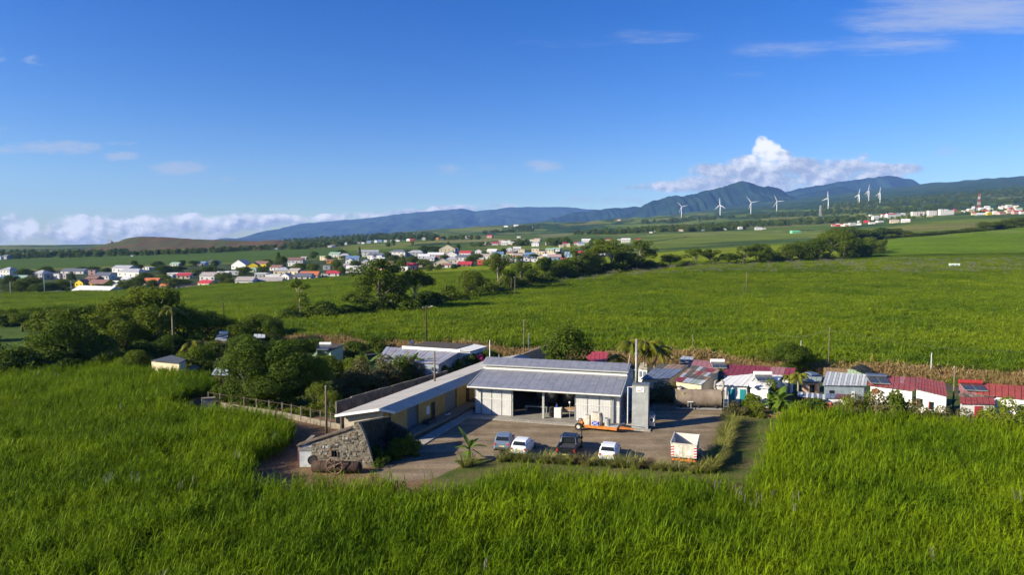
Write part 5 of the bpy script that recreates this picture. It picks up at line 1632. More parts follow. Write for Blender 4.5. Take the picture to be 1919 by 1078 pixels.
def top_z(x):
    px = CX + F * x / yb
    xs = [583, 600, 630, 657, 664, 671, 676, 682, 686, 699]; ys = [832, 825, 815, 804, 790, 797, 808, 826, 842, 879]
    return max(at(px, float(np.interp(px, xs, ys)), yb).z, .02)


xl, xr = at(584, 870, yb).x, at(699, 870, yb).x
wall_poly([(xl, 0), (wx0, 0), (wx0, top_z(wx0)), (at(600, 825, yb).x, top_z(at(600, 825, yb).x)), (xl, top_z(xl))], yb, yb + .55, STONE_M, 'wall_core', RU)
wall_poly([(wx0 + .002, 0), (wx1 - .002, 0), (wx1 - .002, wz0), (wx0 + .002, wz0)], yb, yb + .55, STONE_M, 'wall_core', RU)
wall_poly([(wx0 + .002, wz1), (wx1 - .002, wz1), (wx1 - .002, top_z(wx1)), (wx0 + .002, top_z(wx0))], yb, yb + .55, STONE_M, 'wall_core', RU)
xx = [wx1] + [at(p, 800, yb).x for p in (640, 657, 664, 671, 676, 682, 686, 699)]
wall_poly([(wx1, 0), (xr, 0)] + [(x, top_z(x)) for x in reversed(xx)], yb, yb + .55, STONE_M, 'wall_core', RU)
SM = [mat('stone_%d' % i, c, .95, var=.3, scale=6, bump=.5, bscale=20) for i, c in enumerate([(0.16, 0.135, 0.10), (0.22, 0.19, 0.14), (0.10, 0.085, 0.065), (0.30, 0.26, 0.20), (0.22, 0.15, 0.10), (0.45, 0.42, 0.36)])]
rs = random.Random(31)
stones = 0
z = .04
while z < 4.2 and stones < 290:
    h = rs.uniform(.15, .24)
    x = xl + rs.uniform(0, .1)
    while x < xr and stones < 290:
        w = rs.uniform(.16, .40) * (1 if rs.random() < .8 else 1.3)
        cxm = x + w / 2
        if top_z(x + .02) > z + h * .8 and top_z(min(x + w, xr)) > z + h * .55 and not (wx0 - .05 < cxm < wx1 + .05 and wz0 - .05 < z + h / 2 < wz1 + .05):
            if rs.random() < .42:
                x += w; continue
            pr = rs.uniform(.015, .06)
            j = lambda: rs.uniform(-.035, .035)
            b = MB().prism([(x + j(), yb, z + j()), (x + w - .03 + j(), yb, z + j()), (x + w - .03 + j(), yb, z + h - .03 + j()), (x + j(), yb, z + h - .03 + j())], [(x + .03, yb - pr, z + .02), (x + w - .06, yb - pr, z + .03), (x + w - .07, yb - pr, z + h - .06), (x + .04, yb - pr, z + h - .05)])
            b.build('stone', rs.choices(SM, [4, 4, 3, 2, 2, 1.4])[0], RU, world=True); stones += 1
        x += w
    z += h
# plastered white end, window frame, eave strip
wl0, wl1 = at(559.5, 870, yb).x, xl - .02
MB().prism([(wl0, yb + .06, 0), (wl1, yb + .06, 0), (wl1, yb + .5, 0), (wl0, yb + .5, 0)], [(wl0, yb + .06, 1.85), (wl1, yb + .06, 2.05), (wl1, yb + .5, 2.05), (wl0, yb + .5, 1.85)]).build('plaster_panel', mat('peeling_white', (0.60, 0.62, 0.62), .9, scale=1.8, col2=(0.42, 0.44, 0.45)), RU, world=True)
MB().box(wl0 + .0, wl1, yb + .02, yb + .058, 1.45, 1.85).build('plaster_band', mat('grey_plaster', (0.22, 0.21, 0.19), .95, var=.3), RU, world=True)
MB().box(wl0 - .06, wl0 - .003, yb + .03, yb + .5, 0, 1.9).build('red_edge', mat('red_wood', (0.30, 0.07, 0.05), .8), RU, world=True)
a0, a1 = at(556, 836, yb), at(659, 802.5, yb)
MB().prism([Vector((a0.x, yb - .12, a0.z - .04)), Vector((a1.x, yb - .12, a1.z - .04)), Vector((a1.x, yb + .75, a1.z - .04)), Vector((a0.x, yb + .75, a0.z - .04))], [Vector((a0.x, yb - .12, a0.z + .05)), Vector((a1.x, yb - .12, a1.z + .05)), Vector((a1.x, yb + .75, a1.z + .05)), Vector((a0.x, yb + .75, a0.z + .05))]).build('roof', mat('mossy_roof', (0.10, 0.075, 0.055), .95, var=.4, scale=3), RU, world=True)
MB().prism([(wl0, yb + .5, 0), (wl0 + .4, yb + .5, 0), (wl0 + .4, yb + 4, 0), (wl0, yb + 4, 0)], [(wl0, yb + .5, 1.8), (wl0 + .4, yb + .5, 1.8), (wl0 + .4, yb + 4, 1.8), (wl0, yb + 4, 1.8)]).build('side_wall', STONE_M, RU, world=True)
fw = MB().box(wx0, wx0 + .07, yb - .06, yb + .3, wz0, wz1).box(wx1 - .07, wx1, yb - .06, yb + .3, wz0, wz1).box(wx0 + .07, wx1 - .07, yb - .06, yb + .3, wz1 - .07, wz1).build('window_frame', WOOD, RU, world=True)
MB().box(wx0 + .08, wx0 + .22, yb + .05, yb + .10, wz0 + .02, wz1 - .08).build('shutter', WOOD_D, RU, world=True)
MB().box(wx0 + .24, wx1 - .08, yb + .4, yb + .45, wz0, wz1 - .08).build('dark_pane', GLASS, RU, world=True)
# side wall running back from the peak, its far face in shade
s0 = at(661, 800, yb); s0.z = 0; s0.y += .56
s1 = s0 + ax * 5.2
wall(RU, s0, s1, 3.95, 3.3, .5, STONE_SHADE, 'side_wall')
wall(RU, s1 + bx * .5, s1 + bx * 2.6, 2.9, 2.2, .4, STONE_SHADE, 'rear_wall')
wall(RU, s1 + bx * 2.7, s1 + bx * 3.1, 1.75, 1.75, .35, PLAST, 'pillar')
for i, (off, h, w, kd) in enumerate([((1.0, 1.0), 1.9, 2.2, 'darkbush'), ((1.6, 3.4), 2.6, 2.4, 'bush'), ((2.4, 4.6), 2.3, 1.8, 'bush')]):
    p = s0 + bx * (off[0] + .6) + ax * off[1]
    tree(kd, p, h, w, ['dark creeper bush against the ruin wall', 'leafy bush growing inside the ruin', 'green bush over the ruin pillar'][i], 'bushes overgrowing the ruin')

# old boiler shell, flywheel, drum end
OB = thing('boiler_shell', 'rusted old boiler cylinder lying in front of the ruin', 'boiler shell', gp(632, 884))
c0, c1 = at(586, 866, 58.9), at(677, 872, 58.6); c0.z = c1.z = .52
dv = (c1 - c0).normalized()
MB().tube([c0, c0 + dv * .05, c1 - dv * .35, c1 - dv * .1, c1 + dv * .05], [.46, .5, .5, .42, .2], 22).build('shell', RUST, OB, smooth=True, world=True)
for s in (.8, 2.4, 3.3):
    MB().ring(c0 + dv * s, dv, .505, .02, 24, 5).build('seam_ring', RUST, OB, world=True)
MB().tube([c0 + dv * 1.6 + Vector((0, -.1, .48)), c0 + dv * 1.6 + Vector((0, -.1, .75))], .07, 8).build('stub_pipe', RUST, OB, world=True)
FW = thing('flywheel', 'thin spoked iron flywheel leaning on the rusted boiler', 'wheel', at(627, 893, 58.2) * 1.0)
FW.location.z = 0
cw = Vector((0, 0, .80)); axw = Vector((.18, 1, .1)).normalized()
WHM = mat('dusty_iron', (0.20, 0.13, 0.09), .85, var=.3)
MB().ring(cw, axw, .74, .05, 32, 6).build('rim', WHM, FW)
MB().tube([cw - axw * .12, cw + axw * .12], .10, 10).build('hub', WHM, FW)
e1_ = axw.orthogonal().normalized(); e2_ = axw.cross(e1_)
for k in range(6):
    d = e1_ * math.cos(k * 1.047 + .3) + e2_ * math.sin(k * 1.047 + .3)
    MB().tube([cw + d * .07, cw + d * .72], .034, 6).build('spoke', WHM, FW)
t = thing('iron_drum', 'dark round iron drum standing on the boiler end by the ruin', 'drum', at(587, 869, 59.3)); t.location.z = .55
MB().tube([(0, -.2, .42), (0, .0, .42), (0, .12, .42)], [.42, .42, .38], 18).build('body', DARKM, t)
MB().ring((0, -.2, .42), (0, 1, 0), .40, .04, 20, 6).build('flange', RUST, t)
# cable reels
for i, (px, py, r_, lab) in enumerate([(707.4, 857, .78, 'largest wooden cable reel, nearest of the three by the ruin'), (724, 850, .68, 'middle cable reel by the ruin with a pale label'), (733, 844, .62, 'farthest cable reel by the ruin, against the bushes')]):
    g = gp(px, py)
    t = thing('cable_reel', lab, 'cable reel', g, rad(-28), 'cable reels by the ruin')
    for y in (-.35, .35):
        fl = MB().tube([(0, y - .04, r_), (0, y + .04, r_)], r_, 26).build('flange', WOOD_D if i else mat('reel_wood', (0.11, 0.065, 0.045), .9, var=.3, scale=6), t)
        MB().tube([(0, y - .055 * (1 if y < 0 else -1), r_), (0, y, r_)], .09, 10).build('hub_plate', DARKM, fl)
    MB().tube([(0, -.31, r_), (0, .31, r_)], r_ * .6, 22).build('core', DARKM, t)
    if i:
        MB().box(-.2, .2, -.41, -.395, r_ * 1.1, r_ * 1.45).build('label', WHITE, t)

# ---------- walls and fence behind
CW = thing('boundary_wall', 'long weathered dark concrete wall behind the annex', 'wall', Vector((gp(628, 752, 3.0).x, gp(628, 752, 3.0).y, 0)))
q0, q1 = gp(628, 752, 2.9), gp(838, 694, 2.9); q0.z = q1.z = 0
WALLM = mat('weathered_concrete', (0.075, 0.068, 0.06), .95, scale=.9, col2=(0.16, 0.145, 0.125))
n = 9
for i in range(n):
    a, b = lerp(q0, q1, i / n), lerp(q0, q1, (i + 1) / n - .004)
    wall(CW, a, b, 2.9 + R.uniform(-.08, .05), 2.9 + R.uniform(-.08, .05), .22, WALLM, 'wall_panel')
FE = thing('garden_fence', 'low wall with concrete posts and rails beside the mango tree', 'fence', gp(520, 800))
f0, f1, f2 = gp(392, 760), gp(530, 782), gp(640, 806)
FEM = mat('fence_concrete', (0.20, 0.17, 0.13), .95, var=.3, scale=2); 
for a, b in ((f0, f1), (f1, f2)):
    wall(FE, a, b - (b - a).normalized() * .05, .62, .62, .15, FEM, 'base_wall')
for i in range(13):
    u = i / 12
    p = lerp(f0, f1, u * 2) if u <= .5 else lerp(f1, f2, (u - .5) * 2)
    MB().box(p.x - .06, p.x + .06, p.y - .22, p.y - .10, 0, 1.75).build('post', FEM, FE, world=True)
for a, b in ((f0, f1), (f1, f2)):
    MB().tube([a + Vector((0, -.16, 1.62)), b + Vector((0, -.16, 1.62))], .04, 5).build('rail', RUST, FE, world=True)
t = thing('stone_gatepost', 'grey block pier at the left end of the garden fence', 'gate pier', gp(391, 765), .3)
MB().box(-.75, .75, -.3, .3, 0, 1.2).build('block', mat('grey_block', (0.30, 0.28, 0.24), .95, var=.25, scale=2), t, bevel=.04)
MB().box(-.8, .8, -.35, .35, 1.2, 1.28).build('cap', FEM, t)


def pole(px, py, h, label, m=POLE_W, arm=False, r=.13, p=None, lamp=False):
    g = p if p is not None else (gp(px, py) if py > 640 else hit(px, py))
    t = thing('utility_pole', label, 'pole', g, 0, 'poles')
    MB().tube([(0, 0, -.3), (0, 0, h)], [r, r * .7], 8).build('shaft', m, t, smooth=True)
    MB().tube([(0, 0, h), (0, 0, h + .05)], [r * .8, r * .5], 8).build('cap', TRIM, t)
    if arm:
        MB().box(-.75, .75, -.05, .05, h - .35, h - .25).build('crossarm', WOOD_D, t)
        for s in (-.6, 0, .6):
            MB().tube([(s, 0, h - .25), (s, 0, h - .08)], .05, 6).build('insulator', WHITE, t)
    if lamp:
        MB().tube([(0, 0, h - .1), (.5, 0, h + .1), (1.1, 0, h + .1)], .05, 6).build('lamp_arm', m, t)
        MB().box(.8, 1.3, -.1, .1, h + .02, h + .12).build('lamp_head', WHITE, t)
    return t


pole(612, 814, 5.1, 'short brown wooden pole behind the stone ruin', r=.14)
pole(815, 762, 6.9, 'weathered wooden pole behind the long annex roof', r=.14)
pole(799, 655, 8.2, 'tall wooden pole with street lamp beyond the dark flat roof', WOOD_D, True, .16, lamp=True)
pole(918, 716, 6.1, 'slender white post behind the annex', WHITE, False, .07)
pole(935, 716, 4.0, 'short metal post behind the shed roof ridge', TRIM, False, .06)
pole(982, 672, 6.8, 'wooden pole at the road left of the dark tree', POLE_W, False, .12)
pole(991, 674, 4.6, 'blue-grey post next to the wooden road pole', mat('blue_post', (0.10, 0.13, 0.18), .6), False, .08)
pole(1297, 684, 4.9, 'grey concrete pole by the white boundary wall', POLE_W, False, .10)
pole(1500, 684, 4.0, 'thin pale post behind the dark round tree', POLE_C, False, .07)
pole(1552, 702, 7.2, 'tall thin grey pole carrying wires above the tin roof', POLE_W, False, .075)
pole(1744, 712, 4.0, 'short white post on the verge behind the big red roof', POLE_C, False, .1)
pole(1786, 768, 5.2, 'leaning wooden pole in the gap between the red houses', POLE_W, False, .11)
pole(965, 562, 8.6, 'wooden pole standing in the big cane field', POLE_W, True, .16)
pole(958, 560, 8.0, 'second pole just left of the field pole', POLE_W, False, .12)
pole(1398, 560, 9.4, 'lone pole in the right-hand cane field', POLE_W, False, .14)
pole(525, 560, 8.4, 'lone pole on the light green cane slope', POLE_W, False, .15)
pole(84, 556, 12.5, 'tall pale green lamp post below the left village', mat('green_post', (0.22, 0.32, 0.30), .6), False, .22, lamp=True)
pole(20, 556, 8.0, 'pale pole at the left edge of the bright strip', POLE_C, False, .2)
pole(134, 556, 8.6, 'thin grey pole before the long white roof', POLE_C, False, .12)
pole(316, 550, 7.4, 'wooden pole at the edge of the left village', POLE_W, False, .16)
pole(420, 612, 6.2, 'brown pole above the dark trees on the left', WOOD_D, False, .14)
pole(437, 536, 7.6, 'wooden pole before the white village house', POLE_W, False, .16)
# two wires along the road
a_, b_, c_ = gp(1440, 690) + Vector((0, 0, 6.0)), gp(1552, 702) + Vector((0, 0, 6.95)), gp(2010, 740) + Vector((0, 0, 5.6))
wires = thing('power_wires', 'thin power wires sagging right and left of the pale pole', 'wires', (0, 0, 0))
for s, e in ((a_, b_), (b_, c_)):
    pts = [lerp(s, e, k / 10) - Vector((0, 0, 1.0 * math.sin(math.pi * k / 10))) for k in range(11)]
    MB().tube(pts, .018, 4).build('wire', DARKM, wires)

# ================================================================== VEHICLES
CARW = mat('car_white', (0.72, 0.73, 0.74), .3, var=.03, spec=.6)
CARB = mat('car_blue', (0.13, 0.17, 0.25), .3, var=.05, spec=.6)
CARK = mat('car_black', (0.012, 0.013, 0.015), .25, var=.1, spec=.6)
REDL = mat('tail_light', (0.45, 0.02, 0.015), .3, spec=.6)
CHROME = mat('chrome', (0.6, 0.6, 0.6), .2, metal=1.0)
PLATE = mat('number_plate', (0.6, 0.55, 0.2), .5)


def loft(stations, m, name, parent, bevel=0.0, smooth=True):
    """stations along y: (y, half width bottom, half width top, z bottom, z top)"""
    b = MB()
    for y, wb, wt, z0, z1 in stations:
        b.v += [(-wb, y, z0), (wb, y, z0), (wb * 1.0, y, z0 + (z1 - z0) * .55), (wt, y, z1), (-wt, y, z1), (-wb * 1.0, y, z0 + (z1 - z0) * .55)]
    n = len(stations)
    for k in range(n - 1):
        for j in range(6):
            j2 = (j + 1) % 6
            b.f.append((k * 6 + j, k * 6 + j2, (k + 1) * 6 + j2, (k + 1) * 6 + j))
    b.f.append(tuple(reversed(range(6)))); b.f.append(tuple((n - 1) * 6 + j for j in range(6)))
    o = b.build(name, m, parent)
    if bevel:
        md = o.modifiers.new('bevel', 'BEVEL'); md.width = bevel; md.segments = 2; md.limit_method = 'ANGLE'; md.angle_limit = rad(25)
    return o


def wheels(t, pts, r, w=.2):
    for x, y in pts:
        o = MB().tube([(x - w / 2, y, r), (x + w / 2, y, r)], r, 18).build('wheel', TYRE, t)
        s = 1 if x > 0 else -1
        MB().tube([(x + s * (w / 2 - .01), y, r), (x + s * (w / 2 + .012), y, r)], r * .62, 12).build('rim', CHROME, o)


def hatch(px, py, label, paint, L=3.95, W=1.72, H=1.46, heading=21, suv=False, roofm=None, yaw=0):
    t = thing('car', label, 'car', gp(px, py), rad(-heading), 'cars parked on the gravel')
    h = L / 2; w = W / 2; bz = .95 if suv else .88
    loft([(-h, w * .86, w * .80, .34, bz - .08), (-h + .12, w * .97, w * .9, .26, bz), (-h + .7, w, w * .93, .22, bz + .02), (h * .30, w, w * .92, .22, bz - .02), (h * .62, w * .98, w * .84, .22, bz - .10), (h - .15, w * .92, w * .72, .26, bz - .24), (h, w * .78, w * .6, .34, bz - .34)], paint, 'body', t, .05)
    z1 = H; zb = bz - .02
    ca = [(-h + .16, w * .88, w * .70, zb, zb + .12), (-h + .55, w * .90, w * .72, zb, z1 - .06), (-h + 1.1, w * .90, w * .74, zb, z1), (h * .02, w * .90, w * .72, zb, z1 - .02), (h * .40, w * .88, w * .66, zb, zb + .10)]
    cab = loft(ca, paint if roofm is None else roofm, 'cabin', t, .05)
    # glass, set just proud of the cabin shell
    def q(name, a, b, c, d, m=GLASS, push=None):
        n_ = (Vector(b) - Vector(a)).cross(Vector(d) - Vector(a)).normalized() * .02
        MB().prism([Vector(p) - n_ for p in (a, b, c, d)], [Vector(p) + n_ for p in (a, b, c, d)]).build(name, m, t)
    ys0, ys1 = -h + .20, -h + .53
    q('rear_window', (-w * .74, ys0 - .03, zb + .17), (w * .74, ys0 - .03, zb + .17), (w * .66, ys1 - .03, z1 - .12), (-w * .66, ys1 - .03, z1 - .12))
    q('windscreen', (w * .76, h * .38, zb + .15), (-w * .76, h * .38, zb + .15), (-w * .64, h * .05, z1 - .1), (w * .64, h * .05, z1 - .1))
    for s in (-1, 1):
        xb, xt = w * .895 * s, w * .752 * s
        for y0, y1, nm in ((-h + .62, -h + 1.55, 'side_window'), (-h + 1.62, h * .20, 'side_window')):
            yt1 = min(y1, h * .04)
            pts = [(xb, y0, zb + .14), (xb, y1, zb + .14), (xt * .985, yt1, z1 - .12), (xt * .985, y0 + .08, z1 - .12)]
            if s < 0: pts = [pts[1], pts[0], pts[3], pts[2]]
            q(nm, *pts)
        MB().box(s * w * .97 - .09, s * w * .97 + .09, h * .22, h * .32, bz + .02, bz + .16).build('mirror', paint, t, bevel=.03)
        MB().box(s * w * .78 - .09, s * w * .78 + .11, -h - .02, -h + .25, bz - .26, bz - .06).build('tail_light', REDL, t, bevel=.03)
        MB().box(s * w * .62 - .14, s * w * .62 + .14, h - .16, h + .0, .52, .62).build('headlight', CHROME, t)
    MB().box(-w * .8, w * .8, -h - .05, -h + .1, .3, .48).build('bumper', paint if not suv else DARKM, t, bevel=.04)
    MB().box(-.25, .25, -h - .015, -h + .01, .55, .66).build('number_plate', PLATE, t)
    wheels(t, [(-w + .08, -h + .68), (w - .08, -h + .68), (-w + .08, h - .72), (w - .08, h - .72)], .30)
    return t


hatch(946, 838, 'blue-grey hatchback parked leftmost on the gravel', CARB, L=3.7, W=1.66, H=1.50, heading=9, suv=True)
hatch(981, 846, 'white hatchback parked beside the blue-grey car', CARW, L=3.7, W=1.64, H=1.42, heading=17)
hatch(1143, 856, 'white hatchback parked alone at the right of the pickup', CARW, L=3.75, W=1.66, H=1.42, heading=17)
# pickup
PK = thing('pickup_truck', 'black double-cab pickup with chrome roll bar on the gravel', 'pickup', gp(1068, 848), rad(-14), 'cars parked on the gravel')
h, w = 2.6, .92
loft([(-h, w * .95, w * .95, .5, 1.05), (-.6, w, w * .96, .42, 1.08), (.9, w, w * .94, .42, 1.08), (h * .7, w * .98, w * .86, .42, 1.06), (h, w * .86, w * .74, .5, .92)], CARK, 'body', PK, .05)
loft([(-.72, w * .92, w * .74, 1.05, 1.2), (-.50, w * .93, w * .76, 1.05, 1.74), (.5, w * .93, w * .75, 1.05, 1.78), (.95, w * .92, w * .72, 1.05, 1.60), (1.45, w * .90, w * .7, 1.05, 1.16)], CARK, 'cabin', PK, .05)
MB().box(-w * .82, w * .82, -h + .12, -.75, 1.07, 1.085).build('bed_floor', DARKM, PK)
for x0, x1, y0, y1 in ((-w * .95, -w * .82, -h + .02, -.72), (w * .82, w * .95, -h + .02, -.72), (-w * .82, w * .82, -h, -h + .1)):
    MB().box(x0, x1, y0, y1, 1.06, 1.22).build('bed_side' if x1 - x0 < 1 else 'tailgate', CARK, PK, bevel=.02)
MB().box(-w * .66, w * .66, -.80, -.70, 1.22, 1.62).build('rear_window', GLASS, PK)
for s in (-1, 1):
    MB().box(s * w * .9 - .02, s * w * .9 + .03, -.35, .85, 1.2, 1.58).build('side_window', GLASS, PK)
    MB().box(s * w * .85 - .07, s * w * .85 + .07, -h - .03, -h + .08, .78, 1.08).build('tail_light', REDL, PK)
    MB().box(s * (w + .08) - .1, s * (w + .08) + .1, 1.0, 1.12, 1.12, 1.32).build('mirror', CARK, PK)
    MB().box(s * w * .65 - .15, s * w * .65 + .15, h - .2, h - .02, .72, .86).build('headlight', CHROME, PK)
MB().tube([(-w * .78, -.95, 1.2), (-w * .70, -.85, 1.74), (w * .70, -.85, 1.74), (w * .78, -.95, 1.2)], .04, 8).build('roll_bar', CHROME, PK)
MB().box(-w * .9, w * .9, -h - .14, -h - .02, .48, .66).build('rear_bumper', CHROME, PK, bevel=.03)
MB().box(-.26, .26, -h - .155, -h - .142, .52, .63).build('number_plate', PLATE, PK)
MB().tube([(w * .98, 1.55, .9), (w * 1.0, 1.5, 1.75), (w * .98, 1.42, 1.9)], .05, 8).build('snorkel', CARK, PK)
wheels(PK, [(-w + .1, -h + 1.1), (w - .1, -h + 1.1), (-w + .1, h - .95), (w - .1, h - .95)], .38, .26)

# tipper trailer
TP = thing('tipper_trailer', 'white open tipper trailer with red and white chevrons on its tail', 'trailer', gp(1281, 876), rad(-19))
w, L = 1.02, 3.3
TW = mat('chipped_white', (0.50, 0.48, 0.43), .65, scale=3.5, col2=(0.60, 0.58, 0.54))
CRM = mat('dirty_cream', (0.45, 0.41, 0.33), .7, var=.2, scale=2.5)
zb, zt_ = .95, 2.15
MB().box(-w, w, 0, L, zb, zb + .06).build('bed_floor', CRM, TP)
for s in (-1, 1):
    MB().prism([(s * w - .03, 0, zb), (s * w + .03, 0, zb), (s * w + .03, L, zb), (s * w - .03, L, zb)], [(s * (w + .12) - .03, 0, zt_), (s * (w + .12) + .03, 0, zt_), (s * (w + .12) + .03, L, zt_ + .05), (s * (w + .12) - .03, L, zt_ + .05)]).build('side_board', TW, TP)
    MB().tube([(s * (w + .12), 0, zt_ + .02), (s * (w + .12), L, zt_ + .06)], .045, 6).build('top_rail', TW, TP)
    for k in range(4):
        MB().box(s * (w + .07) - .03, s * (w + .07) + .03, .4 + k * .8, .48 + k * .8, zb, zt_ - .05).build('rib', TW, TP)
MB().prism([(-w, L - .05, zb), (w, L - .05, zb), (w, L, zb), (-w, L, zb)], [(-w - .1, L - .05, zt_ + .05), (w + .1, L - .05, zt_ + .05), (w + .1, L, zt_ + .05), (-w - .1, L, zt_ + .05)]).build('headboard', TW, TP)
tg = MB().prism([(-w, -.06, zb - .08), (w, -.06, zb - .08), (w, 0, zb - .08), (-w, 0, zb - .08)], [(-w - .1, -.06, zt_), (w + .1, -.06, zt_), (w + .1, 0, zt_), (-w - .1, 0, zt_)]).build('tailgate', CRM, TP)
for x in (-.52, .52):
    MB().box(x - .42, x + .42, -.085, -.062, zb + .02, zt_ - .12).build('door_panel', mat('cream_panel', (0.52, 0.48, 0.40), .7, var=.25, scale=2), tg)
    MB().box(x - .12, x + .10, -.10, -.087, zb + .25, zb + .62).build('wear_patch', WHITE, tg)
CHR = mat('chevron_red', (0.55, 0.03, 0.03), .5)
for s in (-1, 1):
    bd = MB().box(s * (w - .02) - .12, s * (w - .02) + .12, -.11, -.087, zb - .02, zb + 1.0).build('chevron_board', WHITE, tg)
    for k in range(4):
        z0 = zb + .02 + k * .25
        MB().prism([(s * (w - .02) - .12, -.118, z0), (s * (w - .02) + .12, -.118, z0 + .06), (s * (w - .02) + .12, -.118, z0 + .18), (s * (w - .02) - .12, -.118, z0 + .12)], [(s * (w - .02) - .12, -.111, z0), (s * (w - .02) + .12, -.111, z0 + .06), (s * (w - .02) + .12, -.111, z0 + .18), (s * (w - .02) - .12, -.111, z0 + .12)]).build('chevron', CHR, bd)
MB().box(-.5, -.35, -.1, L + 1.2, .62, .86).box(.35, .5, -.1, L + 1.2, .62, .86).build('chassis', ORANGE, TP)
MB().box(-w, w, -.12, -.02, .55, .75).build('bumper_beam', ORANGE, TP)
wheels(TP, [(-w + .1, 1.0), (w - .1, 1.0), (-w + .1, 1.95), (w - .1, 1.95)], .42, .28)
MB().tube([(0, L + 1.0, .74), (0, L + 2.0, .6)], .06, 6).build('drawbar', ORANGE, TP)

# orange flatbed with tarped load
t0, t1 = gp(1086, 806), gp(1156, 813)
dv = (t1 - t0); ang = math.atan2(dv.y, dv.x); LT = dv.length
FT = thing('flatbed_trailer', 'low orange flatbed trailer parked before the shed', 'trailer', t0, ang)
MB().box(0, LT, -.05, 1.4, .42, .56).build('deck', ORANGE, FT, bevel=.02)
MB().box(0, LT, -.08, .0, .32, .60).build('side_rail', ORANGE, FT)
MB().box(0, LT, 1.40, 1.46, .32, .60).build('side_rail', ORANGE, FT)
MB().box(LT * .72, LT, .2, 1.2, .565, .62).build('deck_plate', STEEL, FT)
MB().prism([(LT, .3, .4), (LT + 1.7, .62, .4), (LT + 1.7, .78, .4), (LT, 1.1, .4)], [(LT, .3, .52), (LT + 1.7, .62, .52), (LT + 1.7, .78, .52), (LT, 1.1, .52)]).build('drawbar', ORANGE, FT)
MB().tube([(-.15, .1, .9), (-.2, .7, 1.05), (-.15, 1.3, .9)], .05, 6).build('tail_bar', DARKM, FT)
MB().box(-.1, .3, .1, 1.3, .5, .9).build('axle_frame', ORANGE, FT)
for y in (-.22, 1.62):
    o = MB().tube([(-.05, y - .12, .4), (-.05, y + .12, .4)], .4, 18).build('wheel', TYRE, FT)
    MB().tube([(-.05, y - .13, .4), (-.05, y + .13, .4)], .2, 12).build('rim', mat('cream_rim', (0.5, 0.46, 0.38), .6), o)
dirx = Vector((math.cos(ang), math.sin(ang), 0)); diry = Vector((-math.sin(ang), math.cos(ang), 0))
TARP = mat('dirty_tarp', (0.46, 0.41, 0.34), .85, var=.12, scale=2.2, bump=.5, bscale=4)


def bundle(x, y, w, d, hh, label, seed, patch=False, top=.7):
    t = thing('tarp_bundle', label, 'tarp bundle', t0 + dirx * x + diry * y + Vector((0, 0, .565)), ang, 'tarped loads on the flatbed')
    r = random.Random(seed); b = MB()
    n = 12
    rings = []
    for z, s in ((0, 1.0), (hh * .5, 1.02), (hh * .82, .95), (hh, top)):
        rings.append([(math.copysign(abs(math.cos(a)) ** .6, math.cos(a)) * w * s * r.uniform(.94, 1.05), math.copysign(abs(math.sin(a)) ** .6, math.sin(a)) * d * s * r.uniform(.94, 1.05), z + r.uniform(-.03, .03) * (z > 0)) for a in [2 * math.pi * k / n for k in range(n)]])
    for ri in rings: b.v += ri
    for k in range(len(rings) - 1):
        for j in range(n):
            b.f.append((k * n + j, k * n + (j + 1) % n, (k + 1) * n + (j + 1) % n, (k + 1) * n + j))
    b.f.append(tuple((len(rings) - 1) * n + j for j in range(n)))
    b.build('cover', TARP, t, smooth=False)
    MB().tube([(-w * 1.04, 0, .02), (-w * .98, 0, hh * .8), (0, 0, hh + .02), (w * .98, 0, hh * .8), (w * 1.04, 0, .02)], .018, 5).build('strap', DARKM, t)
    if patch:
        pb = MB().box(-.42, .30, -d * 1.08, -d * 1.06, .08, .50).build('printed_patch', mat('print_blue', (0.03, 0.06, 0.42), .6), t)
        for sgn in (-1, 1):
            MB().prism([(-.06 - .34 * sgn, -d * 1.095, .10), (-.06 - .26 * sgn, -d * 1.095, .10), (-.06 + .34 * sgn, -d * 1.095, .48), (-.06 + .26 * sgn, -d * 1.095, .48)], [(-.06 - .34 * sgn, -d * 1.083, .10), (-.06 - .26 * sgn, -d * 1.083, .10), (-.06 + .34 * sgn, -d * 1.083, .48), (-.06 + .26 * sgn, -d * 1.083, .48)]).build('printed_cross', WHITE, pb)


bundle(.75, .65, .42, .5, .95, 'rounded cream tarp bundle at the back of the orange trailer', 3)
bundle(1.75, .65, .62, .55, 1.35, 'tall cream tarp bundle with a blue printed patch on the trailer', 8, True, .85)
t = thing('metal_barrel', 'grey metal barrel on the front of the orange trailer', 'barrel', t0 + dirx * 2.9 + diry * .7 + Vector((0, 0, .565)), 0)
MB().tube([(0, 0, 0), (0, 0, .75)], .32, 18).build('drum', STEEL, t)
for z in (.0, .27, .5, .75):
    MB().ring((0, 0, z + .012), (0, 0, 1), .325, .018, 18, 5).build('hoop', TRIM, t)

# long horizontal tank
k0, k1 = gp(1267, 768), gp(1352, 769.5)
dv = k1 - k0; ang = math.atan2(dv.y, dv.x); LT = dv.length
TK = thing('storage_tank', 'long sooty cylindrical tank lying on a skid beside the hedge', 'tank', k0, ang)
TKM = mat('sooty_tank', (0.20, 0.15, 0.105), .7, scale=.8, col2=(0.31, 0.245, 0.18), bump=.15, bscale=8)
c = 1.28
MB().tube([(0, .9, c), (LT, .9, c)], 1.05, 40).build('shell', TKM, TK)
for x in (.05, LT * .33, LT * .66, LT - .05):
    MB().ring((x, .9, c), (1, 0, 0), 1.055, .025, 30, 5).build('band', TKM, TK)
for y in (.25, 1.45):
    MB().box(-.1, LT + .1, y - .08, y + .08, .0, .2).build('skid', STEEL, TK)
for x in (.6, LT * .5, LT - .6):
    MB().box(x - .1, x + .1, .1, 1.7, .2, .5).build('saddle', DARKM, TK)
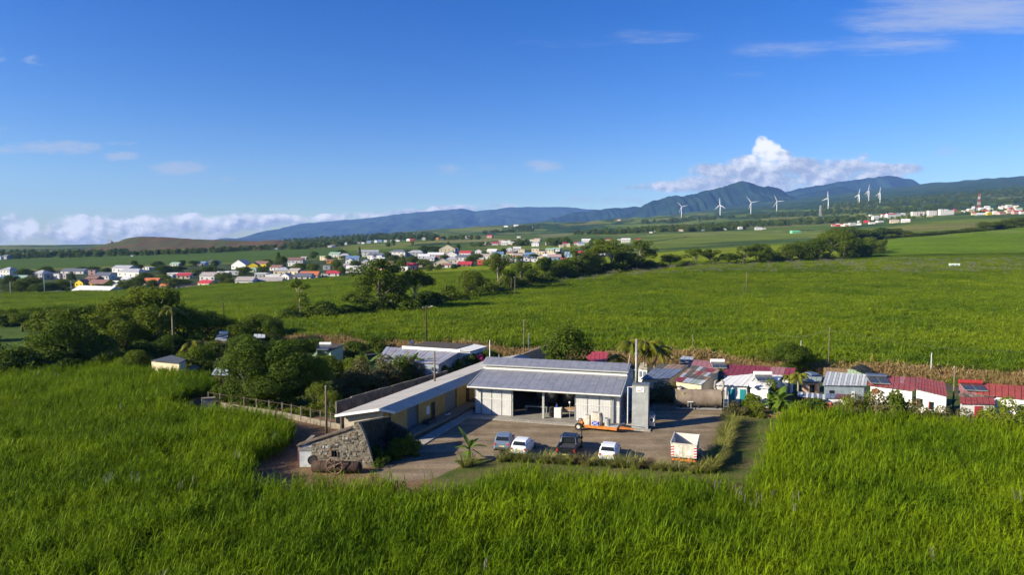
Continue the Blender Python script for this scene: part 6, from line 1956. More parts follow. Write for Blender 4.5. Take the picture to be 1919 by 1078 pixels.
MB().tube([(.55, .9, c + 1.0), (.55, .9, c + 1.2), (.55, .9, c + 1.26)], [.3, .3, .2], 14).build('manhole', mat('pale_cap', (0.45, 0.37, 0.28), .8), TK)
for x in (1.35, 1.7):
    MB().box(x, x + .06, -.16, -.1, .2, 1.1).build('gauge_post', STEEL, TK)
MB().box(1.3, 2.0, -.2, -.14, .95, 1.05).build('gauge_board', WHITE, TK)
MB().box(.62, .9, .02, .06, c + .45, c + .85).build('sticker', mat('faded_yellow', (0.42, 0.36, 0.12), .8), TK)
for x in (LT + .25, LT + .75):
    MB().tube([(x, -.1, 0), (x, -.1, 2.35)], .035, 6).build('ladder_post', STEEL, TK)
    MB().tube([(x, .9, 0), (x, .9, 2.35)], .035, 6).build('ladder_post', STEEL, TK)
for z in (.5, 1.0, 1.5, 2.0, 2.33):
    MB().tube([(LT + .25, -.1, z), (LT + .75, -.1, z)], .03, 6).build('rung', STEEL, TK)
# pollarded forked trunk behind it
t = thing('forked_trunk', 'pale bare forked trunk standing behind the tank', 'tree stump', gp(1347, 762), 0)
for s in (-1, 1):
    MB().tube([(0, 0, 0), (s * .1, 0, 1.6), (s * .55, 0, 2.4), (s * .5, 0, 3.1), (s * .25, 0, 3.25)], [.2, .17, .15, .13, .11], 8).build('fork', BARK_L, t, smooth=True)

# ================================================================== HOUSES NEAR THE YARD
MAROON = mat('maroon_sheet', (0.19, 0.035, 0.05), .6, var=.18, scale=1.2); PINKR = mat('faded_pink_sheet', (0.27, 0.12, 0.13), .65, var=.15, scale=1.2)
REDR = mat('red_sheet', (0.235, 0.045, 0.045), .65, scale=.8, col2=(0.19, 0.065, 0.07)); REDO = mat('orange_red_sheet', (0.26, 0.055, 0.045), .65, var=.18, scale=1.2)
GREYS = mat('grey_sheet', (0.33, 0.35, 0.38), .5, var=.12, scale=1.3); GREYL = mat('clear_sheet', (0.50, 0.51, 0.50), .5, var=.1, scale=1.3)
BLUES = mat('blue_grey_sheet', (0.14, 0.17, 0.24), .5, var=.15, scale=.9); GREENS = mat('green_grey_sheet', (0.25, 0.30, 0.27), .6, var=.15, scale=1.4)
DGREY = mat('dark_sheet', (0.10, 0.09, 0.08), .7, var=.3, scale=1.6); BROWNR = mat('brown_roof', (0.075, 0.06, 0.045), .85, var=.25)
CREAM = mat('cream_wall', (0.60, 0.50, 0.34), .9, var=.08); PEACH = mat('peach_wall', (0.50, 0.33, 0.24), .9, var=.1); TURQ = mat('turquoise_paint', (0.02, 0.26, 0.28), .6, var=.1)
BLUEW = mat('blue_tin_wall', (0.28, 0.33, 0.36), .7, var=.15, scale=1.5); PGREEN = mat('pale_green_wall', (0.25, 0.34, 0.24), .9, var=.1); WHITER = mat('white_roof', (0.70, 0.68, 0.64), .6, var=.06, scale=1.2)
REDP = mat('red_paint', (0.34, 0.05, 0.045), .7, var=.15)


def shack(name, label, quads, wallm, cat='house', inset=.35, nv=1, openings=(), zfloor=0.0, group='shacks and houses behind the yard'):
    """quads: list of (corner list [(px,py,z) x4: front-left, front-right, back-right, back-left], sheets across, rows, material or function)"""
    c0 = [gp(*p) for p in quads[0][0]]
    base = sum((Vector((p.x, p.y, 0)) for p in c0), Vector()) / 4
    t = thing(name, label, cat, base, 0, group)
    for qi, (cs, nu, nv_, mm) in enumerate(quads):
        c = [gp(*p) for p in cs]
        mean = sum(c, Vector()) / 4
        ins = [p + (Vector((mean.x, mean.y, p.z)) - p).normalized() * min(inset, (Vector((mean.x, mean.y, p.z)) - p).length * .4) for p in c]
        MB().prism([Vector((p.x, p.y, zfloor)) for p in ins], [p - Vector((0, 0, .22)) for p in ins]).build('wall', wallm, t, world=True)
        r = random.Random(len(label) + qi)
        sheets(t, 'roof_sheet', c, nu, nv_, mm, .05, .05, jit=.018, rnd=r)
        if qi == 0:
            for (u0, u1, z0, z1, m_, nm) in openings:
                a, b = lerp(ins[0], ins[1], u0), lerp(ins[0], ins[1], u1)
                d = (b - a); d.z = 0; d.normalize(); o = Vector((d.y, -d.x, 0))
                a.z = b.z = 0
                op = MB().prism([a + o * .05 + Vector((0, 0, z0)), b + o * .05 + Vector((0, 0, z0)), b - o * .02 + Vector((0, 0, z0)), a - o * .02 + Vector((0, 0, z0))], [a + o * .05 + Vector((0, 0, z1)), b + o * .05 + Vector((0, 0, z1)), b - o * .02 + Vector((0, 0, z1)), a - o * .02 + Vector((0, 0, z1))]).build(nm, m_, t, world=True)
    return t


rk = random.Random(77)
shack('shack', 'shack with a blue-grey and rusty roof left of the patchwork roof', [([(1200, 711, 2.5), (1256, 709, 2.5), (1293, 684, 3.0), (1236, 681, 3.0)], 7, 3, lambda i, j: BLUES if j < 2 else rk.choice([RUST_R, DGREY, RUST_R]))], CREAM)
shack('shack', 'shack with a patchwork roof of rusty, maroon and grey sheets', [([(1264, 714, 2.4), (1315, 721, 2.4), (1350, 694, 3.1), (1297, 684, 3.1)], 7, 4, lambda i, j: [MAROON, MAROON, GREYS, GREYS, GREENS, GREENS, GREYL][i] if j == 0 else rk.choice([RUST_R, DGREY, MAROON, GREYS, DGREY, RUST_R]))], CREAM, openings=[(.55, .8, .9, 1.8, mat('pale_panel', (0.5, 0.48, 0.3), .8), 'window')])
shack('garage', 'small dark open garage behind the patchwork roof', [([(1272, 674, 2.5), (1299, 676, 2.5), (1300, 669, 2.7), (1279, 667, 2.7)], 3, 1, GREYS)], BLUES, 'garage', .15, openings=[(.1, .5, .05, 2.0, GLASS, 'opening')])
shack('shack', 'shack with a faded red roof behind the patchwork roof', [([(1294, 686, 2.7), (1346, 692, 2.7), (1342, 678, 3.1), (1300, 674, 3.1)], 5, 1, PINKR)], CREAM)
shack('row_house', 'long house under a maroon roof with a faded pink stretch', [([(1352, 703, 2.5), (1487, 707, 2.5), (1492, 690, 3.2), (1364, 682.5, 3.2)], 14, 1, lambda i, j: PINKR if 9 <= i < 12 else MAROON)], WHITE)
shack('white_house', 'low house with a bright white roof and turquoise doors', [([(1339, 722, 2.5), (1402, 724, 2.5), (1422, 700, 3.1), (1366, 705, 2.9)], 6, 1, WHITER), ([(1403, 724, 2.45), (1440, 729, 2.45), (1470, 704, 3.0), (1423, 700, 3.1)], 4, 1, WHITER)], WHITE, openings=[(.42, .62, .05, 2.0, TURQ, 'door'), (.78, .96, .05, 2.0, TURQ, 'door'), (.05, .25, .05, 1.9, mat('brown_opening', (0.10, 0.06, 0.03), .9), 'doorway')])
shack('shack', 'small shack with a green-grey roof and peach wall', [([(1499, 715, 2.3), (1539, 717, 2.3), (1541, 707, 2.6), (1503, 705, 2.6)], 4, 1, GREENS)], PEACH, openings=[(.45, .75, .05, 1.9, GLASS, 'doorway'), (.8, .84, .05, 2.1, mat('orange_post', (0.5, 0.2, 0.04), .8), 'post')])
shack('tin_house', 'tin house with a striped grey corrugated roof', [([(1541, 722, 2.5), (1624, 723, 2.5), (1628, 702.5, 3.3), (1549, 696, 3.3)], 15, 1, lambda i, j: GREYL if i % 2 else GREYS)], BLUEW, openings=[(.13, .25, 1.1, 1.8, GLASS, 'window'), (.12, .26, .1, .8, WHITE, 'panel'), (.7, .78, .6, 1.7, WHITE, 'panel')])
shack('red_house', 'white-walled house with a worn red roof and solar heater', [([(1626, 722, 2.6), (1714, 733, 2.6), (1716, 707, 3.5), (1629, 703, 3.5)], 9, 2, lambda i, j: REDR if rk.random() < .8 else PINKR)], WHITE, openings=[(.05, .2, 1.6, 2.2, mat('brick_opening', (0.25, 0.06, 0.035), .8), 'window'), (.55, .68, .05, 1.9, REDP, 'door')])
shack('gable_house', 'white timber house with a steep dull red roof', [([(1715, 729, 3.3), (1776, 743, 2.9), (1771, 717, 3.9), (1718, 705, 4.2)], 10, 3, REDR)], WHITE, inset=.2, openings=[(.03, .22, 1.3, 2.2, GLASS, 'window'), (.01, .035, 1.3, 2.2, REDP, 'shutter'), (.45, .60, 1.1, 2.0, GLASS, 'window'), (.42, .455, 1.1, 2.0, REDP, 'shutter')])
shack('long_red_house', 'long house with a matt red roof running off the right edge', [([(1797, 735, 2.6), (1990, 757, 2.6), (1990, 729, 3.5), (1795, 714, 3.5)], 16, 1, lambda i, j: PINKR if i < 3 else REDO)], WHITE, openings=[(.62, .72, 1.4, 1.8, GLASS, 'window'), (.76, .86, 1.4, 1.8, GLASS, 'window')])
shack('lean_to', 'small lean-to with a rusty strip roof and a red door', [([(1798, 757, 2.15), (1866, 758, 2.15), (1863, 745, 2.5), (1798, 744.5, 2.5)], 6, 1, REDO)], WHITE, 'shed', .12, openings=[(.42, .66, .02, 1.9, REDP, 'door')])
shack('rusty_awning', 'rust-streaked awning above the red lean-to', [([(1798, 743.5, 2.52), (1864, 744.5, 2.52), (1860, 736, 2.62), (1794, 734, 2.62)], 7, 2, lambda i, j: rk.choice([RUST_R, RUST_R, DGREY]))], WOOD_D, 'awning', .3)
shack('low_shed', 'low open shed with shiny corrugated sheets', [([(1494, 743, 1.5), (1546, 748, 1.5), (1546, 739, 1.7), (1495, 734, 1.7)], 10, 1, lambda i, j: GREYL if i % 2 else BLUES)], WOOD_D, 'shed', .15)
shack('low_shed', 'low shed with slate-blue and maroon roof sheets', [([(1546, 746, 1.5), (1594, 747, 1.5), (1596, 740, 1.7), (1548, 737, 1.7)], 5, 1, lambda i, j: BLUES if i < 2 else mat('dull_maroon', (0.14, 0.06, 0.06), .7))], WHITE, 'shed', .15)
shack('beige_house', 'small beige flat-roofed house at the cane edge on the left', [([(282, 676, 2.9), (336, 681, 2.9), (349, 673.5, 2.9), (322, 665.5, 3.0)], 1, 1, mat('slate_flat', (0.075, 0.085, 0.10), .8, var=.1))], CREAM, inset=.12, openings=[(.40, .54, .9, 1.9, GLASS, 'window'), (.72, .78, 1.7, 2.1, GLASS, 'window'), (.82, .88, 1.7, 2.1, GLASS, 'window')])
shack('shack', 'grey shed roof tucked under the mango tree', [([(396, 702, 1.9), (428, 704, 1.9), (428, 692, 2.2), (404, 689, 2.2)], 4, 1, GREYS)], WOOD_D, 'shed')
shack('shack', 'rusty shed roof right of the beige house', [([(350, 692, 1.6), (362, 694, 1.6), (376, 687, 1.7), (360, 684, 1.7)], 3, 1, RUST_R)], WOOD_D, 'shed')
shack('green_house', 'pale green house under a dark flat roof behind the banana plants', [([(597, 653, 3.0), (620, 657, 3.0), (645, 645.5, 3.0), (584, 642, 3.0)], 1, 1, BROWNR)], PGREEN, inset=.25, openings=[(.3, .7, 1.0, 2.1, GLASS, 'window')])
shack('flat_house', 'wide house with a stained pale corrugated roof behind the wall', [([(706, 675, 2.8), (824, 682, 2.8), (863, 659, 2.95), (724, 650, 2.95)], 18, 1, lambda i, j: GREYS if i % 4 == 0 else mat('stained_sheet', (0.40, 0.39, 0.41), .55, scale=.8, col2=(0.24, 0.21, 0.24)))], mat('grey_blue_wall', (0.26, 0.30, 0.34), .9), inset=.4)
shack('flat_house', 'house with a dark flat roof and white parapet', [([(758, 651, 3.1), (845, 656.5, 3.1), (886, 645, 3.1), (799, 640, 3.1)], 1, 1, BROWNR)], WHITE, inset=.2)
shack('white_annex', 'flat white roof beside the dark roof', [([(846, 656.5, 3.0), (881, 659, 3.0), (913, 649.5, 3.0), (888, 645, 3.0)], 5, 1, WHITER)], WHITE, inset=.2)
pb0, pb1 = gp(755, 651, 3.12), gp(864, 659.5, 3.0)
t = thing('parapet_beam', 'white parapet beam along the dark flat roof', 'beam', Vector((pb0.x, pb0.y, 0)))
wall(t, Vector((pb0.x, pb0.y, 0)), Vector((pb1.x, pb1.y, 0)), 3.35, 3.35, .3, WHITE, 'beam', 2.96)
wall(t, Vector((pb0.x, pb0.y, 0)), lerp(Vector((pb0.x, pb0.y, 0)), Vector((pb1.x, pb1.y, 0)), .05), 2.95, 2.95, .28, WHITE, 'pier')
t = thing('satellite_dish', 'grey satellite dish on the stained pale roof', 'satellite dish', gp(771, 652, 3.0), .5)
MB().tube([(0, 0, 0), (0, 0, .7)], .03, 6).build('mast', TRIM, t)
MB().tube([(0, -.05, .85), (0, -.12, .85)], [.15, .42], 16).build('dish', POLE_C, t)
t = thing('satellite_dish', 'white satellite dish at the front of the white roof', 'satellite dish', gp(1410, 726, 2.4), 0)
MB().tube([(0, 0, 0), (0, -.25, .3)], .03, 6).build('mast', TRIM, t)
MB().tube([(0, -.25, .32), (-.1, -.35, .4)], [.15, .4], 16).build('dish', WHITE, t)
shack('tin_shed', 'grey tin shed roof among the trees on the left', [([(402, 637, 3.0), (424, 639, 3.0), (428, 629, 3.2), (408, 627, 3.2)], 4, 1, GREYS)], WOOD_D, 'shed', .2)
shack('tin_shed', 'small pale roof between the trees left of the big field', [([(474, 634, 3.0), (497, 633, 3.0), (497, 627, 3.2), (476, 626, 3.2)], 3, 1, GREYL)], WOOD_D, 'shed', .2)
shack('garden_roof', 'bright red garden roof behind the dark tree', [([(1098, 678, 2.3), (1140, 680, 2.3), (1138, 660, 2.6), (1102, 658, 2.6)], 5, 1, mat('bright_red_sheet', (0.40, 0.05, 0.06), .6))], WHITE, 'shed')
shack('kiosk', 'tiny kiosk with printed white panels behind the palms', [([(1196, 691, 2.2), (1213, 692, 2.2), (1212, 681, 2.5), (1200, 680, 2.5)], 2, 1, mat('kiosk_roof', (0.42, 0.38, 0.30), .8))], WHITE, 'kiosk', .1, openings=[(.1, .4, 1.0, 1.8, BLUES, 'poster'), (.55, .9, 1.0, 1.8, BLUES, 'poster')])
# old roofless wall behind the shed
OW = thing('old_wall', 'crumbling dark wall with a rusty top behind the shed roof', 'wall', Vector((gp(955, 671, 2.6).x, gp(955, 671, 2.6).y, 0)))
o0, o1 = gp(962, 671, 2.4), gp(1034, 644, 2.6); o0.z = o1.z = 0
wall(OW, o0, o1, 2.4, 2.7, .3, STONE_M, 'wall_core'); wall(OW, o0 + Vector((-.1, 0, 0)), o1 + Vector((-.1, 0, 0)), 2.52, 2.82, .5, RUST_R, 'coping', 2.45)
# solar water heaters


def solar(px, py, z, w, label, tankm=STEEL_V, ang=0.0):
    t = thing('solar_heater', label, 'solar heater', gp(px, py, z), ang, 'solar water heaters on the roofs')
    for s in (-1, 1):
        p = MB().slab(V3(s * w / 4 - w / 4.3, -.85, .15), V3(s * w / 4 + w / 4.3, -.85, .15), V3(s * w / 4 + w / 4.3, .65, .55), V3(s * w / 4 - w / 4.3, .65, .55), .08).build('collector', mat('collector_glass', (0.045, 0.055, 0.07), .15, spec=.7), t)
        MB().slab(V3(s * w / 4 - w / 4.1, -.9, .11), V3(s * w / 4 + w / 4.1, -.9, .11), V3(s * w / 4 + w / 4.1, .7, .52), V3(s * w / 4 - w / 4.1, .7, .52), .05).build('frame', STEEL, p)
    MB().tube([(-w / 2, .95, .75), (w / 2, .95, .75)], .28, 16).build('water_tank', tankm, t, smooth=False)
    for s in (-1, 1):
        MB().box(s * w * .35 - .04, s * w * .35 + .04, .9, 1.0, -.05, .5).build('bracket', STEEL, t)


solar(1433, 714, 2.75, 2.2, 'solar heater with a cream tank on the white roof', WHITER, -.1)
solar(1646, 718, 2.85, 2.3, 'solar heater with a steel tank on the worn red roof', STEEL_V, -.2)
solar(1824, 731, 2.85, 2.4, 'solar heater with a red tank on the long red roof', mat('red_tank', (0.30, 0.03, 0.03), .5), -.25)
solar(1347, 689, 2.95, 1.9, 'solar heater on the faded red roof', WHITER, -.1)
solar(415, 633, 3.2, 1.4, 'solar heater on the white shed among the trees', WHITER, 0)
solar(607, 655, 3.05, 1.9, 'solar heater at the eave of the pale green house', WHITER, 0)
# white wall panels along the road, green container wall, black parasol
t = thing('white_wall', 'white boundary wall in three panels along the road', 'wall', gp(1345, 690), 0)
a0, a1 = gp(1302, 682.5), gp(1385, 690)
for k in range(3):
    wall(t, lerp(a0, a1, k / 3), lerp(a0, a1, (k + 1) / 3 - .015), 1.15, 1.15, .14, WHITE, 'wall_panel')
t = thing('board_fence', 'brown and pale green board fence along the road', 'fence', gp(1590, 706), 0)
a0, a1 = gp(1543, 706), gp(1634, 713)
for k in range(16):
    wall(t, lerp(a0, a1, k / 16), lerp(a0, a1, (k + 1) / 16 - .006), 1.4, 1.4, .06, WOOD if k < 8 else PGREEN, 'board')
t = thing('parasol', 'black garden parasol behind the tin roof', 'parasol', gp(1614, 712), 0)
b = MB(); n = 8
for k in range(n):
    a, a2 = 2 * math.pi * k / n, 2 * math.pi * (k + 1) / n
    b.tri((math.cos(a) * 1.5, math.sin(a) * 1.5, 1.65), (math.cos(a2) * 1.5, math.sin(a2) * 1.5, 1.65), (0, 0, 2.35))
b.build('canopy', mat('black_cloth', (0.012, 0.016, 0.018), .9), t)
MB().tube([(0, 0, 0), (0, 0, 2.3)], .03, 6).build('pole', DARKM, t)
t = thing('parked_car', 'small blue car half hidden behind the green-grey roof', 'car', gp(1524, 716), rad(-70))
loft([(-1.9, .72, .7, .3, .8), (-1.2, .82, .78, .25, .88), (.8, .82, .76, .25, .86), (1.9, .7, .55, .3, .6)], CARB, 'body', t, .05)
loft([(-1.5, .74, .6, .85, .98), (-1.0, .76, .6, .85, 1.4), (.2, .76, .6, .85, 1.4), (.9, .72, .55, .85, .95)], CARB, 'cabin', t, .05)
MB().box(-.5, .5, -1.35, -1.28, 1.0, 1.28).build('rear_window', GLASS, t)
wheels(t, [(-.72, -1.2), (.72, -1.2), (-.72, 1.2), (.72, 1.2)], .3)
t = thing('red_fence', 'low red tin fence in front of the slate-blue shed', 'fence', gp(1550, 768), 0)
a0, a1 = gp(1538, 768), gp(1562, 772)
for k in range(4):
    wall(t, lerp(a0, a1, k / 4), lerp(a0, a1, (k + 1) / 4 - .02), 1.1, .95, .06, REDP, 'tin_panel')

# ================================================================== THE FAR VILLAGES
HC = {'white': (0.70, 0.68, 0.66), 'cream': (0.66, 0.56, 0.40), 'grey': (0.34, 0.35, 0.36), 'yellow': (0.70, 0.52, 0.02), 'pink': (0.60, 0.36, 0.32), 'red': (0.50, 0.06, 0.06), 'green': (0.30, 0.42, 0.32), 'blue': (0.33, 0.46, 0.56), 'brown': (0.24, 0.13, 0.09), 'peach': (0.66, 0.40, 0.27), 'orange': (0.62, 0.27, 0.06), 'taupe': (0.36, 0.31, 0.27), 'lime': (0.22, 0.58, 0.32)}
RC = {'grey': (0.34, 0.34, 0.37), 'slate': (0.12, 0.13, 0.16), 'white': (0.64, 0.62, 0.62), 'red': (0.42, 0.045, 0.06), 'brown': (0.22, 0.12, 0.10), 'orange': (0.55, 0.16, 0.07), 'green': (0.26, 0.38, 0.29), 'blue': (0.14, 0.23, 0.38), 'taupe': (0.36, 0.31, 0.29), 'pink': (0.44, 0.30, 0.28), 'lime': (0.22, 0.58, 0.32)}
hm_ = lambda c: mat('house_' + c, tuple(v * .82 for v in HC[c]), .85, var=.06, scale=.6)
rm_ = lambda c: mat('house_roof_' + c, RC[c], .65, var=.12, scale=.8)
TYPEW = {'gx': 'gable', 'gy': 'gable', 'hip': 'hip', 'flat': 'flat', 'shed': 'sloping'}


def house(px, py, wpx, hpx, typ, wc, rc, label, group, yaw=None, dep=None):
    g = hit(px, py)
    s = g.y / F
    k = .92 if 'town' in group or 'hills' in group else 1.0
    W = wpx * s * k; H = max(hpx * s * k, 2.2); D = dep if dep else max(min(W * .8, 10), 4.5)
    r = random.Random(int(px * 13 + py))
    yw = rad(yaw if yaw is not None else r.uniform(-22, 6))
    t = thing('house', label, 'house', g - Vector((0, 0, .25)), yw, group)
    x0, x1, y0, y1 = -W / 2, W / 2, 0.0, D
    wm, rm = hm_(wc), rm_(rc)
    ov = .35
    if typ == 'gx':
        rise = D * .24
        b = MB().prism([(x0, y0, 0), (x0, y1, 0), (x0, y1, H), (x0, D / 2, H + rise), (x0, y0, H)], [(x1, y0, 0), (x1, y1, 0), (x1, y1, H), (x1, D / 2, H + rise), (x1, y0, H)])
        b.build('wall', wm, t)
        rf = MB()
        for a, c in ((y0 - ov, D / 2), (y1 + ov, D / 2)):
            za = H - ov * .48
            pts = [(x0 - ov, a, za + .12), (x1 + ov, a, za + .12), (x1 + ov, c, H + rise + .12), (x0 - ov, c, H + rise + .12)]
            rf.slab(*[Vector(p) for p in pts], .1)
        rf.build('roof', rm, t)
    elif typ == 'gy':
        rise = W * .27
        b = MB().prism([(x0, y0, 0), (x1, y0, 0), (x1, y0, H), (0, y0, H + rise), (x0, y0, H)], [(x0, y1, 0), (x1, y1, 0), (x1, y1, H), (0, y1, H + rise), (x0, y1, H)])
        b.build('wall', wm, t)
        rf = MB()
        for a in (x0 - ov, x1 + ov):
            za = H - ov * .54
            rf.slab(Vector((a, y0 - ov, za + .12)), Vector((0, y0 - ov, H + rise + .12)), Vector((0, y1 + ov, H + rise + .12)), Vector((a, y1 + ov, za + .12)), .1)
        rf.build('roof', rm, t)
    elif typ == 'hip':
        rise = min(W, D) * .26
        MB().box(x0, x1, y0, y1, 0, H).build('wall', wm, t)
        k = min(W, D) * .45
        a = [(x0 - ov, y0 - ov, H), (x1 + ov, y0 - ov, H), (x1 + ov, y1 + ov, H), (x0 - ov, y1 + ov, H)]
        i_, j_ = ((x0 + k, D / 2, H + rise), (x1 - k, D / 2, H + rise)) if W >= D else ((0, y0 + k, H + rise), (0, y1 - k, H + rise))
        rf = MB()
        if W >= D:
            rf.quad(a[0], a[1], j_, i_); rf.tri(a[1], a[2], j_); rf.quad(a[2], a[3], i_, j_); rf.tri(a[3], a[0], i_)
        else:
            rf.tri(a[0], a[1], i_); rf.quad(a[1], a[2], j_, i_); rf.tri(a[2], a[3], j_); rf.quad(a[3], a[0], i_, j_)
        rf.poly(list(reversed([(p[0], p[1], p[2] - .02) for p in a])))
        rf.build('roof', rm, t)
    elif typ == 'shed':
        MB().prism([(x0, y0, 0), (x1, y0, 0), (x1, y1, 0), (x0, y1, 0)], [(x0, y0, H), (x1, y0, H), (x1, y1, H + D * .16), (x0, y1, H + D * .16)]).build('wall', wm, t)
        MB().slab(V3(x0 - ov, y0 - ov, H + .07), V3(x1 + ov, y0 - ov, H + .07), V3(x1 + ov, y1 + ov, H + D * .18), V3(x0 - ov, y1 + ov, H + D * .18), .1).build('roof', rm, t)
    else:
        MB().box(x0, x1, y0, y1, 0, H).build('wall', wm, t)
        MB().box(x0 - .2, x1 + .2, y0 - .2, y1 + .2, H + .003, H + .3).build('roof', rm, t)
    if wpx >= 9:
        fl = 2 if H > 4.6 else 1
        for f in range(fl):
            n = max(1, min(4, int(W / 3.2)))
            for k in range(n):
                cx_ = x0 + W * (k + .5) / n + r.uniform(-.2, .2)
                zb_ = f * H / fl
                if f == 0 and k == n // 2 and n > 1:
                    MB().box(cx_ - .5, cx_ + .5, y0 - .04, y0 + .05, zb_ + .25, min(zb_ + 2.3, H - .2)).build('door', WOOD_D, t)
                else:
                    zz = zb_ + H / fl * .40
                    MB().box(cx_ - .6, cx_ + .6, y0 - .04, y0 + .05, zz, min(zz + 1.15, H - .15)).build('window', GLASS, t)
        for k in range(1 if W < 14 else 2):
            yy = D * (k + .5) / (1 if W < 14 else 2)
            MB().box(x1 - .05, x1 + .04, yy - .6, yy + .6, H * .4, min(H * .4 + 1.15, H - .1)).build('window', GLASS, t)
    return t


